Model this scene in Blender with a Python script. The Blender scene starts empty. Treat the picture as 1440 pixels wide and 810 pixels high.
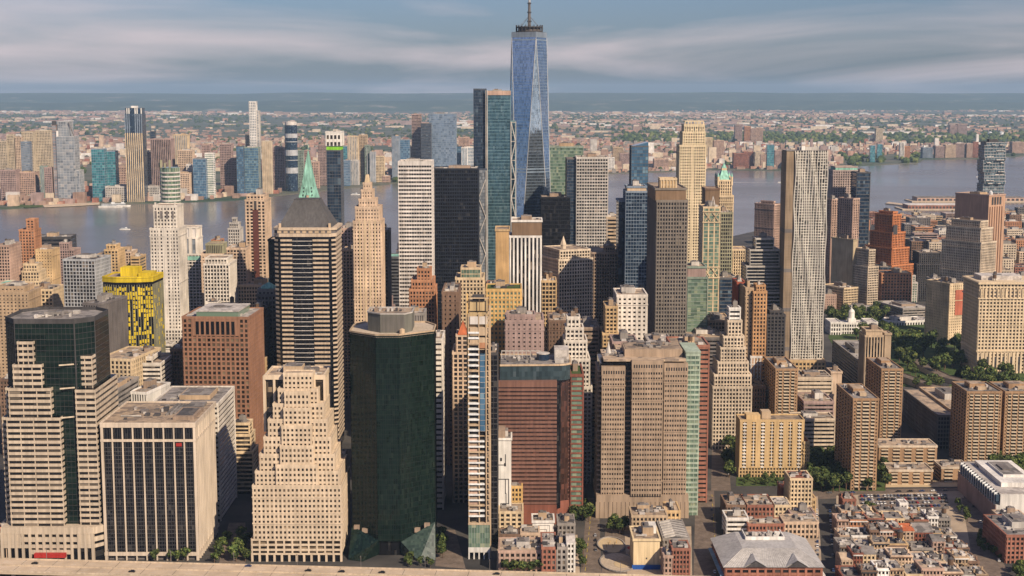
import bpy, math, random
from mathutils import Vector
random.seed(7)
S = bpy.context.scene
COL = S.collection
# ------------------------------------------------------------------ camera
CAM_H, FPX, CX, CY, HZ = 330.0, 2050.0, 720.0, 405.0, 130.0
PITCH = math.atan((CY - HZ) / FPX)
CP, SP = math.cos(PITCH), math.sin(PITCH)
cd = bpy.data.cameras.new("camera")
cam = bpy.data.objects.new("camera", cd)
COL.objects.link(cam)
cam.location = (0, 0, CAM_H)
cam.rotation_euler = (math.pi / 2 - PITCH, 0, 0)
cd.sensor_width = 36.0
cd.lens = FPX / 1440 * 36
cd.clip_start = 1.0
cd.clip_end = 90000.0
S.camera = cam
# ------------------------------------------------------------------ world, sun, exposure
SUN_EL, SUN_AZ = math.radians(36), math.radians(37)      # azimuth measured from straight behind the camera to its right
sdir = Vector((math.sin(SUN_AZ) * math.cos(SUN_EL), -math.cos(SUN_AZ) * math.cos(SUN_EL), math.sin(SUN_EL)))
W = bpy.data.worlds.new("World"); S.world = W; W.use_nodes = True
wn, wl = W.node_tree.nodes, W.node_tree.links
wn.clear()
def wnode(t, **kw):
    n = wn.new(t)
    for k, v in kw.items(): setattr(n, k, v)
    return n
def wmath(op, a, b=None):
    n = wnode('ShaderNodeMath', operation=op)
    for i, v in enumerate((a, b)):
        if v is None: continue
        if isinstance(v, (int, float)): n.inputs[i].default_value = v
        else: wl.new(v, n.inputs[i])
    return n.outputs[0]
sky = wnode('ShaderNodeTexSky', sky_type='NISHITA')
sky.sun_disc = False; sky.sun_elevation = SUN_EL
sky.sun_rotation = math.atan2(sdir.x, sdir.y)
sky.altitude = 300; sky.air_density = 1.3; sky.dust_density = 1.2; sky.ozone_density = 1.5
tc = wnode('ShaderNodeTexCoord'); sep = wnode('ShaderNodeSeparateXYZ')
wl.new(tc.outputs['Generated'], sep.inputs[0])
den = wmath('ADD', wmath('MAXIMUM', sep.outputs[2], 0.0), 0.05)
comb = wnode('ShaderNodeCombineXYZ')
wl.new(wmath('DIVIDE', sep.outputs[0], den), comb.inputs[0])
wl.new(wmath('DIVIDE', sep.outputs[1], den), comb.inputs[1])
mp = wnode('ShaderNodeMapping'); mp.inputs['Scale'].default_value = (0.26, 0.13, 1); mp.inputs['Location'].default_value = (3.1, 7.4, 0)
mp.inputs['Rotation'].default_value = (0, 0, 0.12)
wl.new(comb.outputs[0], mp.inputs[0])
nz = wnode('ShaderNodeTexNoise'); nz.inputs['Scale'].default_value = 1.0; nz.inputs['Detail'].default_value = 6; nz.inputs['Roughness'].default_value = 0.5
nz.inputs['Distortion'].default_value = 0.5
wl.new(mp.outputs[0], nz.inputs['Vector'])
rp = wnode('ShaderNodeValToRGB')
rp.color_ramp.elements[0].position = 0.44; rp.color_ramp.elements[0].color = (0, 0, 0, 1)
rp.color_ramp.elements[1].position = 0.70; rp.color_ramp.elements[1].color = (1, 1, 1, 1)
wl.new(nz.outputs['Fac'], rp.inputs[0])
cloud = wnode('ShaderNodeRGB'); cloud.outputs[0].default_value = (12.2, 10.1, 10.2, 1)
tint = wnode('ShaderNodeMix', data_type='RGBA', blend_type='MULTIPLY'); tint.inputs['Factor'].default_value = 1
wl.new(sky.outputs[0], tint.inputs['A']); tint.inputs['B'].default_value = (0.62, 0.80, 1.34, 1)
mx = wnode('ShaderNodeMix', data_type='RGBA')
# a thin deck: seen edge-on near the horizon it is dense, looking straight up it lets the blue through
thin = wmath('SUBTRACT', 1.0, wmath('POWER', 2.718, wmath('DIVIDE', -0.22, wmath('MAXIMUM', sep.outputs[2], 0.02))))
wl.new(wmath('MULTIPLY', wmath('MULTIPLY', rp.outputs[0], 0.9), thin), mx.inputs['Factor'])
wl.new(tint.outputs['Result'], mx.inputs['A']); wl.new(cloud.outputs[0], mx.inputs['B'])
bg = wnode('ShaderNodeBackground'); bg.inputs[1].default_value = 0.051
wl.new(mx.outputs['Result'], bg.inputs[0])
wo = wnode('ShaderNodeOutputWorld'); wl.new(bg.outputs[0], wo.inputs[0])
ld = bpy.data.lights.new("sun", 'SUN'); ld.energy = 5.0; ld.angle = math.radians(0.53); ld.color = (1.0, 0.84, 0.65)
sun = bpy.data.objects.new("sun", ld); COL.objects.link(sun)
sun.rotation_euler = (-sdir).to_track_quat('-Z', 'Y').to_euler()
S.view_settings.view_transform = 'Standard'; S.view_settings.look = 'None'
S.view_settings.exposure = 0.36; S.view_settings.gamma = 1.0
S.cycles.max_bounces = 5; S.cycles.diffuse_bounces = 2; S.cycles.glossy_bounces = 3; S.cycles.transmission_bounces = 2
S.cycles.volume_bounces = 0; S.cycles.transparent_max_bounces = 4
S.cycles.sample_clamp_indirect = 3.0

# ------------------------------------------------------------------ picture <-> place
def pz(py, Y):                      # height of the point at depth Y seen on picture row py
    t = (CY - py) / FPX
    return CAM_H + Y * (t * CP - SP) / (CP + t * SP)
def pxX(px, Y, z):
    return (px - CX) / FPX * (Y * CP - (z - CAM_H) * SP)
def gY(py, z=0.0):                  # depth of the ground point on row py
    t = (CY - py) / FPX
    return (z - CAM_H) * (CP + t * SP) / (t * CP - SP)
def gp(px, py, z=0.0):
    Y = gY(py, z); return (pxX(px, Y, z), Y)

# ------------------------------------------------------------------ materials
MATS = {}
def nodes_of(name):
    m = bpy.data.materials.new(name); m.use_nodes = True
    nt = m.node_tree; b = nt.nodes['Principled BSDF']
    return m, nt.nodes, nt.links, b
def wall_mat(name, col, var=0.28, rough=0.85, scale=0.05, spec=0.2, metal=0.0, streak=0.24, rnd=(0.94, 1.05)):
    """plain wall: broad weathering, vertical rain streaks and a small change from building to building"""
    if name in MATS: return MATS[name]
    m, n, l, b = nodes_of(name)
    g = n.new('ShaderNodeNewGeometry')
    a = n.new('ShaderNodeTexNoise'); a.inputs['Scale'].default_value = scale; a.inputs['Detail'].default_value = 5
    l.new(g.outputs['Position'], a.inputs['Vector'])
    mp = n.new('ShaderNodeMapping'); mp.inputs['Scale'].default_value = (0.9, 0.9, 0.06)
    l.new(g.outputs['Position'], mp.inputs[0])
    s = n.new('ShaderNodeTexNoise'); s.inputs['Scale'].default_value = 0.6; s.inputs['Detail'].default_value = 3
    l.new(mp.outputs[0], s.inputs['Vector'])
    oi = n.new('ShaderNodeObjectInfo')
    def mr(src, lo, hi, f0=0.3, f1=0.7):
        r = n.new('ShaderNodeMapRange'); r.inputs[1].default_value = f0; r.inputs[2].default_value = f1
        r.inputs[3].default_value = lo; r.inputs[4].default_value = hi; l.new(src, r.inputs[0]); return r.outputs[0]
    def mul(x, y):
        k = n.new('ShaderNodeMath'); k.operation = 'MULTIPLY'; l.new(x, k.inputs[0]); l.new(y, k.inputs[1]); return k.outputs[0]
    f = mul(mr(a.outputs['Fac'], 1 - var, 1 + var * 0.6), mr(s.outputs['Fac'], 1 - streak, 1 + streak * 0.5))
    f = mul(f, mr(oi.outputs['Random'], rnd[0], rnd[1], 0, 1))
    hs = n.new('ShaderNodeHueSaturation'); hs.inputs['Color'].default_value = (*col, 1)
    l.new(f, hs.inputs['Value']); l.new(hs.outputs[0], b.inputs['Base Color'])
    b.inputs['Roughness'].default_value = rough; b.inputs['Specular IOR Level'].default_value = spec; b.inputs['Metallic'].default_value = metal
    MATS[name] = m; return m
def glass_mat(name, col, blind=(0.30, 0.25, 0.19), amount=0.3, rough=0.12, spec=0.6, tilt=0.03, metal=0.0):
    """window glass: each pane of the building's own grid gets its own blind, tint and a slightly different tilt"""
    if name in MATS: return MATS[name]
    m, n, l, b = nodes_of(name)
    tcn = n.new('ShaderNodeTexCoord'); at = n.new('ShaderNodeAttribute'); at.attribute_type = 'OBJECT'; at.attribute_name = 'cell'
    dv = n.new('ShaderNodeVectorMath'); dv.operation = 'DIVIDE'; l.new(tcn.outputs['Object'], dv.inputs[0]); l.new(at.outputs['Vector'], dv.inputs[1])
    ad = n.new('ShaderNodeVectorMath'); ad.operation = 'ADD'; l.new(dv.outputs[0], ad.inputs[0]); ad.inputs[1].default_value = (0.01, 0.37, 0.02)
    fl = n.new('ShaderNodeVectorMath'); fl.operation = 'FLOOR'; l.new(ad.outputs[0], fl.inputs[0])
    wn_ = n.new('ShaderNodeTexWhiteNoise'); wn_.noise_dimensions = '3D'; l.new(fl.outputs[0], wn_.inputs['Vector'])
    r = n.new('ShaderNodeValToRGB'); e = r.color_ramp.elements
    d = tuple(c * 0.55 for c in col)
    e[0].position = 0.0; e[0].color = (*d, 1); e[1].position = 1.0; e[1].color = (*blind, 1)
    k = e.new(max(0.05, 1 - amount - 0.12)); k.color = (*col, 1)
    k = e.new(max(0.1, 1 - amount * 0.35)); k.color = (*tuple(c + (q - c) * 0.4 for c, q in zip(col, blind)), 1)
    l.new(wn_.outputs['Value'], r.inputs[0]); l.new(r.outputs[0], b.inputs['Base Color'])
    sb = n.new('ShaderNodeVectorMath'); sb.operation = 'SUBTRACT'; l.new(wn_.outputs['Color'], sb.inputs[0]); sb.inputs[1].default_value = (0.5, 0.5, 0.5)
    sc = n.new('ShaderNodeVectorMath'); sc.operation = 'SCALE'; sc.inputs['Scale'].default_value = tilt; l.new(sb.outputs[0], sc.inputs[0])
    g = n.new('ShaderNodeNewGeometry'); an = n.new('ShaderNodeVectorMath'); an.operation = 'ADD'
    l.new(g.outputs['Normal'], an.inputs[0]); l.new(sc.outputs[0], an.inputs[1])
    nm = n.new('ShaderNodeVectorMath'); nm.operation = 'NORMALIZE'; l.new(an.outputs[0], nm.inputs[0]); l.new(nm.outputs[0], b.inputs['Normal'])
    b.inputs['Roughness'].default_value = rough; b.inputs['Specular IOR Level'].default_value = spec; b.inputs['Metallic'].default_value = metal
    MATS[name] = m; return m
WALL = dict(
    limestone=(0.56, 0.455, 0.335), white=(0.64, 0.575, 0.49), cream=(0.60, 0.46, 0.29), tan=(0.42, 0.30, 0.19), peach=(0.55, 0.405, 0.285),
    gold=(0.53, 0.365, 0.19), orange=(0.44, 0.215, 0.115), rust=(0.33, 0.145, 0.07), redbrick=(0.30, 0.13, 0.088), redbrown=(0.23, 0.085, 0.055),
    brown=(0.20, 0.125, 0.085), taupe=(0.30, 0.22, 0.16), grey=(0.27, 0.24, 0.21), midgrey=(0.16, 0.14, 0.13), darkgrey=(0.065, 0.06, 0.06), black=(0.018, 0.018, 0.022),
    slate=(0.10, 0.10, 0.105), mauve=(0.34, 0.24, 0.21), yellow=(0.55, 0.40, 0.02), mustard=(0.56, 0.36, 0.14), pinkish=(0.44, 0.30, 0.23), silver=(0.48, 0.44, 0.39),
    bluegrey=(0.20, 0.24, 0.29), steel=(0.40, 0.40, 0.40), greengrey=(0.22, 0.27, 0.22), olive=(0.30, 0.28, 0.18), sand=(0.47, 0.35, 0.23), pale=(0.60, 0.55, 0.50), offwhite=(0.70, 0.66, 0.60))
for k_, c_ in WALL.items(): wall_mat(k_, c_)
wall_mat('copper', (0.25, 0.48, 0.375), var=0.4, rough=0.7, streak=.5)
def roof_mat(name, col, other, patch=.35):
    # felted flat roof: sheets laid at different times, tar patches, puddle stains
    m, n, l, b = nodes_of(name); g = n.new('ShaderNodeNewGeometry')
    v = n.new('ShaderNodeTexVoronoi'); v.distance = 'CHEBYCHEV'; v.inputs['Scale'].default_value = .16; l.new(g.outputs['Position'], v.inputs['Vector'])
    a = n.new('ShaderNodeTexNoise'); a.inputs['Scale'].default_value = .22; a.inputs['Detail'].default_value = 7; a.inputs['Roughness'].default_value = .65; l.new(g.outputs['Position'], a.inputs['Vector'])
    r = n.new('ShaderNodeMapRange'); r.inputs[1].default_value = .62; r.inputs[2].default_value = .66; l.new(v.outputs['Color'], r.inputs[0])
    x = n.new('ShaderNodeMix'); x.data_type = 'RGBA'; x.inputs['A'].default_value = (*col, 1); x.inputs['B'].default_value = (*other, 1)
    k = n.new('ShaderNodeMath'); k.operation = 'MULTIPLY'; l.new(r.outputs[0], k.inputs[0]); k.inputs[1].default_value = patch; l.new(k.outputs[0], x.inputs['Factor'])
    q = n.new('ShaderNodeMapRange'); q.inputs[1].default_value = .3; q.inputs[2].default_value = .7; q.inputs[3].default_value = .55; q.inputs[4].default_value = 1.2; l.new(a.outputs['Fac'], q.inputs[0])
    oi = n.new('ShaderNodeObjectInfo'); o_ = n.new('ShaderNodeMapRange'); o_.inputs[3].default_value = .75; o_.inputs[4].default_value = 1.15; l.new(oi.outputs['Random'], o_.inputs[0])
    t = n.new('ShaderNodeMath'); t.operation = 'MULTIPLY'; l.new(q.outputs[0], t.inputs[0]); l.new(o_.outputs[0], t.inputs[1])
    h = n.new('ShaderNodeHueSaturation'); l.new(x.outputs['Result'], h.inputs['Color']); l.new(t.outputs[0], h.inputs['Value']); l.new(h.outputs[0], b.inputs['Base Color']); b.inputs['Roughness'].default_value = .9; b.inputs['Specular IOR Level'].default_value = .2
    MATS[name] = m
roof_mat('roof_tan', (.40, .30, .21), (.16, .13, .11), .7); roof_mat('roof_grey', (.24, .215, .195), (.09, .085, .08), .7); roof_mat('roof_dark', (.075, .07, .07), (.16, .14, .12), .5); roof_mat('roof_white', (.52, .47, .42), (.24, .21, .19), .5)
wall_mat('roof_red', (0.42, 0.12, 0.05), var=0.3); wall_mat('slate_roof', (0.085, 0.08, 0.078), var=0.2); wall_mat('roof_blue', (0.25, 0.38, 0.45), var=0.3)
wall_mat('metal_white', (0.72, 0.72, 0.70), rough=0.5); wall_mat('lime', (0.25, 0.60, 0.04), rough=0.6); wall_mat('red_paint', (0.36, 0.03, 0.025), rough=0.6)
wall_mat('orange_paint', (0.75, 0.16, 0.02), rough=0.6); wall_mat('blue_paint', (0.02, 0.08, 0.30), rough=0.6); wall_mat('cyan_paint', (0.05, 0.35, 0.50), rough=0.6)
wall_mat('wood', (0.13, 0.08, 0.05), var=0.3)
glass_mat('glass', (0.016, 0.014, 0.013), blind=(0.20, 0.16, 0.12), amount=0.22, spec=0.45); glass_mat('glass_warm', (0.024, 0.018, 0.013), blind=(0.26, 0.19, 0.12), amount=0.26, spec=0.45)
glass_mat('glass_black', (0.008, 0.008, 0.010), blind=(0.06, 0.055, 0.05), amount=0.08, rough=0.18, spec=0.45)
glass_mat('glass_green', (0.007, 0.016, 0.012), blind=(0.02, 0.03, 0.022), amount=0.08, rough=0.08, spec=0.28, tilt=0.015)
glass_mat('glass_teal', (0.02, 0.15, 0.18), blind=(0.10, 0.30, 0.30), amount=0.25, rough=0.1, spec=0.9)
glass_mat('glass_blue', (0.05, 0.12, 0.20), blind=(0.15, 0.24, 0.30), amount=0.25, rough=0.08, spec=1.0)
glass_mat('glass_navy', (0.015, 0.030, 0.055), blind=(0.10, 0.14, 0.17), amount=0.15, rough=0.1, spec=0.8)
glass_mat('glass_sky', (0.20, 0.27, 0.36), blind=(0.30, 0.36, 0.42), amount=0.35, rough=0.12, spec=1.0, metal=0.35, tilt=0.02)
glass_mat('glass_pale', (0.20, 0.22, 0.24), blind=(0.34, 0.32, 0.30), amount=0.4, rough=0.15, spec=0.8)
glass_mat('glass_celadon', (0.12, 0.18, 0.13), blind=(0.28, 0.30, 0.20), amount=0.35, rough=0.12, spec=0.8)
glass_mat('glass_brown', (0.05, 0.025, 0.018), blind=(0.12, 0.05, 0.035), amount=0.2, rough=0.15, spec=0.6)

# ------------------------------------------------------------------ mesh builder
def offset_poly(p, d):
    n = len(p); out = []
    for i in range(n):
        a, b, c = p[i - 1], p[i], p[(i + 1) % n]
        def nrm(u, v):
            dx, dy = v[0] - u[0], v[1] - u[1]; L = math.hypot(dx, dy) or 1; return (dy / L, -dx / L)
        n1, n2 = nrm(a, b), nrm(b, c)
        k = max(0.25, 1 + n1[0] * n2[0] + n1[1] * n2[1])
        out.append((b[0] + (n1[0] + n2[0]) / k * d, b[1] + (n1[1] + n2[1]) / k * d))
    return out
def rect(x0, x1, y0, y1): return [(x0, y0), (x1, y0), (x1, y1), (x0, y1)]     # counter-clockwise, front edge first
def ngon(cx, cy, r, n, ry=None, a0=0.0):
    ry = r if ry is None else ry
    return [(cx + r * math.cos(a0 + 2 * math.pi * i / n), cy + ry * math.sin(a0 + 2 * math.pi * i / n)) for i in range(n)]
class MB:
    def __init__(s): s.v, s.f, s.mi, s.mats = [], [], [], []
    def _m(s, mat):
        if mat not in s.mats: s.mats.append(mat)
        return s.mats.index(mat)
    def prism(s, p, z0, z1, mat, top=None, bottom=True):
        n, o, k = len(p), len(s.v), s._m(mat)
        t = top if top is not None else p
        s.v += [(x, y, z0) for x, y in p] + [(x, y, z1) for x, y in t]
        for i in range(n):
            j = (i + 1) % n; s.f.append((o + i, o + j, o + n + j, o + n + i)); s.mi.append(k)
        s.f.append(tuple(range(o + n, o + 2 * n))); s.mi.append(k)
        if bottom: s.f.append(tuple(range(o + n - 1, o - 1, -1))); s.mi.append(k)
    def box(s, x0, x1, y0, y1, z0, z1, mat): s.prism(rect(x0, x1, y0, y1), z0, z1, mat)
    def cone(s, p, z0, z1, mat, tip=None):
        n, o, k = len(p), len(s.v), s._m(mat)
        cx = sum(q[0] for q in p) / n; cy = sum(q[1] for q in p) / n
        s.v += [(x, y, z0) for x, y in p] + [(cx, cy, z1) if tip is None else (tip[0], tip[1], z1)]
        for i in range(n): s.f.append((o + i, o + (i + 1) % n, o + n)); s.mi.append(k)
    def face(s, pts, mat):
        o = len(s.v); s.v += list(pts); s.f.append(tuple(range(o, o + len(pts)))); s.mi.append(s._m(mat))
    def bar(s, a, b, w, mat):
        a, b = Vector(a), Vector(b); d = (b - a).normalized()
        u = d.cross(Vector((0, 0, 1)) if abs(d.z) < 0.9 else Vector((1, 0, 0))).normalized() * w / 2; q = d.cross(u).normalized() * w / 2
        o, k = len(s.v), s._m(mat)
        for e in (a, b):
            for sx, sy in ((-1, -1), (1, -1), (1, 1), (-1, 1)): s.v.append(tuple(e + u * sx + q * sy))
        for i in range(4):
            j = (i + 1) % 4; s.f.append((o + i, o + j, o + 4 + j, o + 4 + i)); s.mi.append(k)
        s.f += [(o + 3, o + 2, o + 1, o), (o + 4, o + 5, o + 6, o + 7)]; s.mi += [k, k]
    def mesh(s, name):
        me = bpy.data.meshes.new(name); me.from_pydata(s.v, [], s.f)
        for m in s.mats: me.materials.append(MATS[m] if isinstance(m, str) else m)
        if len(s.mats) > 1: me.polygons.foreach_set('material_index', s.mi)
        me.update(); return me
    def build(s, name, parent=None, kind=None, loc=(0, 0, 0), cell=None):
        if not s.f: return None
        o = bpy.data.objects.new(name, s.mesh(name)); COL.objects.link(o); o.location = loc
        if parent is not None: o.parent = parent
        if kind: o['kind'] = kind
        if cell: o['cell'] = [float(c) for c in cell]
        return o
UNIT = {}
def unit(name, mat, parent, x0, x1, y0, y1, z0, z1, rz=0.0):
    """a box part that shares one mesh with its like"""
    key = (name, mat)
    if key not in UNIT:
        m = MB(); m.box(-0.5, 0.5, -0.5, 0.5, 0, 1, mat); UNIT[key] = m.mesh(name)
    o = bpy.data.objects.new(name, UNIT[key]); COL.objects.link(o); o.parent = parent
    o.location = ((x0 + x1) / 2, (y0 + y1) / 2, z0); o.scale = (x1 - x0, y1 - y0, z1 - z0); o.rotation_euler.z = rz
    return o
def tag(o, label, cat, group=None, kind=None):
    o['label'] = label; o['category'] = cat
    if group: o['group'] = group
    if kind: o['kind'] = kind
    return o
def structure(o, kind='structure'):
    o['kind'] = kind; return o
TANK = {}
def tank_mesh():
    if not TANK:
        m = MB(); m.prism(ngon(0, 0, 2.0, 10), 3.0, 7.0, 'wood'); m.cone(ngon(0, 0, 2.2, 10), 7.01, 8.6, 'roof_dark')
        for i in range(4):
            a = math.pi / 4 + i * math.pi / 2; x, y = 1.4 * math.cos(a), 1.4 * math.sin(a); m.box(x - .15, x + .15, y - .15, y + .15, 0, 3.05, 'darkgrey')
        TANK['m'] = m.mesh('water_tank')
    return TANK['m']

FINE = set('windows mullion window_line side_band side_line side_window right_window top_louvre louvre storey_line lane_line joint roof_seam door frieze_panel notch_band podium_mullion strip_line fin_window base_pier arcade_pier yellow_panels steel_panels sill_wall skirt_cap edge_trim penthouse_rim crown_rim column roof_edge base_windows podium arch_window top_window belt_course'.split())
class Bld:
    """one building: an Empty at the middle of its front foot, its parts as children"""
    def __init__(s, name, label, Y, x, cat='building', group=None, rz=0.0):
        s.root = bpy.data.objects.new(name, None); COL.objects.link(s.root)
        s.root.location = (x, Y, 0); s.root.rotation_euler.z = math.radians(rz); s.root.empty_display_size = 5
        tag(s.root, label, cat, group); s.parts = {}; s.cell = (3.2, 3.2, 3.7); s.Y, s.X = Y, x
    def m(s, part):
        if part not in s.parts: s.parts[part] = MB()
        return s.parts[part]
    def block(s, p, z0, z1, wall='limestone', glass='glass', fl=3.7, bay=3.2, sp=0.48, pw=0.48, ps=0.45, pp=0.65, spm=None, sep=False, edges=None, corner=True,
              cap=True, roof='roof_tan', par=1.2, every=1, base=0.0):
        """a storey block on plan p (edge 0 is the front): glass body, a spandrel ring for each storey, piers between the bays"""
        if z1 - z0 < 1: return
        n = len(p); nf = max(1, int(round((z1 - z0) / fl))); h = (z1 - z0) / nf
        W0 = math.dist(p[0], p[1]); nb0 = max(1, int(round(W0 / bay)))
        s.cell = (W0 / nb0, W0 / nb0, h)
        s.m('windows').prism(p, z0, z1, glass)
        spm = spm or wall
        if sp > 0:
            ring = offset_poly(p, ps)
            if sep:
                mb = MB(); mb.prism(ring, 0, h * sp, spm); me = mb.mesh('spandrel_band')
            for i in range(0, nf, every):
                za = z0 + i * h + h * (1 - sp)
                if sep:
                    o = bpy.data.objects.new('spandrel_band', me); COL.objects.link(o); o.parent = s.root; o.location.z = za
                else: s.m('wall').prism(ring, za, min(za + h * sp, z1 - 0.02) if i >= nf - every else za + h * sp, spm)
        if sp >= .38 and pw >= .38 and nf > 9 and not sep:
            q_ = random.Random(int(abs(z1 * 31 + p[0][0] * 7)))
            for i in sorted({nf - 2, int(nf * q_.uniform(.55, .8)), 3}): s.m('belt_course').prism(offset_poly(p, pp + .35), z0 + i * h - .55, z0 + i * h + .35, wall)
        if pw > 0 or corner:
            for e in range(n):
                a, b = p[e], p[(e + 1) % n]; L = math.dist(a, b)
                if L < 0.5: continue
                dx, dy = (b[0] - a[0]) / L, (b[1] - a[1]) / L; nx, ny = dy, -dx
                back = edges is not None and e not in edges
                nb = max(1, int(round(L / bay)))
                ww = max(0.12, L / nb * pw) if pw > 0 else 0
                if back:
                    if n > 6: continue
                    ii = [(0, L)]
                else:
                    ii = []
                    for i in range(nb + 1):
                        if i in (0, nb):
                            if corner: ii.append((0, max(ww * 0.7, 0.5)) if i == 0 else (L - max(ww * 0.7, 0.5), L))
                        elif pw > 0: ii.append((i * L / nb - ww / 2, i * L / nb + ww / 2))
                for (u0, u1) in ii:
                    u0 += 0.02; u1 -= 0.02
                    q = [(a[0] + dx * u0 + nx * pp, a[1] + dy * u0 + ny * pp), (a[0] + dx * u1 + nx * pp, a[1] + dy * u1 + ny * pp),
                         (a[0] + dx * u1 - nx * .3, a[1] + dy * u1 - ny * .3), (a[0] + dx * u0 - nx * .3, a[1] + dy * u0 - ny * .3)]
                    if sep and not back:
                        mb = MB(); mb.prism(q, z0, z1, wall); mb.build('pier', s.root)
                    else: s.m('wall').prism(q, z0, z1, wall)
        if base:
            s.m('base').prism(offset_poly(p, pp + 0.1), z0, z0 + base, wall)
        if cap: s.cap(p, z1, wall, roof, par, pp)
    def cap(s, p, z, wall, roof='roof_tan', par=1.2, pp=0.4):
        o, i = offset_poly(p, pp + 0.06), offset_poly(p, -0.5); n = len(p); m = MB(); k = m._m(wall); b = 0
        m.v += [(x, y, z - 0.9) for x, y in o] + [(x, y, z + par) for x, y in o] + [(x, y, z + par) for x, y in i] + [(x, y, z + 0.2) for x, y in i]
        for a in range(n):
            c = (a + 1) % n
            for r in range(3): m.f.append((b + r * n + a, b + r * n + c, b + (r + 1) * n + c, b + (r + 1) * n + a)); m.mi.append(k)
        m.build('parapet', s.root); m = MB(); m.prism(offset_poly(p, -0.45), z - 0.5, z + 0.25, roof); m.build('roof', s.root)
    def plant(s, x0, x1, y0, y1, z, rnd, n=5, tank=0, big=True, mats=('taupe', 'grey', 'silver', 'tan')):
        """things fixed on the roof: a penthouse, cooling units, vents, water tanks"""
        w, d = x1 - x0, y1 - y0; z += 0.25; n = int(n * 1.8) if s.Y < 2200 else n
        if w < 4 or d < 4: return
        if big:
            cx, cy = x0 + w * rnd.uniform(.35, .65), y0 + d * rnd.uniform(.45, .65); hw, hd = w * rnd.uniform(.14, .26), d * rnd.uniform(.14, .26)
            h = rnd.uniform(3.2, 6.0)
            ph = unit('penthouse', rnd.choice(mats), s.root, cx - hw, cx + hw, cy - hd, cy + hd, z, z + h)
            unit('penthouse_roof', 'roof_grey', ph, -.46, .46, -.46, .46, 1, 1.04); unit('vent', 'midgrey', ph, -.3, .1, -.2, .2, 1.04, 1.25)
        for i in range(n):
            a, b = x0 + w * rnd.uniform(.1, .9), y0 + d * rnd.uniform(.1, .9); q, r = rnd.uniform(.6, 2.2), rnd.uniform(.6, 2.6)
            unit('roof_unit', rnd.choice(('silver', 'grey', 'roof_white', 'midgrey', 'darkgrey')), s.root, a - q, a + q, b - r, b + r, z, z + rnd.uniform(.8, 2.4))
        for i in range(2 if s.Y < 2200 else 0): duct(s, x0, x1, y0, y1 - 1, z, rnd)
        for i in range(tank):
            o = bpy.data.objects.new('water_tank', tank_mesh()); COL.objects.link(o); o.parent = s.root
            o.location = (x0 + w * rnd.uniform(.15, .85), y0 + d * rnd.uniform(.15, .7), z); k = rnd.uniform(.8, 1.15); o.scale = (k, k, k)
    def done(s):
        for k, m in s.parts.items():
            o = m.build(k, s.root, cell=s.cell)
            if o and k in FINE: o['kind'] = 'stuff'
        return s

STYLE = dict(
    punch=dict(sp=.39, pw=.39, bay=3.3, fl=3.7), small=dict(sp=.6, pw=.6, bay=3.4, fl=3.6), grid=dict(sp=.32, pw=.28, bay=3.0, fl=3.8), rib=dict(sp=.0, pw=.42, bay=3.2, fl=3.8, pp=.7),
    ribsp=dict(sp=.4, pw=.42, bay=3.0, fl=3.8, pp=.8, ps=.1), band=dict(sp=.5, pw=0, bay=3.4, fl=3.8, ps=.45), thinband=dict(sp=.22, pw=0, bay=2.8, fl=3.9, ps=.25),
    curtain=dict(sp=.14, pw=.08, bay=2.6, fl=3.9, ps=.10, pp=.16), plain=dict(sp=0, pw=0, corner=False), far=dict(sp=.42, pw=.36, bay=5.5, fl=5.6, ps=.5, pp=.8), farband=dict(sp=.46, pw=0, bay=7, fl=5.6, ps=.6),
    farrib=dict(sp=0, pw=.45, bay=6, fl=8, pp=.9))
FOOT = []                    # footprints already taken
def duct(B, x0, x1, y0, y1, z, rnd):
    x, y = rnd.uniform(x0, x1), rnd.uniform(y0, y1); unit('roof_duct', rnd.choice(('silver', 'grey', 'midgrey')), B.root, x, min(x1, x + (x1 - x0) * .4), y, y + .9, z + .5, z + 1.3)
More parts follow.
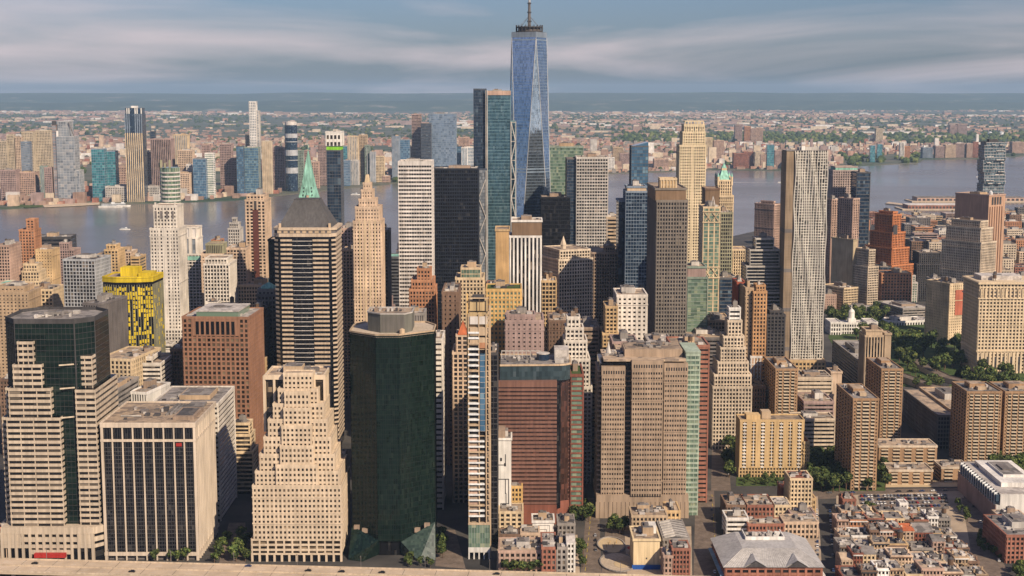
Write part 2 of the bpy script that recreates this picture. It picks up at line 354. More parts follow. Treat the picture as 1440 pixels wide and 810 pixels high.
def tower(name, label, Y, x0, x1, yt, dep, wall='limestone', st='punch', glass='glass', rz=0, tiers=(), roof='roof_tan', plant=4, tank=0, cat='office tower', group=None, seed=None, finish=True, z0=0.0, big=True, side=False, **kw):
    """a tower whose front stands at depth Y between picture columns x0 and x1; tiers = [(x0, x1, top row, setback, depth)] stacked above it"""
    z1 = pz(yt, Y); a, b = pxX(x0, Y, z1), pxX(x1, Y, z1); xc = (a + b) / 2; w = (b - a)
    B = Bld(name, label, Y, xc, cat, group, rz); rnd = random.Random(seed if seed is not None else hash((x0, yt)) & 0xffff)
    B.w, B.z, B.d = w, z1, dep; B.rnd = rnd
    FOOT.append((xc - w / 2, xc + w / 2, Y, Y + dep))
    s = dict(STYLE[st])
    if st in ('punch', 'grid', 'small', 'ribsp'):
        vr = random.Random(int(x0 * 13 + yt * 7)); s['bay'] *= vr.uniform(.88, 1.3); s['fl'] *= vr.uniform(.95, 1.12); s['pw'] += vr.uniform(-.1, .06); s['sp'] += vr.uniform(-.09, .06)
    s.update(kw)
    def lx(px, Yk, z): return (pxX(px, Yk, z) - xc)
    B.lx = lx
    p = rect(-w / 2, w / 2, 0, dep); B.block(p, z0, z1, wall, glass, edges=(0, 1, 3), roof=roof, **s)
    top = (-w / 2, w / 2, 0, dep, z1); zp = z1
    for t in tiers:
        q0, q1, qt, sb, dd = t[:5]; zt = pz(qt, Y + sb); l0, l1 = lx(q0, Y + sb, zt), lx(q1, Y + sb, zt)
        kk = dict(s); wl2, gl2 = wall, glass
        if len(t) > 5:
            u = dict(t[5]); wl2 = u.pop('wall', wall); gl2 = u.pop('glass', glass)
            if 'st' in u: kk = dict(STYLE[u.pop('st')])
            kk.update(u)
        B.block(rect(l0, l1, sb, sb + dd), zp - 0.3, zt, wl2, gl2, edges=(0, 1, 3), roof=roof, **kk); top = (l0, l1, sb, sb + dd, zt); zp = zt
    B.top = top
    if plant or tank: B.plant(top[0] + .8, top[1] - .8, top[2] + .8, top[3] - .8, top[4], rnd, plant, tank, big=big)
    if finish: B.done()
    return B

def corner(name, label, Y, xl, xc, xr, yt, wall='limestone', st='punch', glass='glass', th=25, tiers=(), roof='roof_tan', plant=3, tank=0, cat='office tower', group=None, dmin=0, finish=True, **kw):
    """a tower turned so that its near corner stands at column xc, its shaded left flank reaching to xl and its lit front to xr; tiers = [(inset, top row)]"""
    z1 = pz(yt, Y); t = math.radians(th); x = pxX(xc, Y, z1); w = (pxX(xr, Y, z1) - x) / math.cos(t); d = max(dmin, (x - pxX(xl, Y, z1)) / math.sin(t))
    B = Bld(name, label, Y, x, cat, group, th); FOOT.append((pxX(xl, Y, z1), x + w, Y, Y + d + w * .4)); s = dict(STYLE[st]); s.update(kw); zp = 0; B.w, B.d, B.z = w, d, z1
    for inset, yk in [(0, yt)] + list(tiers):
        zk = pz(yk, Y + inset); q = (inset, w - inset, inset, d - inset); B.block(rect(*q), max(0, zp - .3), zk, wall, glass, edges=(0, 1, 3), roof=roof, **s); zp = zk
    B.top = (*q, zp)
    if plant or tank: B.plant(q[0] + .8, q[1] - .8, q[2] + .8, q[3] - .8, zp, random.Random(int(xc * 3 + yt)), plant, tank)
    if finish: B.done()
    return B
# ------------------------------------------------------------------ ground, rivers, far country
def ground_mat(name, cols, scale, rough=0.9, detail=8):
    m, n, l, b = nodes_of(name)
    g = n.new('ShaderNodeNewGeometry'); a = n.new('ShaderNodeTexNoise'); a.inputs['Scale'].default_value = scale; a.inputs['Detail'].default_value = detail; a.inputs['Roughness'].default_value = .62
    l.new(g.outputs['Position'], a.inputs['Vector'])
    r = n.new('ShaderNodeValToRGB'); e = r.color_ramp.elements
    e[0].position = .32; e[0].color = (*cols[0], 1); e[1].position = .68; e[1].color = (*cols[-1], 1)
    for i, c in enumerate(cols[1:-1]): k = e.new(.32 + .36 * (i + 1) / (len(cols) - 1)); k.color = (*c, 1)
    l.new(a.outputs['Fac'], r.inputs[0]); l.new(r.outputs[0], b.inputs['Base Color']); b.inputs['Roughness'].default_value = rough
    b.inputs['Specular IOR Level'].default_value = .2
    MATS[name] = m; return m
ground_mat('asphalt', [(.035, .033, .032), (.06, .055, .05), (.09, .08, .07)], .02)
ground_mat('paving', [(.26, .20, .15), (.36, .28, .20), (.44, .34, .24)], .05)
ground_mat('concrete', [(.36, .28, .20), (.45, .35, .25), (.52, .41, .30)], .06)
ground_mat('lawn', [(.03, .05, .015), (.05, .08, .02), (.09, .11, .035)], .08)
ground_mat('far_ground', [(.03, .055, .035), (.045, .07, .04), (.13, .12, .09), (.04, .065, .035), (.20, .17, .13)], .0016)
ground_mat('far_hill', [(.022, .04, .025), (.03, .05, .03), (.04, .06, .035), (.05, .07, .04), (.20, .18, .14)], .0016)
ground_mat('sandy', [(.40, .30, .18), (.52, .40, .24)], .1)
m, n, l, b = nodes_of('river')
b.inputs['Base Color'].default_value = (.12, .108, .092, 1); b.inputs['Roughness'].default_value = .28; b.inputs['IOR'].default_value = 1.33
g = n.new('ShaderNodeNewGeometry'); mp_ = n.new('ShaderNodeMapping'); mp_.inputs['Scale'].default_value = (.05, .12, 1); l.new(g.outputs['Position'], mp_.inputs[0])
a = n.new('ShaderNodeTexNoise'); a.inputs['Scale'].default_value = 1.0; a.inputs['Detail'].default_value = 6; l.new(mp_.outputs[0], a.inputs['Vector'])
bp = n.new('ShaderNodeBump'); bp.inputs['Strength'].default_value = .35; bp.inputs['Distance'].default_value = 2.0; l.new(a.outputs['Fac'], bp.inputs['Height']); l.new(bp.outputs[0], b.inputs['Normal'])
a2 = n.new('ShaderNodeTexNoise'); a2.inputs['Scale'].default_value = .0011; a2.inputs['Detail'].default_value = 4; l.new(g.outputs['Position'], a2.inputs['Vector'])
r = n.new('ShaderNodeMapRange'); r.inputs[1].default_value = .35; r.inputs[2].default_value = .65; r.inputs[3].default_value = .14; r.inputs[4].default_value = .34; l.new(a2.outputs['Fac'], r.inputs[0]); l.new(r.outputs[0], b.inputs['Roughness'])
MATS['river'] = m

def slab(name, pts, z0, z1, mat):
    mb = MB(); mb.prism(pts, z0, z1, mat); return structure(mb.build(name))
mb = MB(); mb.face([(-45000, -30000, -2.5), (45000, -30000, -2.5), (45000, 45000, -2.5), (-45000, 45000, -2.5)], 'river'); structure(mb.build('river_water'))
# the island of towers: its near quay, its far shore
SHORE = [(0, 2350), (400, 2450), (700, 2650), (860, 2850), (1000, 3250), (1060, 3480), (1170, 3750), (1260, 3900), (1440, 4050)]
isle = [(-2600, 940), (2600, 900), (2600, 4200), (1700, 4150)] + [(pxX(px, Y, 0), Y) for px, Y in reversed(SHORE)] + [(-1400, 2200), (-2600, 1900)]
slab('ground', isle, -4, 0, 'asphalt')
# the far bank: a waterfront that runs away to the right, then land to the horizon
BANK = [(-900, 4100), (0, 4180), (110, 4330), (250, 4430), (330, 4520), (440, 4900), (560, 5400), (700, 5700), (860, 6000), (1000, 6300), (1110, 6250), (1180, 6600), (1290, 6900), (1300, 7300), (1380, 7350), (1440, 7700), (1900, 8300)]
slab('far_land', [(pxX(px, Y, 0), Y) for px, Y in BANK] + [(22000, 9000), (40000, 20000), (40000, 44000), (-40000, 44000), (-40000, 9000), (-9000, 3600)], -4, 0, 'far_ground')
# distant ridge
def ridge(name, y0, dep, base, amp, seed, n=150, x0=-16000, x1=16000):
    rr = random.Random(seed); ph = [(rr.uniform(.3, 3.5), rr.uniform(0, 6.28), rr.uniform(.2, 1)) for _ in range(9)]
    def H(u, v): 
        s_ = sum(a_ * math.sin(f_ * u * 3 + p_ + v * f_) for f_, p_, a_ in ph) / 4
        return (base + amp * s_) * math.sin(math.pi * min(1, v)) ** .7
    mb = MB(); rows = 9; o = 0
    for j in range(rows):
        for i in range(n + 1):
            u = i / n; v = j / (rows - 1); mb.v.append((x0 + (x1 - x0) * u, y0 + dep * v + 700 * math.sin(u * 9 + seed), max(0, H(u * 6, v)) - 2))
    for j in range(rows - 1):
        for i in range(n): q = j * (n + 1) + i; mb.f.append((q, q + 1, q + n + 2, q + n + 1)); mb.mi.append(0)
    mb._m('far_hill'); return structure(mb.build(name))
ridge('hills', 26500, 5000, 165, 45, 8); ridge('hills', 31000, 9000, 318, 26, 5)
# ------------------------------------------------------------------ landmark towers, each built on its own
R_ = math.radians
# --- foreground left: octagonal office block of stone bands and dark glass corners
def banded_octagon():
    B = Bld('office_tower', 'foreground tower with stone window bands stepping up to a dark glass crown with cut corners', 1000, pxX(70, 1000, 60), 'office tower')
    zt = pz(452, 1010); FOOT.append((B.X - 48, B.X + 48, 985, 1070)); s = lambda px, z=60: pxX(px, 1000, z) - B.X
    w = 33.0
    core = [(-w + 11, 5), (w - 13, 5), (w - 2, 17), (w - 2, 52), (w - 14, 64), (-w + 12, 64), (-w + 1, 52), (-w + 1, 17)]
    B.block(core, 0, zt, 'darkgrey', 'glass_green', sp=.06, pw=.05, fl=4, bay=3, ps=.05, pp=.08, roof='roof_grey', edges=(0, 1, 2, 3, 5, 6, 7), par=2.5)
    # front wing of bands: three steps, each a bit wider
    fl = 4.05
    def wing(x0, x1, y0, y1, za, zb, n, part=None):
        me = {}
        k = int(round((zb - za) / fl)); h = (zb - za) / k
        B.m('windows').box(x0 + .6, x1 - .6, y0 + .6, y1, za, zb, 'glass')
        for i in range(k):
            unit('spandrel_band', 'sand2', B.root, x0, x1, y0, y1 - .1, za + i * h + h * .50, za + (i + 1) * h + .0)
        for i in range(n + 1):
            x = x0 + .5 + (x1 - x0 - 1.0) * i / n; B.m('pier').box(x - .3, x + .3, y0 + .25, y0 + .9, za, zb - h * .4, 'sand2')
    wall_mat('sand2', (0.48, 0.39, 0.29), var=.12)
    B.cell = (9, 9, fl)
    zf = [0, 26, pz(587, 1000), pz(546, 1000), pz(513, 1000), pz(481, 1000)]
    xr = [None, None, s(89), s(77), s(65), s(54)]; xl = [None, None, s(13), s(17), s(24), s(31)]
    for i in range(2, 6): wing(xl[i], xr[i], -1.0 + (i - 2) * .9, 9, zf[i - 1], zf[i], 4 if i == 2 else 3)
    # right wing, turned to the side street
    for i, (zz, xx, yy) in enumerate(((pz(545, 1010), w + 1.0, 2), (pz(500, 1010), w - 2.2, 8), (pz(468, 1010), w - 5.5, 14))):
        wing(w - 13.5 + i * .4, xx, yy, 60 - i * 8, [26, pz(545, 1010), pz(500, 1010)][i], zz, 2)
    for i, (zz, yy) in enumerate(((pz(585, 1010), 6), (pz(545, 1010), 10), (pz(470, 1010), 15))):
        wing(-w - 1.0 + i * 2, -w + 9, yy, 58 - i * 6, [20, pz(585, 1010), pz(545, 1010)][i], zz, 1)
    # sloping sills where a step ends
    for z_ in (pz(587, 1000), pz(546, 1000), pz(513, 1000)):
        B.m('sill').face([(s(89), .6, z_ - 1), (w - 12, 6, z_ - 1), (w - 12, 6.1, z_), (s(89), .7, z_)], 'sand2')
    # podium with square openings and a colonnade
    p = [(-w - 2, -4), (w - 3, -4), (w + 4, 4), (w + 4, 66), (-w - 2, 66)]
    B.m('base_windows').prism(offset_poly(p, -1), 0, 24, 'glass_black')
    for za, zb in ((21, 26), (15.5, 18.8), (11.0, 13.4)): B.m('podium').prism(p, za, zb, 'sand2')
    for i in range(14):
        x = -w - 1.4 + i * (2 * w - 2) / 13
        B.m('podium').box(x - .9, x + .9, -4.3, 0, 0, 22, 'sand2')
        if 3 < i < 10: B.m('podium').box(x - .9, x + 4.2, -4.1, -1, 6.5, 9.5, 'sand2')
    for i in range(16): B.m('podium').box(w + 2, w + 4.3, 6 + i * 4 - .8, 6 + i * 4 + .8, 0, 22, 'sand2')
    for a_, b_ in ((-w - 2, -w + 12), (w - 14, w - 3)): B.m('podium').box(a_, b_, -3.9, 4, 13.5, 21.5, 'sand2')
    unit('awning', 'red_paint', B.root, -11, 11, -7.5, -4.4, 5.0, 8.0)
    rn = random.Random(4); B.plant(-16, 14, 20, 55, zt, rn, 12, 0, mats=('roof_grey',))
    B.done()
banded_octagon()

# --- foreground: white ribbed dark glass slab
def ribbed_slab():
    z = pz(597, 1003); x0, x1 = pxX(143, 1003, z), pxX(273, 1003, z); w = (x1 - x0) / 2; D = 70
    B = Bld('office_tower', 'foreground dark glass block with tall pale ribs and a broad tan flat roof', 1003, (x0 + x1) / 2, 'office tower'); FOOT.append((x0, x1, 1003, 1075))
    wall_mat('rib_white', (.56, .46, .355), var=.12)
    B.cell = (1.6, 1.6, 3.7); p = rect(-w, w, 0, D)
    B.m('windows').prism(p, 5, z, 'glass_black')
    for i in range(10):
        x = -w + 2 * w * i / 9; k = .46 if 0 < i < 9 else .9
        unit('pier', 'rib_white', B.root, x - k, x + k, -1.0, .3, 0, z - 1)
    for i in range(1, 13):
        y = D * i / 13; unit('pier', 'rib_white', B.root, w - .3, w + 1.3, y - .55, y + .55, 0, z - 1); unit('pier', 'rib_white', B.root, -w - 1.3, -w + .3, y - .55, y + .55, 0, z - 1)
    o, i_ = offset_poly(p, 1.25), offset_poly(p, -1)
    for za, zb in ((z - 2.0, z + 1.2), (z - 12.2, z - 10.5), (3.5, 6.0)):
        m_ = MB(); m_.prism(offset_poly(p, 1.15), za, zb - (.9 if zb > z else 0), 'rib_white'); m_.build('fascia', B.root)
    for (a_, b_, c_, d_) in ((-w - 1.2, w + 1.2, -1.2, -.4), (-w - 1.2, w + 1.2, D + .4, D + 1.2), (-w - 1.2, -w - .4, -.4, D + .4), (w + .4, w + 1.2, -.4, D + .4)):
        unit('parapet', 'rib_white', B.root, a_, b_, c_, d_, z + .3, z + 1.5)
    for j in range(27): B.m('window_line').box(-w - .06, w + .06, -.06, D, 8 + j * (z - 22) / 27, 8.5 + j * (z - 22) / 27, 'darkgrey')
    for j in range(9): # mullions inside each bay
        for q in (1, 2, 3): x = -w + 2 * w * (j + q / 4) / 9; B.m('mullion').box(x - .12, x + .12, -.2, .1, 6, z - 2, 'darkgrey')
    B.m('roof').prism(offset_poly(p, .3), z, z + .55, 'roof_tan')
    rn = random.Random(2)
    for j in range(5): unit('roof_duct', 'roof_grey', B.root, w * .2 + j * 2.6, w * .2 + j * 2.6 + 1.6, 26 + j * 2, 62 - j, z + .55, z + 2.2)
    unit('penthouse', 'taupe', B.root, w * .45, w * .92, 12, 44, z + .55, z + 3.0); unit('penthouse', 'roof_grey', B.root, w * .5, w * .86, 48, 66, z + .55, z + 2.4)
    unit('penthouse_roof', 'roof_dark', B.root, w * .5, w * .86, 16, 40, z + 3.0, z + 3.3)
    B.plant(-w + 3, w * .2, 6, 64, z + .3, rn, 9, 0, big=False)
    unit('logo_panel', 'red_paint', B.root, w * .60, w * .72, -.9, -.1, z - 15.5, z - 13.2)
    B.m('base').prism(offset_poly(p, -1.5), 0, 5, 'midgrey')
    B.done()
ribbed_slab()

# --- foreground: cream ziggurat with hundreds of square windows
def ziggurat():
    Y = 1000; zx = lambda py, sb=0: pz(py, Y + sb)
    B = Bld('office_tower', 'foreground cream wedding-cake tower stepping back to a narrow top, small square windows', Y, pxX(418, Y, 60), 'office tower'); FOOT.append((B.X - 35, B.X + 35, Y, Y + 55))
    wall_mat('cake', (.58, .46, .33), var=.12)
    X = lambda px, z, sb=0: pxX(px, Y + sb, z) - B.X
    st = dict(fl=3.75, bay=2.95, sp=.50, pw=.50, ps=.25, pp=.3)
    # (x0, x1, top, setback): widest first; a raised middle bay stands in front of each step
    T = [(355, 480, 684, 0), (359, 477, 664, 2.5), (365, 470, 640, 5), (371, 465, 616, 7.5), (377, 460, 591, 10), (384, 455, 569, 13), (391, 447, 548, 16)]
    z0 = 16.5
    for (a_, b_, t, sb) in T:
        z1 = zx(t, sb); B.block(rect(X(a_, z1, sb), X(b_, z1, sb), sb, 52 - sb * .5), z0 if z0 < 17 else z0 - .3, z1, 'cake', 'glass_warm', edges=(0, 1, 3), par=.9, roof='cake', **st); z0 = z1
    for (a_, b_, t, t0, sb) in ((388, 446, 655, 684, .9), (394, 440, 628, 664, 3.2), (396, 438, 600, 640, 5.8), (399, 437, 575, 616, 8.6), (400, 435, 552, 591, 11.6)):
        z1, zb = zx(t, sb), zx(t0, sb); B.block(rect(X(a_, z1, sb), X(b_, z1, sb), sb, sb + 12), zb - .3, z1, 'cake', 'glass_warm', edges=(0, 1, 3), par=.8, roof='cake', **st)
    z1 = zx(526, 20); B.block(rect(X(399, z1, 20), X(440, z1, 20), 19, 30), z0 - .3, z1, 'cake', 'glass_warm', edges=(0, 1, 3), roof='roof_tan', **st)
    # base: big shopfront openings
    xa, xb = X(355, 0), X(480, 0)
    B.block(rect(xa - .3, xb + .3, -.4, 52), 5.8, 16.8, 'cake', 'glass_warm', edges=(0, 1, 3), cap=False, fl=3.6, bay=5.6, sp=.42, pw=.22, ps=.3, pp=.42)
    B.m('shop_windows').box(xa + .4, xb - .4, .5, 50, 0, 5.9, 'glass_black')
    for i in range(13): x = xa + (xb - xa) * i / 12; B.m('base').box(x - .75, x + .75, -.7, 1.5, 0, 6.2, 'cake')
    B.m('base').box(xa - .4, xb + .4, -.75, 50, 5.0, 6.3, 'cake')
    # the plain block behind the top: open frame of pale concrete
    z2 = zx(530, 24); a_, b_ = X(371, z2, 24), X(456, z2, 24)
    B.m('tower_top').box(a_ + 1.2, b_ - 1.2, 25.2, 60, z0 - 50, z2 - .5, 'glass_warm')
    for i in range(7):
        x = a_ + (b_ - a_) * i / 6; B.m('frame').box(x - .8, x + .8, 24, 26, z2 - 40, z2 + .8, 'cake')
        y = 26 + 34 * i / 6; B.m('frame').box(b_ - 1.6, b_, y - .8, y + .8, z2 - 40, z2 + .8, 'cake'); B.m('frame').box(a_, a_ + 1.6, y - .8, y + .8, z2 - 40, z2 + .8, 'cake')
    B.m('frame').box(a_ - .1, b_ + .1, 23.9, 25.6, z2 - 2, z2 + 1.3, 'cake'); B.m('frame').box(a_ - .1, a_ + 1.3, 25.7, 61, z2 - 2, z2 + 1.2, 'cake'); B.m('frame').box(b_ - 1.3, b_ + .1, 25.7, 61, z2 - 2, z2 + 1.2, 'cake'); B.m('frame').box(a_, b_, 59.8, 61.1, z2 - 2, z2 + 1.1, 'cake')
    B.m('roof').box(a_ + 1, b_ - 1, 25.5, 60, z2 - .45, z2 - .1, 'roof_tan')
    rn = random.Random(3)
    for i in range(2):
        m_ = MB(); m_.prism(ngon(0, 0, 3.0, 12), 0, 2.6, 'midgrey'); m_.build('cooling_fan', B.root, loc=(a_ + (b_ - a_) * (.58 + .2 * i), 48, z2 - .1))
    B.plant(a_ + 3, b_ - 3, 28, 58, z2 - .3, rn, 14, 0, big=True, mats=('sand',)); B.done()
ziggurat()

# --- foreground: black-green glass octagon
def green_octagon():
    Y = 1012; B = Bld('office_tower', 'foreground black green glass tower with a tan roof and grey rooftop box', Y, pxX(547, Y, 80), 'office tower'); FOOT.append((B.X - 34, B.X + 34, Y, Y + 62))
    zt = pz(472, Y)
    X = lambda px, z=zt: pxX(px, Y, z) - B.X
    p = [(X(528), 0), (X(560), 0), (X(608) , 19), (X(608), 44), (X(592), 60), (X(503), 60), (X(488), 46), (X(488), 17)]
    B.cell = (1.5, 1.5, 3.8)
    B.m('windows').prism(p, 11, zt - 1.2, 'glass_green')
    for i in range(40): B.m('window_line').prism(offset_poly(p, .07), 12 + i * (zt - 14) / 40, 12.35 + i * (zt - 14) / 40, 'green_line')
    for e in range(8):
        a_, b_ = p[e], p[(e + 1) % 8]; L = math.dist(a_, b_); k = int(L / 1.6)
        for i in range(k + 1):
            x, y = a_[0] + (b_[0] - a_[0]) * i / k, a_[1] + (b_[1] - a_[1]) * i / k; B.m('mullion').box(x - .1, x + .1, y - .1, y + .1, 12, zt - 1, 'green_line')
    B.m('roof').prism(offset_poly(p, .1), zt - 1.4, zt, 'sand2')
    B.m('roof_edge').prism(offset_poly(p, .3), zt - 1.1, zt - .3, 'green_line')
    for i in range(len(p)):
        a_, b_ = p[i], p[(i + 1) % 8]; B.m('parapet').bar((a_[0], a_[1], zt + .5), (b_[0], b_[1], zt + .5), 1.0, 'sand')
    # rooftop box with chamfered corners
    bx = [(X(533), 12), (X(568), 12), (X(577), 20), (X(577), 44), (X(513), 44), (X(513), 22)]
    B.m('penthouse').prism(bx, zt, zt + 13, 'boxgrey'); B.m('penthouse_roof').prism(offset_poly(bx, -.6), zt + 13, zt + 13.4, 'roof_tan')
    for i in range(6): B.m('penthouse_rim').bar((*bx[i], zt + 13.6), (*bx[(i + 1) % 6], zt + 13.6), .9, 'silver')
    for i in range(14): B.m('louvre').box(X(533) + .5, X(568) - .5, 11.85, 12.1, zt + 1 + i * .8, zt + 1.35 + i * .8, 'midgrey')
    rn = random.Random(6)
    for i in range(9): unit('roof_unit', rn.choice(('taupe', 'darkgrey', 'silver')), B.root, X(516 + i * 6), X(519 + i * 6), 24 + rn.random() * 8, 30 + rn.random() * 8, zt + 13.4, zt + 13.8 + rn.random() * 2)
    m_ = MB(); m_.prism(ngon(0, 0, 2.0, 12), 0, 3, 'sand'); m_.cone(ngon(0, 0, 2.05, 12), 3, 4, 'sand'); m_.build('roof_tank', B.root, loc=(X(564), 9, zt))
    # slanting glass wings at the foot
    for nm, (a_, ya, za), (b_, yb, zb), (c_, yc), (d_, yd) in (('glass_wing', (X(561), -1, 11), (X(609), 8, 23), (X(588), -13), (X(611), -9)), ('glass_wing', (X(489), 8, 20), (X(529), -1, 12), (X(487), -9), (X(508), -13))):
        m_ = MB(); mm = 'greenskirt' if c_ > 0 else 'glass_green'
        m_.face([(c_, yc, .2), (d_, yd, .2), (b_, yb, zb), (a_, ya, za)], mm); m_.face([(d_, yd, .2), (b_ + 1, yb + 6, .2), (b_, yb, zb)], mm); m_.face([(a_ - 1, ya + 5, .2), (c_, yc, .2), (a_, ya, za)], mm); m_.build(nm, B.root, cell=B.cell)
        for i in range(3): f = (i + .6) / 3.4; q = a_ + (b_ - a_) * f; zq = za + (zb - za) * f; unit('wing_cap', 'taupe', B.root, q - 2, q + 2, 6, 9, zq - 1, zq + 2)
    B.m('base').prism(offset_poly(p, -2), 0, 11, 'glass_black'); B.done()
wall_mat('green_line', (.010, .015, .012)); wall_mat('boxgrey', (.15, .145, .12), var=.1)
glass_mat('greenskirt', (.035, .055, .040), blind=(.06, .08, .06), amount=.2, rough=.25, spec=.5)
green_octagon()

# --- foreground: very thin residential tower, still being finished
def thin_tower():
    Y = 1006; B = Bld('apartment_tower', 'very slender foreground tower with white balconies, a blue glass strip and an unfinished open top', Y, pxX(675, Y, 100), 'apartment tower'); FOOT.append((B.X - 9, B.X + 9, Y, Y + 25))
    zt = pz(438, Y); X = lambda px, z=100: pxX(px, Y, z) - B.X
    xa, xb, xm = X(659), X(687.5), X(674); n = 46; h = zt / n; nb = 9
    B.cell = (3, 3, h)
    B.m('windows').box(xa + .5, xb - .5, 1.6, 24, 26, zt - 12, 'glass')
    B.m('wall').box(xa + .6, xb - .6, 2.0, 23.5, zt - 12, zt - 1, 'mustard2')
    zs = n * h
    for i in range(nb - 1, n):
        z = i * h
        if i > n - 4: unit('floor_slab', 'sand', B.root, xa + .1, xb - .1, 0, 24.3, z, z + .5); continue
        unit('balcony', 'metal_white' if i % 5 else 'sand', B.root, xa - .2, xm if i > 22 else xb - 3.2, -1.1, 1.7, z, z + (1.25 if i > 22 else 1.0))
        unit('floor_slab', 'sand', B.root, xa, xb + .1, .3, 24.3, z, z + .45)
        if i <= 22: unit('infill_panel', 'taupe' if i % 2 else 'pinkish', B.root, xa + .3, xm - 1, .6, 1.6, z + 1.0, z + h * .7)
    B.m('glass_strip').box(xm + .6, xb - 2.6, -.4, 1.8, 24 * h, zt - 30, 'glass_blue')
    for i in range(24, n - 7): B.m('strip_line').box(xm + .6, xb - 2.6, -.5, 1, i * h, i * h + .25, 'steel')
    for x in (xa, xb - 1.9, xm - .2): unit('pier', 'sand', B.root, x - .35, x + .45, -.7, 1.9, 26, zt - 2)
    for z_ in (zt - 9, zt - 17, zt - 24): unit('tarpaulin', 'pale' if z_ > zt - 12 else 'sand', B.root, xa + 1, xb - 1, -.4, 1.5, z_, z_ + 5.5)
    unit('tarpaulin', 'orange', B.root, xm, xb - 1.2, -.5, 1.4, zt - 26, zt - 22)
    for x in (xa + .2, xm, xb - .6): unit('steel_frame', 'wood', B.root, x, x + .5, .2, .7, zt, zt + 9); unit('steel_frame', 'wood', B.root, x, x + .5, 12, 12.5, zt, zt + 9)
    unit('steel_frame', 'sand', B.root, xa, xb, .1, 1.0, zt + 9, zt + 9.7); unit('steel_frame', 'mustard2', B.root, xa + 1, xb - 1, 3, 11, zt, zt + 7); unit('roof_unit', 'darkgrey', B.root, xa + 3, xb - 3, 2, 8, zt + 7, zt + 11)
    unit('hoist_mast', 'sand', B.root, xb + .2, xb + 1.4, 2, 3.2, 0, zt + 4); unit('hoist_mast', 'mustard', B.root, xa - 1.2, xa - .2, 4, 5, zt * .5, zt + 12)
    # podium of pale glass over white columns
    B.m('podium_glass').box(xa - .4, xb + .6, -1, 24, 8.5, 25.5, 'glass_celadon')
    B.m('podium').box(xa - .6, xb + .8, -1.3, 24, 25.3, 26.6, 'sand'); B.m('podium').box(xa - .5, xb + .7, -1.2, 24, 5, 8.7, 'offwhite')
    for i in range(5): x = xa + (xb - xa) * i / 4; B.m('column').box(x - .5, x + .5, -1.1, 0, 0, 5.2, 'offwhite')
    for i in range(8): B.m('podium_mullion').box(xa + i * 1.9, xa + i * 1.9 + .15, -1.1, 0, 8.7, 25.3, 'steel')
    B.done()
wall_mat('mustard2', (.50, .37, .20)); thin_tower()
tower('office_tower', 'narrow black glass slab in the gap between the slender tower and the white painted wall', 1040, 688, 700, 498, 40, 'darkgrey', 'curtain', 'glass_black', plant=2)

# --- red brown striped block with a rounded blue glass crown
def striped_block():
    Y = 1090; zt = pz(538, Y); xa, xb = pxX(701, Y, zt), pxX(783, Y, zt); xc = (xa + xb) / 2; w = (xb - xa) / 2
    B = Bld('office_tower', 'red brown tower of horizontal stripes under a rounded blue glass top storey', Y, xc, 'office tower'); FOOT.append((xa, xb + 12, Y, Y + 50))
    B.cell = (2.2, 2.2, 4.1); p = [(-w, 0), (w, 0), (w + 1, 9), (w + 10, 14), (w + 10, 50), (-w, 50)]
    B.m('windows').prism(p, 0, zt, 'glass_brown'); n = 30; h = (zt - 16) / n
    m_ = MB(); m_.prism([(-w - .3, -.5), (w + .1, -.5), (w + .1, 8.5), (-w - .3, 40)], 0, h * .56, 'stripe'); me = m_.mesh('spandrel_band')
    for i in range(n):
        o = bpy.data.objects.new('spandrel_band', me); COL.objects.link(o); o.parent = B.root; o.location.z = 16 + i * h
    for i in range(n): B.m('side_band').box(w + 1.2, w + 10.2, 13.7, 30, 16 + i * h, 16 + i * h + h * .3, 'stripe')
    B.m('base').prism(offset_poly(p, .3), 0, 15.5, 'redbrown'); B.m('corner_glass').prism([(w + .1, -.2), (w + 3.2, 3), (w + 3.2, 10), (w + .1, 9)], 12, zt - 2, 'glass_black')
    # crown: curved front that rises at the left
    cz = zt - 3.0
    B.m('cornice').prism([(-w - .3, -.6), (w + .1, -.6), (w + .1, 8.5), (-w - .3, 46)], zt - 3.5, zt + 1.0, 'stripe')
    cr = [(-w + 1, 4), (w + 2, 6), (w + 7, 8), (w + 10.5, 12), (w + 11, 18), (w + 11, 50), (-w + 1, 50)]
    zc = pz(514, Y + 6)
    B.m('crown_glass').prism(cr, zt + .5, zc, 'glass_crown'); B.m('crown_roof').prism(offset_poly(cr, -.5), zc - .3, zc + .4, 'roof_grey')
    for i in range(len(cr) - 1): B.m('crown_rim').bar((*cr[i], zc + .5), (*cr[i + 1], zc + .5), 1.3, 'sand')
    m_ = MB(); m_.prism(ngon(0, 0, 5, 14), 0, 5, 'glass_navy'); m_.prism(ngon(0, 0, 5.3, 14), 5, 5.6, 'silver'); m_.build('roof_drum', B.root, loc=(w * .55, 28, zc + .4))
    unit('penthouse', 'roof_white', B.root, w * .95, w + 10, 24, 44, zc + .4, zc + 9); unit('roof_unit', 'silver', B.root, w - 1, w + 6, 14, 20, zc + .4, zc + 3)
    rn = random.Random(9); B.plant(-w + 2, w * .4, 10, 48, zc + .2, rn, 10, 0, big=False)
    for i in range(8): unit('roof_frame', 'silver', B.root, -w + 2 + i * 3.2, -w + 2.5 + i * 3.2, 34, 34.5, zc + .4, zc + 6)
    unit('roof_frame', 'silver', B.root, -w + 2, w * .5, 33.8, 34.6, zc + 6, zc + 6.6)
    B.done()
wall_mat('stripe', (.185, .095, .07), var=.12); glass_mat('glass_crown', (.035, .055, .062), blind=(.06, .08, .09), amount=.2, rough=.2, spec=.5); striped_block()
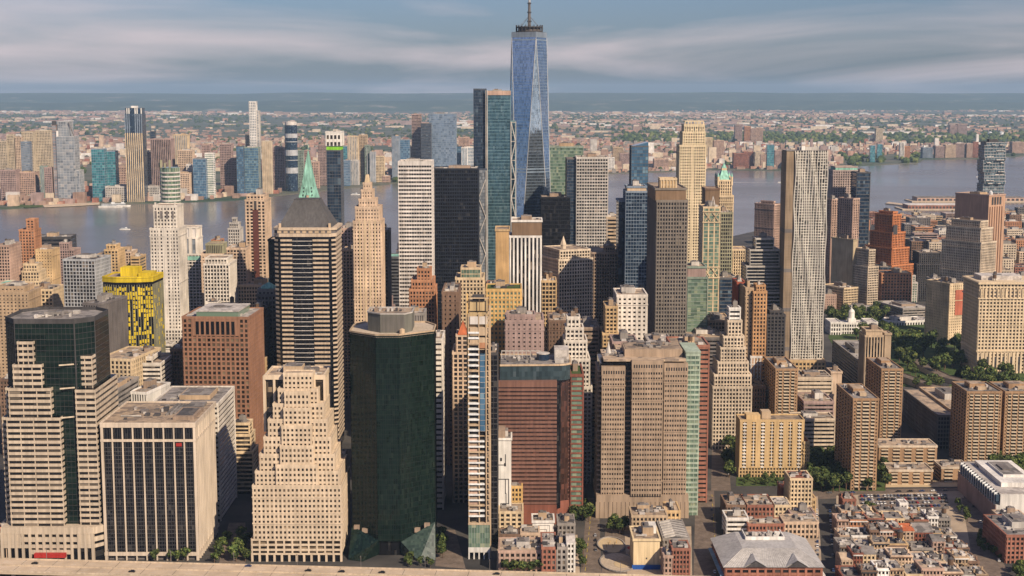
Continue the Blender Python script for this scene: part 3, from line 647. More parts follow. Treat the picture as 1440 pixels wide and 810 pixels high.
tower('office_tower', 'green glass edge tower with brown piers, squeezed behind the striped red brown block', 1105, 803, 820, 528, 42, 'redbrown', 'band', 'glass_celadon', roof='lawn', plant=1, sp=.35)

# --- brown triple slab with notches
def triple_slab():
    Y = 1108; zt = pz(506, Y); X0 = pxX(905, Y, zt); B = Bld('office_tower', 'broad taupe tower of three slabs of small windows with deep dark notches', Y, X0, 'office tower'); FOOT.append((X0 - 36, X0 + 42, Y, Y + 55))
    wall_mat('slab_tan', (.34, .25, .175), var=.12)
    x = lambda px, z=zt: pxX(px, Y, z) - X0
    st = dict(fl=3.95, bay=2.05, sp=.55, pw=.42, ps=.25, pp=.3)
    for (a_, b_, y0, t) in ((847, 879, 1, 516), (889, 932, -3, 506), (935, 967, 0, 511)):
        z1 = pz(t, Y); B.block(rect(x(a_), x(b_), y0, 46), 18, z1 - 7, 'slab_tan', 'glass', edges=(0, 1, 3), cap=False, **st)
        B.m('top_wall').box(x(a_) - .45, x(b_) + .45, y0 - .45, 46, z1 - 7, z1, 'slab_tan')
        for i in range(int((b_ - a_) / 3.4)): B.m('top_louvre').box(x(a_) + 1 + i * 1.9, x(a_) + 2.0 + i * 1.9, y0 - .5, y0, z1 - 5.8, z1 - 3.2, 'black')
    B.m('notch_wall').box(x(845), x(967), 7, 48, 18, zt - 4, 'glass_black')
    for i in range(33):
        z_ = 20 + i * 3.95
        if z_ < zt - 8: B.m('notch_band').box(x(843) - 1, x(968) + 1, 6, 44, z_, z_ + 1.3, 'slab_tan')
    B.m('wall').box(x(840), x(971), -2, 48, 13, 18.5, 'slab_tan'); B.m('windows').box(x(842), x(969), -1, 46, 0, 13.2, 'glass_black')
    for i in range(22): xx = x(842) + (x(969) - x(842)) * i / 21; B.m('base_pier').box(xx - 1.5, xx + 1.5, -2, 0, 0, 13, 'slab_tan')
    # roof plateau with tan plant rooms
    B.m('roof').prism(rect(x(849), x(965), 1, 45), zt - 1.5, zt + .3, 'roof_tan')
    unit('penthouse', 'slab_tan', B.root, x(880), x(962), 12, 44, zt + .3, zt + 6); unit('penthouse_roof', 'roof_tan', B.root, x(882), x(960), 13, 43, zt + 6, zt + 6.3)
    rn = random.Random(12); B.plant(x(852), x(882), 4, 44, zt, rn, 10, 0, big=False); B.plant(x(890), x(950), 16, 42, zt + 6, rn, 8, 0, big=False)
    m_ = MB(); m_.cone(ngon(0, 0, 2.4, 8), 0, 11, 'silver'); m_.build('roof_vent', B.root, loc=(x(858), 20, zt + .3))
    B.done()
    G = Bld('apartment_tower', 'pale green glass balcony wing standing beside the taupe triple slab', Y + 6, x(976) + X0, 'apartment tower'); z1 = pz(500, Y)
    G.block(rect(-5.2, 5.2, 0, 40), 0, z1, 'greenband', 'glass_celadon', edges=(0, 1, 3), fl=3.95, bay=3, sp=.4, pw=.14, ps=.5, pp=.4)
    G.m('cornice').box(-6, 6, -1, 41, z1 + 1.3, z1 + 2.2, 'greenband'); G.done()
wall_mat('greenband', (.34, .40, .31)); triple_slab()
tower('apartment_tower', 'red brick tower directly behind the pale green balcony wing', 1150, 945, 997, 487, 40, 'redbrick', 'band', 'glass', tank=1, sp=.6)

# --- the tall glass tower with tapering triangular faces and a spire
def glass_spire():
    Y = 1985; B = Bld('skyscraper', 'tallest glass tower with long triangular facets and a needle spire', Y + 30, pxX(744, Y + 30, 200), 'skyscraper', rz=20); FOOT.append((B.X - 35, B.X + 35, Y, Y + 65))
    zt = pz(52, Y + 30) - 1; a = 25.5; zb = 56
    sq = [(-a, -a), (a, -a), (a, a), (-a, a)]; t = [(0, -a), (a, 0), (0, a), (-a, 0)]
    B.cell = (1.6, 1.6, 4.1); B.m('base').prism(offset_poly(sq, .6), 0, zb, 'glass_pale')
    for i in range(4):
        j = (i + 1) % 4
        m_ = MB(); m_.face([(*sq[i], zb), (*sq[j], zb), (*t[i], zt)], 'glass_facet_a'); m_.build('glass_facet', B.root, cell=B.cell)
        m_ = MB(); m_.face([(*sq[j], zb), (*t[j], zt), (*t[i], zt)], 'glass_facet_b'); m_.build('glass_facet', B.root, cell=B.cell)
    for i in range(4):
        j = (i + 1) % 4
        B.m('edge_trim').bar((*sq[i], zb), (*t[i], zt), .7, 'steel'); B.m('edge_trim').bar((*sq[j], zb), (*t[i], zt), .7, 'steel')
    # storey lines follow the facets
    for k in range(1, 84):
        f = k / 84; z = zb + (zt - zb) * f
        pts = []
        for i in range(4):
            pi, ti = sq[i], t[i]; tm = t[i - 1]
            pts += [(pi[0] + (tm[0] - pi[0]) * f, pi[1] + (tm[1] - pi[1]) * f), (pi[0] + (ti[0] - pi[0]) * f, pi[1] + (ti[1] - pi[1]) * f)]
        B.m('storey_line').prism(offset_poly(pts, .06), z, z + (.35 if k not in (40, 41, 83, 20) else 1.6), 'line_blue', bottom=False)
    B.m('parapet').prism(offset_poly(t, .3), zt, zt + 7, 'bluegrey'); B.m('roof').prism(offset_poly(t, -.5), zt + 7, zt + 7.4, 'roof_dark')
    m_ = MB(); m_.prism(ngon(0, 0, 18.5, 20), 0, 1.5, 'darkgrey'); m_.prism(ngon(0, 0, 15, 20), 1.5, 6, 'midgrey'); m_.prism(ngon(0, 0, 18.5, 20), 6, 7.2, 'darkgrey')
    for i in range(20):
        q = ngon(0, 0, 18, 20)[i]; m_.box(q[0] - .4, q[0] + .4, q[1] - .4, q[1] + .4, -6, 9.5, 'darkgrey')
    m_.build('antenna_ring', B.root, loc=(0, 0, zt + 7.4))
    m_ = MB(); m_.prism(ngon(0, 0, 2.6, 8), 0, 40, 'midgrey', top=ngon(0, 0, 1.7, 8)); m_.prism(ngon(0, 0, 1.7, 8), 40, 85, 'steel', top=ngon(0, 0, .9, 8)); m_.prism(ngon(0, 0, .9, 8), 85, 122, 'steel', top=ngon(0, 0, .25, 8))
    for z_ in (14, 26, 38, 50, 62): m_.prism(ngon(0, 0, 3.6 - z_ * .02, 8), z_, z_ + 1.4, 'darkgrey')
    for i in range(6): q = ngon(0, 0, 15, 6)[i]; m_.bar((q[0], q[1], 7), (0, 0, 22), .3, 'midgrey')
    m_.build('spire', B.root, loc=(0, 0, zt + 7.4)); B.done()
wall_mat('line_blue', (.22, .28, .35), rough=.4)
glass_mat('glass_facet_a', (.50, .60, .70), blind=(.62, .68, .72), amount=.3, rough=.06, spec=1.0, metal=.92, tilt=.012)  # upright facets: their brighter reflection is put into this paler tint
glass_mat('glass_facet_b', (.36, .48, .66), blind=(.44, .54, .68), amount=.3, rough=.08, spec=1.0, metal=.92, tilt=.006)  # leaning facets: the blue sky reflection is put into the glass tint
glass_spire()

# --- glass tower with exposed cross bracing
def braced_tower():
    Y = 1860; zt = pz(127, Y); X0 = pxX(700, Y, 250); x = lambda px, z=250: pxX(px, Y, z) - X0
    B = Bld('skyscraper', 'teal glass skyscraper with a dark side and white cross bracing on its lower right edge', Y, X0, 'skyscraper'); FOOT.append((X0 - 35, X0 + 30, Y, Y + 60))
    B.cell = (1.6, 1.6, 4.2); z2 = pz(172, Y)
    B.block(rect(x(685), x(718), 0, 55), 0, zt - 4, 'glass_line', 'glass_bteal', edges=(0, 1, 3), fl=4.2, bay=1.9, sp=.10, pw=.06, ps=.08, pp=.12, par=4)
    B.block(rect(x(666), x(683.5), 4, 50), 0, zt + 1, 'glass_line2', 'glass_navy', edges=(0, 1, 3), fl=4.2, bay=2.4, sp=.12, pw=.1, ps=.08, pp=.12)
    B.block(rect(x(718), x(725), 3, 50), 0, z2, 'glass_line', 'glass_bteal', edges=(0, 1, 3), fl=4.2, bay=2, sp=.12, pw=.06, ps=.08, pp=.12)
    B.block(rect(x(672), x(684.9), -3, 6), 0, pz(238, Y), 'glass_line2', 'glass_pale', edges=(0, 1, 3), fl=4.2, bay=2, sp=.12, pw=.1, ps=.08, pp=.12)
    for px in (683.5, 685.5): B.m('edge_trim').box(x(px) - .4, x(px) + .4, -1, .6, 0, zt, 'silver')
    B.m('crown').box(x(686), x(718) + .2, -.4, 54, zt - 6, zt - .5, 'pinkish')
    zz = z2; s_ = 1
    while zz > 95:
        a_, b_ = (x(719), x(725)) if s_ > 0 else (x(725), x(719))
        m_ = MB(); m_.bar((a_, -1, zz), (b_, -1, zz - 24), 1.0, 'silver'); m_.bar((x(718.5), -1, zz), (x(725.5), -1, zz), .8, 'silver'); m_.build('brace', B.root)
        if zz < 230: m_ = MB(); m_.bar((x(673) if s_ > 0 else x(683), -4, zz), (x(683) if s_ > 0 else x(673), -4, zz - 24), .9, 'silver'); m_.build('brace', B.root)
        zz -= 24; s_ = -s_
    for px in (718.6, 725.4): m_ = MB(); m_.box(x(px) - .5, x(px) + .5, -1.6, -.5, 60, z2 + 1, 'silver'); m_.build('column', B.root)
    for px in (672.5, 683.5): m_ = MB(); m_.box(x(px) - .5, x(px) + .5, -4.6, -3.4, 60, pz(240, Y), 'silver'); m_.build('column', B.root)
    B.plant(x(688), x(716), 6, 50, zt - 4, random.Random(1), 6); B.done()
wall_mat('glass_line', (.16, .26, .28), rough=.4); wall_mat('glass_line2', (.07, .08, .10), rough=.4)
glass_mat('glass_bteal', (.07, .15, .19), blind=(.16, .24, .27), amount=.3, rough=.07, spec=1.0, metal=.55, tilt=.035)
braced_tower()

# --- pyramid topped and crowned stone towers
def pyramid_roof(B, p, z0, z1, inset, mat, part='pyramid_roof'):
    c = (sum(q[0] for q in p) / len(p), sum(q[1] for q in p) / len(p))
    m_ = MB(); m_.prism(p, z0, z1, mat, top=[(c[0] + (q[0] - c[0]) * inset, c[1] + (q[1] - c[1]) * inset) for q in p]); return m_.build(part, B.root)
def striped_pyramid():
    Y = 1320; zt = pz(333, Y); X0 = pxX(430, Y, 150); x = lambda px, z=150: pxX(px, Y, z) - X0
    B = Bld('office_tower', 'stone and black banded tower with a dark hipped roof, in front of the green spire', Y, X0, 'office tower'); FOOT.append((X0 - 31, X0 + 31, Y, Y + 60))
    xa, xb = x(387), x(472); D = 55; fl = 4.05; n = int((zt - 10) / fl); h = (zt - 10) / n; B.cell = (1.6, 1.6, h)
    ch = 5.0
    p = [(xa + ch, 0), (xb - ch, 0), (xb, ch), (xb, D - ch), (xb - ch, D), (xa + ch, D), (xa, D - ch), (xa, ch)]
    B.m('windows').prism(p, 0, zt, 'glass_black')
    L = [(x(396), x(412)), (x(441), x(463))]
    m1 = MB(); m1.box(L[0][0], L[0][1], -1.0, 4, 0, h * .43, 'bandstone'); m2 = MB(); m2.box(L[1][0], L[1][1], -1.0, 4, 0, h * .43, 'bandstone'); e1 = m1.mesh('stone_band'); e2 = m2.mesh('stone_band')
    m3 = MB(); m3.box(x(412.4), x(440.6), -.35, 2, 0, .45, 'pale'); e3 = m3.mesh('metal_strip')
    m4 = MB(); m4.prism([(xb - 3.2, 1.2), (xb + .5, 4.6), (xb + .5, D - 5), (xb - 3, D - 5)], 0, h * .42, 'bandstone'); e4 = m4.mesh('stone_band')
    m5 = MB(); m5.prism([(xa - .5, 4.6), (xa + 3.0, 1.2), (xa + 3, D - 5), (xa - .5, D - 5)], 0, h * .42, 'bandstone'); e5 = m5.mesh('stone_band')
    for i in range(n):
        for e in (e1, e2, e3, e4, e5):
            o = bpy.data.objects.new('stone_band' if e is not e3 else 'metal_strip', e); COL.objects.link(o); o.parent = B.root; o.location.z = 10 + i * h
    cp = offset_poly(p, 1.0)
    B.m('cornice').prism(cp, zt, zt + 3, 'bandstone'); B.m('frieze').prism(offset_poly(p, .3), zt + 3, zt + 6, 'midgrey'); B.m('cornice').prism(offset_poly(p, 1.3), zt + 6, zt + 8.2, 'bandstone')
    for i in range(9): xx = xa + 5 + (xb - xa - 10) * i / 8; B.m('frieze_panel').box(xx - 1.8, xx + 1.8, -.7, .3, zt + 3.3, zt + 5.7, 'sand')
    rp_ = [(xa + 3, 4), (xb - 3, 4), (xb - 3, D - 4), (xa + 3, D - 4)]
    pyramid_roof(B, rp_, zt + 8.2, zt + 32, .46, 'slate_roof', 'hipped_roof')
    c = ((xa + xb) / 2, D / 2); B.m('roof_deck').prism([(c[0] + (q[0] - c[0]) * .46, c[1] + (q[1] - c[1]) * .46) for q in rp_], zt + 31.8, zt + 33, 'roof_dark')
    for sx in (xa + 4, xb - 6): unit('corner_block', 'sand', B.root, sx, sx + 2, 2.5, 4.5, zt + 8.2, zt + 12)
    B.done()
wall_mat('bandstone', (.50, .39, .28), var=.12); striped_pyramid()
def green_spire():
    Y = 1480; z0 = pz(287, Y); X0 = pxX(432.5, Y, z0); B = Bld('skyscraper', 'stone tower capped by a tall sea green copper spire', Y, X0, 'skyscraper'); FOOT.append((X0 - 15, X0 + 15, Y, Y + 30))
    w = 11.5; B.block(rect(-w - 3, w + 3, -2, 28), 0, z0 - 8, 'limestone', 'glass', edges=(0, 1, 3), **STYLE['punch']); B.block(rect(-w, w, 0, 2 * w), z0 - 8, z0, 'peach', 'glass', edges=(0, 1, 3), **STYLE['punch'])
    zt = pz(213, Y); mid = pz(262, Y); p = rect(-w + .6, w - .6, .6, 2 * w - .6)
    pyramid_roof(B, p, z0 + .4, mid, .60, 'copper'); q = [((a_) * .60, w + (b_ - w) * .60) for a_, b_ in p]
    pyramid_roof(B, q, mid, zt, .08, 'copper')
    m_ = MB(); m_.bar((0, w, zt), (0, w, zt + 7), .5, 'copper'); m_.build('finial', B.root)
    for i in (-1, 0, 1):
        d = Bld  # dormers with little peaked tops
        m_ = MB(); m_.box(i * 6 - 1.1, i * 6 + 1.1, .2, 4, z0, z0 + (9 if i == 0 else 5), 'peach'); m_.cone(rect(i * 6 - 1.4, i * 6 + 1.4, 0, 4.2), z0 + (9 if i == 0 else 5), z0 + (13 if i == 0 else 8), 'copper'); m_.build('dormer', B.root)
    for i in range(5):
        f = i / 5; m_ = MB(); z_ = z0 + (mid - z0) * f; hw = (w - .6) * (1 - .4 * f)
        for s in (-.5, .5): m_.box(s * hw - .4, s * hw + .4, w - hw - .5, w - hw + 1, z_ + 1, z_ + 2.6, 'darkgrey')
        m_.build('roof_window', B.root)
    B.done()
green_spire()
def crowned_stone():
    # slender tan tower with a stepped crown and mast
    Y = 1490; st = STYLE['punch']
    B = tower('skyscraper', 'slender tan stone tower with a stepped crown and thin mast', Y, 497, 536, 312, 34, 'peach', 'punch', 'glass', plant=0, finish=False, bay=3.0, sp=.55, pw=.55,
              tiers=[(500, 533.5, 292, 2, 30), (505, 528, 281, 5, 22), (508.5, 524, 268, 8, 15), (511, 521.5, 258, 10, 9)])
    l0, l1, a_, b_, z = B.top; m_ = MB(); q = rect(l0 + 1, l1 - 1, a_ + 1, b_ - 1); m_.prism(q, z, z + 9, 'cream', top=[((u + (l0 + l1) / 2) / 2, (v + (a_ + b_) / 2) / 2) for u, v in q]); m_.build('lantern', B.root)
    m_ = MB(); m_.bar(((l0 + l1) / 2, (a_ + b_) / 2, z + 8), ((l0 + l1) / 2, (a_ + b_) / 2, z + 36), .5, 'steel'); m_.build('mast', B.root)
    w = B.w / 2
    for x_ in (-w * .55, -w * .18, w * .18, w * .55): B.m('pier').box(x_ - .7, x_ + .7, -.95, .5, 60, B.z + 1.5, 'cream')
    B.done()
crowned_stone()
def white_setback():
    B = tower('skyscraper', 'tall white stone tower with chamfered shoulders, left of the banded hipped-roof tower', 1540, 211, 251, 322, 36, 'white', 'punch', 'glass', plant=0, finish=False, bay=3.4, fl=3.8, sp=.48, pw=.5,
              tiers=[(216, 248, 290, 2.5, 30)])
    l0, l1, a_, b_, z = B.top
    B.block(rect(l0 - 9, l1 + 9, -6, 40), 0, pz(462, 1540), 'white', 'glass', edges=(0, 1, 3), **STYLE['punch'])
    for x_ in (-9, -3, 3, 9): B.m('arch_window').box(x_ - 1.1, x_ + 1.1, 1.5, 3, z - 13, z - 5, 'midgrey')
    for x_ in (-11.5, -6, 0, 6, 11.5): B.m('pier').box(x_ - .6, x_ + .6, -.8, .4, 60, B.z, 'white')
    for x_ in (l0 + 1, l1 - 2.5): unit('pinnacle', 'white', B.root, x_, x_ + 1.5, a_, a_ + 1.5, z, z + 4)
    B.done()
white_setback()
def banded_drum():
    Y = 1880; zt = pz(236, Y); X0 = pxX(235, Y, zt); B = Bld('apartment_tower', 'curved pale green glass tower rising behind the tall white stone tower', Y, X0, 'apartment tower')
    p = ngon(0, 14, 12.3, 24, ry=13); n = int(zt / 5.2); B.cell = (2, 2, 5.2); B.m('windows').prism(p, 0, zt, 'glass_celadon')
    m_ = MB(); m_.prism(offset_poly(p, .9), 0, 1.7, 'pale'); me = m_.mesh('floor_band')
    for i in range(n): o = bpy.data.objects.new('floor_band', me); COL.objects.link(o); o.parent = B.root; o.location.z = i * 5.2 + 3
    for i in range(0, 24, 3): q = offset_poly(p, .3)[i]; B.m('mullion').box(q[0] - .35, q[0] + .35, q[1] - .35, q[1] + .35, 60, zt, 'greengrey')
    for i in (13, 15, 17, 19): q = p[i]; unit('crown_frame', 'olive', B.root, q[0] - 1.2, q[0] + 1.2, q[1] - 1, q[1] + 1, zt, zt + 4 + (i % 4) * 2)
    B.done()
banded_drum()
def stone_gothic():
    # thin pale tower with a green copper pyramid
    Y = 1820; B = tower('skyscraper', 'ornate pale stone tower with a small green copper pyramid and mast', Y, 1008, 1031, 276, 27, 'cream', 'ribsp', 'glass', plant=0, finish=False, bay=2.6, tiers=[(1010, 1029, 254, 2, 22)])
    l0, l1, a_, b_, z = B.top; p = rect(l0 + 1, l1 - 1, a_ + 1, b_ - 1); cx, cy = (l0 + l1) / 2, (a_ + b_) / 2
    pyramid_roof(B, p, z + .3, pz(240, Y), .42, 'copper'); q = [(cx + (u - cx) * .42, cy + (v - cy) * .42) for u, v in p]
    m_ = MB(); m_.prism(q, pz(240, Y), pz(237, Y), 'cream'); m_.cone(q, pz(237, Y), pz(229, Y), 'copper'); m_.bar((cx, cy, pz(229, Y)), (cx, cy, pz(219, Y)), .4, 'copper'); m_.build('lantern', B.root)
    for u, v in rect(l0, l1, a_, b_): m_ = MB(); m_.prism(ngon(u, v, 1.5, 8), z - 6, z + 5, 'cream'); m_.cone(ngon(u, v, 1.6, 8), z + 5, z + 10, 'copper'); m_.build('turret', B.root)
    B.block(rect(B.w * .2, B.w * .2 + 26, 4, 40), 0, pz(352, Y), 'cream', 'glass', edges=(0, 1, 3), **STYLE['ribsp']); B.done()
stone_gothic()
def cream_column():
    Y = 1950; B = tower('skyscraper', 'tall cream stone tower with a colonnaded crown and narrow shoulders', Y, 956, 992.5, 205, 36, 'creamy', 'punch', 'glass', plant=0, finish=False, bay=3.1, sp=.46, pw=.46,
                        tiers=[(960.5, 991.5, 186, 2, 32), (962.5, 990.5, 176, 3, 29)])
    l0, l1, a_, b_, z = B.top
    B.block(rect(-B.w / 2 - 4, B.w / 2 + 3, 2, 42), 0, pz(330, Y), 'creamy', 'glass', edges=(0, 1, 3), **STYLE['punch'])
    for i in range(7):
        x_ = l0 + 1 + (l1 - l0 - 2) * i / 6; unit('column', 'creamy', B.root, x_ - .8, x_ + .8, a_ + .2, a_ + 1.6, z, z + 4.5)
    for i in range(5): x_ = l0 + 3 + (l1 - l0 - 6) * i / 4; B.m('arch_window').box(x_ - 1.3, x_ + 1.3, a_ - .5, a_ + .8, z - 9, z - 2.5, 'darkgrey')
    unit('crown_slab', 'creamy', B.root, l0 + 1, l1 - 1, a_ + 1, b_ - 1, z + 4.5, z + 5.8)
    for x_ in (-B.w * .32, 0, B.w * .32): B.m('pier').box(x_ - .6, x_ + .6, -.8, .4, 80, B.z, 'creamy')
    B.done()
wall_mat('creamy', (.64, .52, .34), var=.1); cream_column()

# --- rippled steel apartment tower
def rippled():
    Y = 1640; zt = pz(212, Y); X0 = pxX(1136, Y, 150); x = lambda px, z=200: pxX(px, Y, z) - X0
    B = Bld('apartment_tower', 'tall apartment tower with a rippled silver facade and flat shaded tan left side', Y, X0, 'apartment tower'); FOOT.append((X0 - 25, X0 + 25, Y, Y + 35))
    xa, xb = x(1117), x(1162); D = 32; nf = 76; h = (zt - 28) / nf; B.cell = (2.2, 2.2, h)
    zb = 28
    B.m('windows').box(xa + .5, xb - .5, .6, D, zb, zt, 'glass')
    rn = random.Random(8); nb = 13; w = (xb - xa) / nb
    # each pier winds in and out, each storey band bulges with it
    def bulge(i, j): return 1.05 + 1.0 * math.sin(i * 1.25 + j * .19 + 1.4 * math.sin(j * .11 + i * .6))
    for i in range(nb + 1):
        xx = xa + w * i
        for j in range(0, nf, 4):
            d0, d1 = bulge(i, j), bulge(i, j + 4); k = .36 * w
            o = len(B.m('steel_panels').v); M_ = B.m('steel_panels'); q = M_._m('ripple'); sx = .8 * math.sin(j * .3 + i)
            M_.v += [(xx - k / 2 + sx, -d0, zb + j * h), (xx + k / 2 + sx, -d0, zb + j * h), (xx + k / 2, .7, zb + j * h), (xx - k / 2, .7, zb + j * h)]
            sx = .8 * math.sin((j + 4) * .3 + i)
            M_.v += [(xx - k / 2 + sx, -d1, zb + j * h + 4 * h), (xx + k / 2 + sx, -d1, zb + j * h + 4 * h), (xx + k / 2, .7, zb + j * h + 4 * h), (xx - k / 2, .7, zb + j * h + 4 * h)]
            for f_ in ((0, 1, 5, 4), (1, 2, 6, 5), (3, 0, 4, 7)): M_.f.append(tuple(o + c for c in f_)); M_.mi.append(q)
    for j in range(nf):
        for i in range(nb):
            if rn.random() < .1: continue
            d0, d1 = bulge(i, j) * .8, bulge(i + 1, j) * .8; xx = xa + w * i; M_ = B.m('steel_panels'); o = len(M_.v); q = M_._m('ripple'); z_ = zb + j * h; t = z_ + h * .36
            M_.v += [(xx, -d0, z_), (xx + w, -d1, z_), (xx + w, -d1, t), (xx, -d0, t), (xx, .7, z_), (xx + w, .7, z_), (xx + w, .7, t), (xx, .7, t)]
            for f_ in ((0, 1, 2, 3), (3, 2, 6, 7), (1, 0, 4, 5)): M_.f.append(tuple(o + c for c in f_)); M_.mi.append(q)
    l0 = x(1104.5)
    B.m('side_wall').box(l0, xa + .4, .5, D, zb, zt - 1, 'tan_shaded')
    for j in range(0, nf): B.m('side_line').box(l0 - .1, xa, .35, D - 3, zb + j * h, zb + j * h + .5, 'taupe')
    for i in range(4): B.m('side_window').box(l0 - .05, xa - 1, .3, D - 2, zb + 10 + i * 45, zb + 14 + i * 45, 'midgrey')
    B.m('right_wall').box(xb - .4, xb + .5, .5, D, zb, zt, 'ripple')
    for j in range(nf): B.m('right_window').box(xb + .45, xb + .62, 3, D - 3, zb + j * h + h * .45, zb + j * h + h * .95, 'glass')
    B.m('roof').box(l0, xb, 1.5, D, zt - .6, zt + .2, 'roof_grey'); unit('penthouse', 'silver', B.root, xa + 6, xb - 8, 10, 24, zt + .2, zt + 3.5); unit('penthouse', 'offwhite', B.root, xa + 8, xa + 12, 8, 12, zt + .2, zt + 5)
    B.block(rect(x(1104), x(1163), -14, 34), 0, zb, 'gold', 'glass', edges=(0, 1, 3), fl=4.6, bay=4.2, sp=.4, pw=.35, roof='roof_tan'); B.done()
wall_mat('ripple', (.50, .46, .39), var=.15, rough=.5, spec=.4); wall_mat('tan_shaded', (.27, .20, .13)); rippled()  # left side wall: shade is put into this darker tan

# --- stacked box tower
def stacked_boxes():
    Y = 2600; zt = pz(200, Y); X0 = pxX(1399, Y, 200); B = Bld('apartment_tower', 'tower of shifted stacked glass boxes with jutting balconies on the right skyline', Y, X0, 'apartment tower')
    rn = random.Random(21); k = Y / 2050; n = 46; h = zt / n; i = 0; B.cell = (2.4, 2.4, h)
    while i < n:
        g = 4 if i < 30 else rn.choice((1, 2)); top = i > 30; s = 2.6 if top else .7
        dx, dy = rn.uniform(-s, s), rn.uniform(-s, s); z0, z1 = i * h, min(n, i + g) * h
        B.block(rect(-14.5 * k + dx, 14.5 * k + dx * .6, dy, 34 + dy), z0, z1 - .05, 'steel', 'glass_bteal2', edges=(0, 1, 3), cap=False, fl=h, bay=5, sp=.2, pw=.1, ps=1.0, pp=.4)
        if top or rn.random() < .3:
            for _ in range(2): a_ = rn.uniform(-13, 8) * k; unit('balcony', 'pale', B.root, a_, a_ + rn.uniform(5, 9), -2.8 + dy, dy + 1, z0, z0 + 1.1)
        i += g
    B.m('roof').box(-14 * k, 14 * k, 2, 32, zt - .2, zt + .6, 'roof_dark'); unit('penthouse', 'darkgrey', B.root, -10, 6, 6, 20, zt + .6, zt + 5); B.done()
glass_mat('glass_bteal2', (.06, .10, .12), blind=(.2, .24, .25), amount=.3, rough=.1, spec=.9); stacked_boxes()

# --- yellow netted building
def yellow_block():
    Y = 1370; zt = pz(392, Y); X0 = pxX(178, Y, zt); x = lambda px: pxX(px, Y, zt) - X0
    B = Bld('office_tower', 'building wrapped in bright yellow and black patchwork with a solid yellow top', Y, X0, 'office tower'); FOOT.append((X0 - 30, X0 + 30, Y, Y + 45))
    p = [(x(142), 6), (x(163), 0), (x(192), 1), (x(212), 6), (x(215), 40), (x(146), 40)]
    B.cell = (3, 3, 4); B.m('windows').prism(p, 0, zt - 4, 'glass_black'); rn = random.Random(5)
    for e in range(4):
        a_, b_ = p[e], p[e + 1]; L = math.dist(a_, b_); n = max(2, int(L / 2.3)); nf = int((zt - 5) / 4.2)
        dx, dy = (b_[0] - a_[0]) / L, (b_[1] - a_[1]) / L; nx, ny = dy, -dx
        for i in range(n):
            for j in range(nf):
                ff = j / nf
                if rn.random() < (.34 + .42 * ff) * (1 if e < 3 else .25):
                    u = L * (i + .15 + .2 * rn.random()) / n; q = L / n * rn.uniform(.55, .8); z_ = j * 4.2 + rn.uniform(0, 1.0); hh = rn.uniform(2.6, 4.3)
                    c0 = (a_[0] + dx * u + nx * .35, a_[1] + dy * u + ny * .35); c1 = (c0[0] + dx * q, c0[1] + dy * q)
                    B.m('yellow_panels').prism([c0, c1, (c1[0] - nx * .4, c1[1] - ny * .4), (c0[0] - nx * .4, c0[1] - ny * .4)], z_, z_ + hh, 'yellow')
        for i in range(n + 1):
            u = L * i / n; c = (a_[0] + dx * u + nx * .15, a_[1] + dy * u + ny * .15); B.m('pier').box(c[0] - .18, c[0] + .18, c[1] - .2, c[1] + .2, 0, zt - 6, 'olive')
    B.m('crown').prism(offset_poly(p, .5), zt - 3.6, zt, 'yellow'); B.m('roof').prism(offset_poly(p, -.3), zt - .2, zt + .3, 'roof_tan')
    for i in range(6): B.m('parapet').bar((*p[i], zt + 1), (*p[(i + 1) % 6], zt + 1), 1.4, 'yellow')
    unit('penthouse', 'yellow', B.root, x(164), x(189), 14, 30, zt + .3, zt + 9); unit('penthouse', 'yellow', B.root, x(190), x(208), 12, 34, zt + .3, zt + 4); B.done()
    for m_ in [o for o in B.root.children if o.name.startswith('yellow_panels')]: m_['kind'] = 'stuff'
yellow_block()

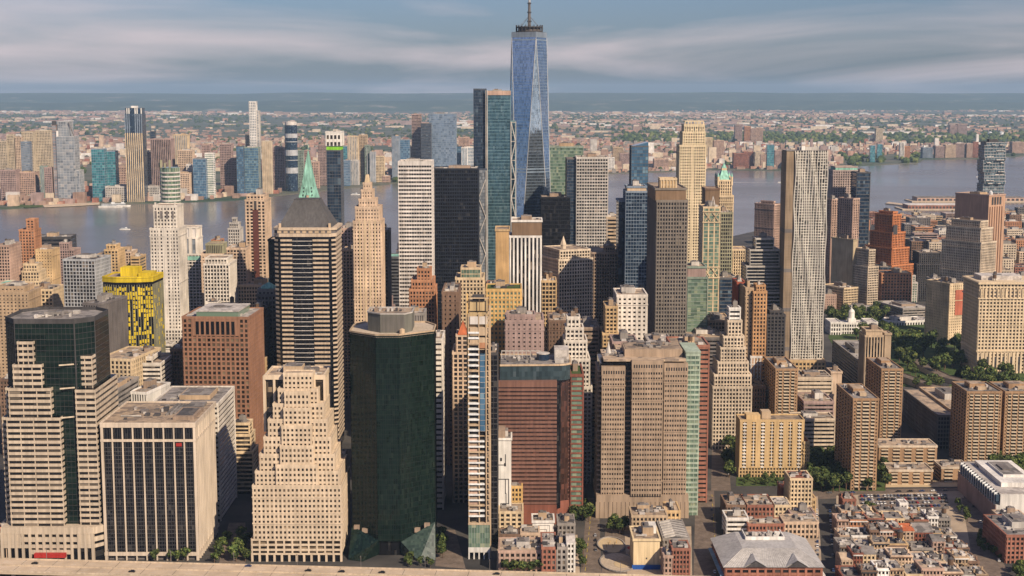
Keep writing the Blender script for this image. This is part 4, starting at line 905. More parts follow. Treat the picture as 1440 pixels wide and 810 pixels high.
# --- red stepped telephone-company style tower
def red_stepped():
    wall_mat('orangered', (.52, .20, .085), var=.15)
    B = corner('office_tower', 'stepped red orange brick tower with fluted top and an arched lower window', 2280, 1222, 1254, 1290, 374, 'orangered', 'ribsp', 'glass', th=32, finish=False, bay=3.4, plant=2, tiers=[(5, 350), (10, 328), (15, 303), (19, 299)])
    m_ = MB(); m_.prism(rect(B.w * .35, B.w * .8, -1.2, 1), 10, 36, 'darkgrey'); m_.build('arch_window', B.root)
    unit('dark_window', 'darkgrey', B.root, B.w * .22, B.w * .42, 9, 11, pz(331, 2280), pz(318, 2280)); B.done()
red_stepped()
def municipal():
    Y = 1700; wall_mat('muni', (.60, .47, .31), var=.1)
    B = tower('civic_building', 'massive cream civic block with a colonnade under its roof, at the right edge', Y, 1378, 1475, 398, 60, 'muni', 'punch', 'glass_warm', plant=0, finish=False, bay=4.0, fl=4.2, sp=.42, pw=.42)
    w, z = B.w / 2, B.z; za, zb = pz(418, Y), pz(406, Y)
    B.m('loggia').box(-w + 1, w - 1, -.3, 1, za, zb, 'darkgrey')
    for i in range(17):
        x_ = -w + 1.5 + (2 * w - 3) * i / 16; m_ = MB(); m_.prism(ngon(0, 0, 1.0, 10), za, zb, 'muni'); m_.build('column', B.root, loc=(x_, -1.0, 0))
    B.m('cornice').prism(offset_poly(rect(-w, w, 0, 60), 2.2), z - 1.5, z + .8, 'muni'); B.m('cornice').prism(offset_poly(rect(-w, w, 0, 60), 1.6), za - 2, za - .6, 'muni'); B.m('cornice').prism(offset_poly(rect(-w, w, 0, 60), 1.2), 26, 27.4, 'muni')
    for i in range(9):
        x_ = -w + 4 + i * (2 * w - 8) / 8; m_ = MB(); m_.box(x_ - 2.4, x_ + 2.4, -1.0, .4, 3, 20, 'darkgrey'); m_.build('arcade_arch', B.root)
    for i in range(18): x_ = -w + 1 + i * (2 * w - 2) / 17; B.m('arcade_pier').box(x_ - 1, x_ + 1, -1.5, .5, 0, 25, 'muni')
    B.plant(-w + 5, w - 10, 8, 50, z, random.Random(3), 8, 2, mats=('muni', 'roof_white')); unit('penthouse', 'roof_white', B.root, -w + 8, w - 25, 20, 50, z + .3, z + 6); B.done()
municipal()
def city_hall():
    Y = 1975; X0 = pxX(1201, Y, 10); B = Bld('civic_building', 'low white domed hall with a cupola among the park trees', Y, X0, 'civic building'); FOOT.append((X0 - 35, X0 + 35, Y, Y + 40))
    st = dict(fl=5, bay=3.2, sp=.35, pw=.35)
    for (a_, b_, y0, y1, z) in ((-32, -18, 0, 34, 17), (18, 32, 0, 34, 17), (-18, 18, 8, 30, 15)): B.block(rect(a_, b_, y0, y1), 0, z, 'offwhite', 'glass', edges=(0, 1, 3), roof='roof_white', **st)
    m_ = MB(); m_.box(-5, 5, 12, 22, 15, 21, 'offwhite'); m_.prism(ngon(0, 17, 4.2, 12), 21, 29, 'offwhite'); m_.build('cupola', B.root)
    m_ = MB(); r0, zz = 4.4, 29
    for i in range(5): r1 = 4.4 * math.cos((i + 1) / 5 * 1.45); m_.prism(ngon(0, 17, r0, 12), zz, zz + 1.1, 'offwhite', top=ngon(0, 17, r1, 12)); r0, zz = r1, zz + 1.1
    m_.bar((0, 17, zz), (0, 17, zz + 5), .8, 'offwhite'); m_.build('dome', B.root); B.done()
city_hall()
# ------------------------------------------------------------------ the other towers: (label, depth, x0, x1, top row, thickness, wall, style, glass, options)
T = tower
# left side
T('apartment_tower', 'leftmost orange brown tower cut by the edge of the picture', 1700, -6, 13, 346, 40, 'pinkish', 'punch', tank=1)
T('office_tower', 'copper orange brick tower with a taller slim shaft, above the left river bank', 1880, 27, 48, 324, 26, 'orange', 'punch', tiers=[(37, 48, 309, 3, 16)], plant=0)
T('office_tower', 'cream stone tower with a stepped wide top in front of the copper orange tower', 1720, 30, 58, 396, 30, 'cream', 'punch', tiers=[(31, 55, 382, 3, 24), (33, 52, 372, 6, 18)], plant=1)
T('office_tower', 'mustard stone block just right of the copper orange tower', 1860, 50, 73, 352, 30, 'gold', 'small')
T('office_building', 'dark glass building with long curved floor bands on the river bank', 2200, 50, 99, 334, 40, 'darkgrey', 'band', 'glass_black', fl=6, roof='roof_grey', rz=6)
T('office_building', 'brownish block standing before the dark curved banded building', 2020, 78, 104, 352, 30, 'mauve', 'punch', tiers=[(84, 97, 342, 4, 12)])
T('office_tower', 'grey office slab with a bare left flank and a white grid front', 1480, 88, 134, 366, 42, 'steel', 'grid', 'glass', rz=-6, roof='roof_dark', sp=.25, pw=.22, bay=3.4)
T('office_building', 'wide tan palazzo block with pale upper storeys at the left edge', 1520, -8, 40, 412, 50, 'tan', 'small', tiers=[(-4, 34, 404, 4, 30)])
T('office_building', 'cream stone block between the tan palazzo and the grey slab', 1560, 42, 74, 408, 40, 'cream', 'punch', tank=1)
T('office_building', 'low stone block with a green copper mansard at the left edge', 1600, -4, 8, 400, 30, 'limestone', 'punch', plant=0, roof='copper')
T('apartment_tower', 'golden stone tower, leftmost of the golden cluster behind the yellow block', 1800, 133, 148, 360, 30, 'gold', 'punch')
T('apartment_tower', 'golden stepped tower, tallest of the golden cluster behind the yellow block', 1780, 147, 166, 352, 30, 'gold', 'punch', tiers=[(150, 163, 345, 3, 18)])
T('apartment_tower', 'golden stone tower right of the tallest one in the cluster behind the yellow block', 1830, 166, 184, 355, 30, 'peach', 'punch')
T('apartment_tower', 'golden block with dark bands, rightmost of the cluster behind the yellow block', 1800, 184, 196, 362, 30, 'gold', 'band')
T('office_tower', 'dark grey blank slab between the banded glass crown and the yellow block', 1260, 116, 139, 428, 50, 'midgrey', 'rib', 'glass_black', rz=-14, roof='roof_grey', bay=2.4, plant=6)
T('office_building', 'long ornate cream block with a pitched parapet below the yellow block', 1230, 137, 186, 506, 60, 'cream', 'punch', rz=-10, plant=5, big=False)
T('office_building', 'white stone block with stepped terraces, right of the ornate cream block', 1250, 188, 226, 512, 50, 'white', 'band', tiers=[(192, 214, 503, 6, 30)], tank=1)
T('office_building', 'squat grey gridded block with a flat tan roof beside the banded tower', 1110, 134, 158, 553, 62, 'grey', 'band', 'glass_black', rz=-4)
T('office_building', 'small white block of vertical fins beside the tan roofed grey block', 1150, 181, 207, 553, 42, 'offwhite', 'rib', 'glass', rz=-12, bay=2.2)
T('office_building', 'pale side street building with a striped flank behind the ribbed glass block', 1098, 214, 306, 569, 66, 'white', 'band', 'glass', plant=12, roof='roof_grey', sp=.55)
T('office_tower', 'red brown granite tower with tall top windows, behind the ribbed glass block', 1230, 256, 350, 447, 55, 'rust2', 'grid', 'glass_warm', plant=8, finish=True, bay=4.0, sp=.36, pw=.38, roof='roof_white', rz=-3) if wall_mat('rust2', (.27, .14, .085), var=.15) else None
T('office_building', 'brown brick block in shade left of the red brown granite tower', 1290, 240, 257, 492, 40, 'brown', 'punch')
T('office_tower', 'tan brick sliver lit on its right flank beside the granite tower', 1300, 349, 364, 515, 45, 'gold', 'small')
T('office_building', 'white block with a green copper band right of the tall white stone tower', 1700, 256, 284, 358, 40, 'white', 'grid', tiers=[(257, 278, 335, 4, 24, dict(st='farrib', glass='glass_pale', bay=8)), (258, 278, 320, 5, 20, dict(st='farrib', glass='pale', bay=8))], plant=0)
T('office_building', 'tan block with a dark louvred rooftop box behind the cream crowned tower', 1650, 283, 318, 358, 40, 'peach', 'small', tiers=[(290, 313, 344, 4, 24, dict(st='farrib', wall='olive', glass='darkgrey', bay=2))], plant=0)
T('office_tower', 'cream crowned tower with blank top storeys beneath the dark louvred box', 1560, 287, 322, 372, 40, 'white', 'ribsp', tiers=[(289, 319, 364, 3, 30)], plant=0)
T('office_tower', 'small grey domed tower with a cupola against the river', 1900, 321, 337, 322, 22, 'silver', 'ribsp', tiers=[(323, 335, 314, 3, 14), (327, 332, 307, 6, 6)], plant=0)
T('office_building', 'peach stone slab between the cream crowned tower and the tall peach tower', 1620, 319, 346, 350, 40, 'peach', 'punch')
T('skyscraper', 'tall peach stone tower with a dark red vertical window strip in its centre', 1640, 345, 373, 282, 36, 'peach', 'punch', tiers=[(347, 371, 275, 2, 30)], plant=2)
T('office_building', 'peach stone shoulder block at the foot of the tall peach tower', 1600, 331, 385, 402, 30, 'peach', 'punch')
T('office_building', 'pink stone sliver right of the tall peach tower', 1660, 373, 386, 362, 36, 'pinkish', 'punch')
T('office_tower', 'dark grey stone tower under a small green dome, left of the banded hipped-roof tower', 1380, 362, 388, 415, 34, 'midgrey', 'ribsp', tiers=[(363, 385, 408, 2, 26, dict(wall='grey'))], plant=0)
T('office_building', 'charcoal glass block left of the green domed tower', 1340, 352, 368, 438, 40, 'darkgrey', 'grid', 'glass_black', tank=1)
T('office_building', 'black slab hidden behind the banded hipped-roof tower', 1560, 377, 388, 338, 30, 'black', 'plain', 'glass_black', plant=0)
T('skyscraper', 'dark blue glass tower under construction with a white wrapped top and lime green band', 2180, 459, 479, 212, 34, 'slate', 'curtain', 'glass_navy', tiers=[(459, 479, 205, .2, 33, dict(st='plain', glass='lime')), (458, 479.5, 186, 0, 34, dict(st='far', wall='offwhite', glass='glass_warm', fl=10))], plant=2, fl=5, bay=4)
T('office_building', 'pink stone building between the dark blue tower and the slender crowned tower', 1640, 479, 498, 322, 34, 'pinkish', 'punch')
T('office_tower', 'lower tan block in front of the pink stone building', 1560, 482, 496, 352, 30, 'peach', 'punch', plant=3)
T('office_tower', 'dark grey sliver right of the slender crowned tower', 1600, 535, 546, 325, 30, 'midgrey', 'punch', plant=3)
T('office_building', 'black block with a sea green roof between the crowned tower and the white banded slab', 1700, 545, 562, 362, 34, 'slate', 'band', 'glass_black', roof='copper', plant=0)
T('skyscraper', 'white slab of alternating pale and dark floor bands', 1520, 560, 607, 230, 40, 'pale', 'band', 'glass', bay=2.6, fl=4.1, sp=.5, plant=6, par=2.5, pw=.12, pp=.3, ps=.4)
T('skyscraper', 'broad black steel and glass slab without ornament', 1740, 609, 672, 238, 48, 'blacksteel', 'grid', 'glass_black', sp=.3, pw=.2, bay=2.8, fl=4.3, plant=7, roof='roof_grey') if wall_mat('blacksteel', (.012, .015, .024), rough=.5, spec=.4) else None
T('office_tower', 'orange red brick tower with a stepped top, behind the grey rooftop box', 1330, 576, 611, 408, 38, 'orange', 'punch', tiers=[(579, 609, 395, 3, 30), (587, 605, 379, 6, 18)], plant=2, bay=3.0)
T('office_building', 'small grey louvred block behind the black green glass octagon', 1150, 570, 596, 442, 26, 'grey', 'rib', 'midgrey', bay=1.8)
T('office_tower', 'white stone needle building right of the black green octagon', 1130, 606.5, 621.5, 478, 40, 'white', 'band', fl=4.3, bay=5, plant=2, sp=.6)
T('office_building', 'dark brown sliver along the narrow street canyon', 1270, 622, 644, 412, 60, 'brown', 'small', 'glass_black', plant=3)
T('office_tower', 'cream tower of many square windows with a glazed rooftop, left of the slender tower', 1360, 641, 680, 392, 40, 'cream', 'grid', tiers=[(648, 676, 378, 4, 24, dict(st='curtain', glass='glass_celadon', wall='cream'))], plant=3, sp=.4, pw=.4)
T('office_building', 'peach stone corner block with a red tiled gable, left of the slender tower', 1150, 637, 658, 497, 40, 'peach', 'punch', tiers=[(642, 658, 472, 4, 24)], plant=0)
T('apartment_tower', 'yellow stucco tower with green glass bays and a rooftop garden', 1200, 684, 733, 408, 34, 'mustard', 'grid', 'glass_celadon', plant=4, roof='lawn', bay=3.1, sp=.45, pw=.45)
T('office_building', 'pinkish grey blank-walled block with a few rows of small windows', 1150, 711, 764, 452, 40, 'mauve', 'small', bay=4.4, tiers=[(713, 752, 444, 3, 20)], plant=5)
T('office_tower', 'orange sided slab rising left of the white ribbed office tower', 1500, 697, 716, 324, 40, 'gold', 'plain', 'sidegold', plant=0) if wall_mat('sidegold', (.50, .32, .15)) else None
T('office_tower', 'white ribbed office tower with a brown box on its roof', 1400, 717, 761, 333, 36, 'offwhite', 'rib', 'glass', tiers=[(720, 762, 311, 2, 30, dict(st='plain', glass='brownbox'))], plant=2, bay=3.6, pw=.45) if wall_mat('brownbox', (.20, .13, .08)) else None
T('office_building', 'orange tan narrow block right of the white ribbed office tower', 1400, 762, 782, 396, 30, 'gold', 'grid', tank=2)
corner('office_tower', 'cream windowed tower with an open loggia and a stone pinnacle on its roof', 1540, 762, 786, 834, 366, 'limestone', 'grid', th=22, plant=0, bay=3.1, sp=.34, pw=.34, tiers=[(2, 353)])
T('office_building', 'dark brown stone block behind the loggia tower', 1640, 832, 868, 356, 60, 'taupe', 'ribsp', 'glass_black', tiers=[(851, 864, 347, 3, 20)])
T('office_building', 'pale banded office slice between the grey grid slab and the blue tower', 1900, 853, 873, 306, 40, 'sand', 'band', bay=5, fl=5)
T('office_tower', 'black glass block before the tallest glass tower', 1900, 761, 802, 278, 44, 'black', 'curtain', 'glass_black', plant=1, fl=5)
T('office_tower', 'pale green glass tower with striped top storeys behind the black glass block', 2120, 772, 820, 207, 44, 'greengrey', 'thinband', 'glass_celadon', fl=4.6, plant=1)
T('skyscraper', 'grey gridded slab with a blue left flank', 1900, 811, 855, 222, 46, 'silver', 'grid', 'glass', plant=3, fl=4.2, bay=3.4, sp=.40, pw=.25)
T('skyscraper', 'blue flank tower joined to the left of the grey gridded slab', 1904, 797, 810.5, 224, 44, 'slate', 'curtain', 'glass_navy', plant=0)
T('skyscraper', 'blue glass tower with a slanted top behind the dark blue tower', 2200, 888, 912, 206, 36, 'slate', 'curtain', 'glass_blue', plant=0, fl=5, bay=4)
T('skyscraper', 'dark blue glass tower with pale lines and a stone topped parapet', 1600, 880, 911, 270, 38, 'bluegrey', 'curtain', 'glass_navy', tiers=[(882, 909, 263, 2, 30, dict(st='plain', glass='sand'))], plant=3, bay=3.2, sp=.16, pw=.12)
T('office_tower', 'brown side slab left of the dark blue glass tower', 1610, 870, 880, 283, 36, 'bluegrey', 'plain', 'glass_navy', plant=0)
T('skyscraper', 'taupe gridded tower with a brown cap, right of the dark blue tower', 1370, 924, 967, 283, 92, 'taupe2', 'grid', 'glass', tiers=[(922, 965, 266, 2, 84, dict(st='plain', glass='brownbox')), (929, 951, 252, 14, 16, dict(st='ribsp', wall='cream', glass='gold'))], plant=0, bay=2.7, fl=3.7, sp=.38, pw=.36) if wall_mat('taupe2', (.20, .17, .14), var=.12) else None
T('skyscraper', 'thin celadon glass tower framed in cream stone with crossed lattices', 1520, 989, 1013, 292, 34, 'cream', 'curtain', 'glass_celadon', plant=2, bay=5.5, pw=.22, sp=.12)
T('office_tower', 'dark slab behind the thin celadon tower', 1700, 992, 1012, 266, 30, 'brown', 'plain', 'brownbox', plant=0)
T('office_tower', 'olive brown tower beside the ornate pale stone tower', 1640, 1014, 1030, 300, 30, 'olive', 'grid')
T('office_tower', 'green glass office block with a mauve blank top', 1460, 967, 995, 391, 40, 'greengrey', 'thinband', 'glass_celadon', tiers=[(967, 993, 376, 1, 32, dict(st='plain', glass='mauve'))], plant=1)
T('office_tower', 'dark navy glass slab in shade below the ornate pale tower', 1540, 1012, 1036, 392, 36, 'slate', 'thinband', 'glass_navy', plant=2)
T('office_building', 'thin building with a red painted side and white stripes', 1440, 1037, 1048, 398, 30, 'red_dull', 'rib', 'glass_warm', plant=2) if wall_mat('red_dull', (.36, .09, .05)) else None
T('office_tower', 'cream ziggurat tower with a white rooftop box, in the middle right', 1330, 1003, 1057, 545, 46, 'limestone', 'punch', tiers=[(1005, 1056, 528, 3, 40), (1010, 1052, 510, 6, 34), (1014, 1048, 490, 9, 28), (1018, 1046, 474, 12, 24), (1024, 1043, 452, 15, 18), (1026, 1041, 434, 17, 13, dict(st='band', wall='offwhite'))], plant=1, bay=2.9)
T('office_building', 'long dark office block with tan roofs behind the cream ziggurat', 1420, 967, 1020, 476, 80, 'midgrey', 'band', 'glass_black', plant=8)
T('office_building', 'cream roofed low block beside the white rooftop box', 1480, 997, 1028, 452, 50, 'tan', 'punch', roof='roof_tan', plant=3)
T('apartment_tower', 'orange brick tower with a rounded bay at its top, before the stepped banded tower', 1400, 1060, 1078, 411, 34, 'orange2', 'punch', tiers=[(1064, 1076, 402, 3, 14)], plant=1) if wall_mat('orange2', (.48, .27, .13)) else None
T('apartment_tower', 'tan flank tower left of the orange brick tower', 1405, 1049, 1059.5, 406, 36, 'tan', 'small', plant=1)
T('apartment_tower', 'dark tower with a pale window strip, left of the rippled silver tower', 1460, 1079, 1104, 444, 36, 'darkgrey', 'punch', 'glass_black', tiers=[(1083, 1101, 438, 3, 24)], plant=1)
T('office_tower', 'stepped dark tower of grey floor bands behind the orange brick tower', 1660, 1042, 1106, 437, 46, 'silver', 'thinband', 'glass_black', tiers=[(1046, 1104, 412, 2, 42), (1050, 1100, 375, 4, 36), (1055, 1096, 352, 7, 30), (1063, 1088, 336, 10, 20)], plant=1, sp=.3)
corner('apartment_tower', 'mauve brick tower with an orange lit right face, alone by the river', 2350, 1066, 1089, 1100, 288, 'pinkish', 'ribsp', th=42, tiers=[(7, 284)], plant=2)
T('office_tower', 'mauve ribbed tower with a sea green roof, right of the rippled silver tower', 2520, 1172, 1208, 240, 44, 'mauve2', 'ribsp', 'glass', bay=4.2, plant=0, tiers=[(1175, 1206, 235, 2, 38, dict(st='plain', glass='copper'))]) if wall_mat('mauve2', (.40, .31, .27)) else None
T('office_tower', 'navy glass tower of thin floor lines right of the sea green roof', 2450, 1205, 1224, 243, 36, 'slate', 'thinband', 'glass_navy', fl=6, plant=1)
corner('apartment_tower', 'pinkish brick slab, left one of the pair beside the rippled tower', 2320, 1162, 1170, 1184, 281, 'pinkish', 'ribsp', th=28, bay=4.5)
corner('apartment_tower', 'pinkish brick slab, right one of the pair beside the rippled tower', 2260, 1184, 1200, 1210, 280, 'pinkish', 'ribsp', th=35, bay=4.5)
corner('office_tower', 'grey blank slab with a gilded right edge', 2230, 1178, 1200, 1207, 338, 'goldedge', 'plain', 'goldedge', th=30, plant=2) if wall_mat('goldedge', (.42, .33, .21)) else None
corner('office_tower', 'cream fronted stepped tower right of the gilded edge slab', 2200, 1206, 1221, 1237, 376, 'limestone', 'grid', th=25, tiers=[(4, 352)], plant=2)
corner('office_building', 'square cream office block on the park edge', 2190, 1165, 1187, 1209, 406, 'cream', 'grid', th=28, plant=5, tank=1)
T('office_building', 'blank pink walled block left of the square cream office block', 2180, 1160, 1176, 415, 36, 'pinkish', 'small', plant=2)
T('office_tower', 'navy blue glass slab right of the cream fronted stepped tower', 2260, 1238, 1253, 376, 34, 'slate', 'curtain', 'glass_navy', plant=1)
T('office_building', 'plum brown block between the navy slab and the glass terraces', 2270, 1253, 1266, 382, 34, 'redbrown', 'small', plant=1)
T('office_building', 'glassy terraced block at the foot of the red orange stepped tower', 2290, 1266, 1290, 398, 40, 'silver', 'grid', 'glass_celadon', tiers=[(1270, 1287, 388, 4, 20)])
T('office_tower', 'dark grey ribbed office block right of the red orange stepped tower', 2300, 1290, 1332, 372, 50, 'darkgrey', 'ribsp', 'glass_black', tiers=[(1293, 1325, 356, 4, 36)], plant=4)
corner('skyscraper', 'windowless brown granite telephone tower with notched top and dark left flank', 2300, 1358, 1391, 1421, 275, 'pinkish', 'plain', 'pinkbrown', th=35, plant=6) if wall_mat('pinkbrown', (.42, .26, .17), var=.1) else None

corner('civic_building', 'pale stone setback tower before the windowless granite tower, its left flank in shade', 2080, 1340, 1380, 1408, 342, 'limestone', 'ribsp', th=38, tiers=[(4, 322), (9, 312)], plant=1)

corner('office_building', 'cream block with a large red panel painted on its wall', 1900, 1316, 1336, 1362, 400, 'cream', 'small', th=24, plant=3, tank=1)
T('office_building', 'grey stone block with a cream top, behind the red painted panel', 1985, 1312, 1328, 394, 30, 'grey', 'punch', plant=3)
T('civic_building', 'low grey civic block with a red and white flat roof above the park', 2120, 1268, 1312, 434, 80, 'grey', 'band', roof='roof_white', plant=6, rz=14)
T('civic_building', 'long low ornate building with white roofs among the trees', 2060, 1246, 1312, 452, 36, 'offwhite', 'punch', roof='roof_white', plant=9, rz=14)
T('office_tower', 'tan ribbed college tower with a detached stair shaft above the apartment towers', 1560, 1217, 1242, 473, 26, 'sand', 'rib', 'glass', bay=3, plant=1, tiers=[(1218, 1241, 465, 1, 22, dict(st='plain', glass='sand'))])
T('stair_tower', 'plain tan shaft beside the ribbed college tower', 1562, 1244.5, 1253.5, 470, 16, 'sand', 'plain', 'sand', plant=0, cat='stair tower')
T('office_building', 'long low college block with a pale roof along the park street', 1606, 1207, 1246, 507, 130, 'grey', 'band', plant=14, roof='roof_white')
# right, behind and between the apartment towers
T('office_tower', 'dark brown tower in shade behind the right end of the cream ziggurat', 1360, 1057, 1076, 545, 40, 'brown', 'ribsp', 'glass_black', plant=2)
T('office_building', 'white rooftop box building right of the cream ziggurat', 1400, 1056, 1071, 502, 30, 'pale', 'small', plant=1)
T('office_building', 'square peach block right of the low college rooftops', 1440, 1169, 1184, 524, 20, 'peach', 'plain', 'peach', plant=1)
T('office_building', 'white low block of horizontal bands below the rippled tower', 1400, 1118, 1170, 532, 36, 'limestone', 'band', plant=8, sp=.6)
T('office_building', 'brick and concrete terraced block, upper of the two behind the yellow slab', 1330, 1131, 1172, 566, 40, 'mauve', 'band', plant=5)
T('office_building', 'cream banded low block, lower of the two behind the yellow slab', 1290, 1118, 1174, 590, 26, 'limestone', 'band', plant=3)
T('parking_garage', 'open decked parking garage with a tan roof, between two brick balcony towers', 1330, 1319, 1380, 585, 118, 'midgrey', 'grid', 'black', roof='roof_tan', plant=0, cat='parking garage', sp=.3)
T('rooftop_hall', 'long flat tan roofed hall behind the parking garage', 1345, 1338, 1400, 578, 108, 'tan', 'plain', 'tan', z0=30, roof='roof_tan', plant=2, cat='building')
# central lower group
def white_ornate():
    B = T('office_tower', 'white ornate stepped tower with a small block crown, centre of the picture', 1210, 792, 832, 545, 44, 'white', 'punch', tiers=[(793, 829, 506, 3, 36), (794, 825, 480, 5, 30), (796, 820, 462, 7, 22), (798, 815, 447, 9, 15)], plant=1, tank=1)
white_ornate()
T('office_tower', 'white tower with paired rows of windows and a gilded rooftop drum', 1290, 868, 910, 416, 44, 'white', 'punch', plant=4, tank=1, bay=4.2, sp=.55, pw=.5)
T('office_building', 'yellow stone stepped block left of the white paired window tower', 1270, 842, 869, 502, 44, 'gold', 'punch', tiers=[(848, 869, 470, 3, 36), (852, 868, 432, 6, 30)], plant=2)
T('office_building', 'brown mansard roofed block in front of the white paired window tower', 1220, 862, 896, 482, 36, 'mauve', 'punch', plant=2, roof='slate_roof')
T('office_building', 'dark brown block with terraces behind the white ornate tower', 1330, 772, 800, 452, 50, 'brown', 'small', plant=4, tank=2)
T('office_building', 'grey roofed warehouse block behind the white ornate tower', 1290, 812, 842, 462, 50, 'taupe', 'band', plant=5)
T('office_building', 'tan flat block with a cream parapet behind the taupe triple slab', 1190, 868, 940, 494, 40, 'sand', 'small', plant=10, roof='roof_tan')
T('office_building', 'grey flat roofed annex at the foot of the taupe gridded tower', 1230, 912, 945, 482, 40, 'grey', 'band', plant=6, roof='roof_white')

# extras on some of the towers above
def find(lbl): return next(o for o in COL.objects if o.get('label', '').startswith(lbl))
def add_part(lbl, build): r = find(lbl); build(r)
def dome_on(r):
    z = pz(408, 1380); m_ = MB(); r0, zz = 7.6, z
    for i in range(6): r1 = 7.8 * math.cos((i + 1) / 6 * 1.5); m_.prism(ngon(0, 13, r0, 16), zz, zz + 1.0, 'copper', top=ngon(0, 13, r1, 16)); r0, zz = r1, zz + 1.0
    m_.bar((0, 13, zz), (0, 13, zz + 4), .8, 'copper'); m_.build('dome', r)
add_part('dark grey stone tower under a small green dome', dome_on)
def red_gable(r):
    z = pz(472, 1150); m_ = MB(); w = 5.5
    m_.v += [(-w + 3, 3, z), (w, 3, z), (w, 22, z), (-w + 3, 22, z), (1.5, 8, z + 10), (1.5, 17, z + 10)]; m_._m('roof_red')
    for f in ((0, 1, 4), (1, 2, 5, 4), (2, 3, 5), (3, 0, 4, 5)): m_.f.append(f); m_.mi.append(0)
    m_.build('tiled_roof', r)
add_part('peach stone corner block with a red tiled gable', red_gable)
def strip(r):
    z = pz(285, 1640); unit('window_strip', 'rustglass', r, -3.2, 3.2, -.8, .6, 40, z - 8); unit('dark_window', 'darkgrey', r, -1.3, 1.3, -1.0, .6, z - 7, z + 2)
glass_mat('rustglass', (.10, .035, .025), blind=(.2, .09, .06), amount=.3); add_part('tall peach stone tower with a dark red', strip)
def cap_green(r): z = pz(358, 1700); w = 11.5; unit('copper_band', 'copper', r, -w - .8, w + .8, -.8, 20, z - 6.5, z - 2)
add_part('white block with a green copper band', cap_green)
def lattice(r):
    for py in (305, 383):
        z = pz(py, 1520)
        for c in (-4, 4):
            m_ = MB()
            for s in (1, -1): m_.bar((c - 3.2, -.6, z + 4.5 * s), (c + 3.2, -.6, z - 4.5 * s), .7, 'cream')
            m_.build('lattice', r)
        unit('stone_band', 'cream', r, -9.6, 9.6, -.9, .4, z + 5, z + 6.2); unit('stone_band', 'cream', r, -9.6, 9.6, -.9, .4, z - 6.2, z - 5)
    z = pz(292, 1520); m_ = MB(); m_.bar((-1, 2, z), (1.5, 2, z + 12), .7, 'pale'); m_.bar((4, 2, z), (1.5, 2, z + 12), .7, 'pale'); m_.build('lattice', r)
add_part('thin celadon glass tower', lattice)
def pinnacle(r): z = pz(354, 1540); m_ = MB(); m_.prism(ngon(14, 20, 3.2, 6), z, z + 5, 'limestone'); m_.cone(ngon(14, 20, 3.6, 6), z + 5, z + 15, 'limestone'); m_.build('pinnacle', r)
add_part('cream windowed tower with an open loggia', pinnacle)
def notch(r):
    z = pz(275, 2300)
    for i in range(4): unit('vent_slot', 'darkgrey', r, 7 + i * 6.5, 11 + i * 6.5, -.6, .6, z - 15, z - 3)
    for i in range(6): unit('rib', 'pinkbrown', r, 2.5 + i * 6, 4.2 + i * 6, -1.6, .3, 0, z - 18)
    m_ = MB(); m_.prism(ngon(20, 12, 3, 10), z, z + 4, 'metal_white'); m_.cone(ngon(20, 12, 3.2, 10), z + 4, z + 7, 'metal_white'); m_.build('radome', r)
add_part('windowless brown granite telephone tower', notch)
def red_panel(r): z = pz(408, 1900); unit('painted_panel', 'redpanel', r, 9, 25.5, -.95, .3, z - 34, z)
wall_mat('redpanel', (.40, .12, .07)); add_part('cream block with a large red panel', red_panel)
def slant(r):
    z = pz(206, 2200); m_ = MB(); w = 12.6; o = [(-w, 0, z), (w, 0, z), (w, 34, z), (-w, 34, z), (w, 0, z + 6.5), (w, 34, z + 6.5)]; m_.v += o; m_._m('glass_blue')
    for f in ((0, 1, 4), (1, 2, 5, 4), (2, 3, 5), (0, 4, 5, 3)): m_.f.append(f); m_.mi.append(0)
    m_.build('slanted_top', r)
add_part('blue glass tower with a slanted top', slant)
def tall_top(r):
    w = 23; z = pz(447, 1230)
    unit('top_band', 'rust2', r, -w + 3, w - 3, -.95, .4, z - 15.5, z - 1.2)
    for i in range(8): x = -w + 6 + i * 4.4; unit('top_window', 'glass_black', r, x, x + 2.7, -1.15, .4, z - 14.2, z - 3)
    unit('crown_glass', 'glass_celadon', r, -w + 6, w - 4, 2, 46, z, z + 5); unit('crown_slab', 'roof_white', r, -w + 5.5, w - 3.5, 1.5, 46.5, z + 5, z + 6)
add_part('red brown granite tower', tall_top)

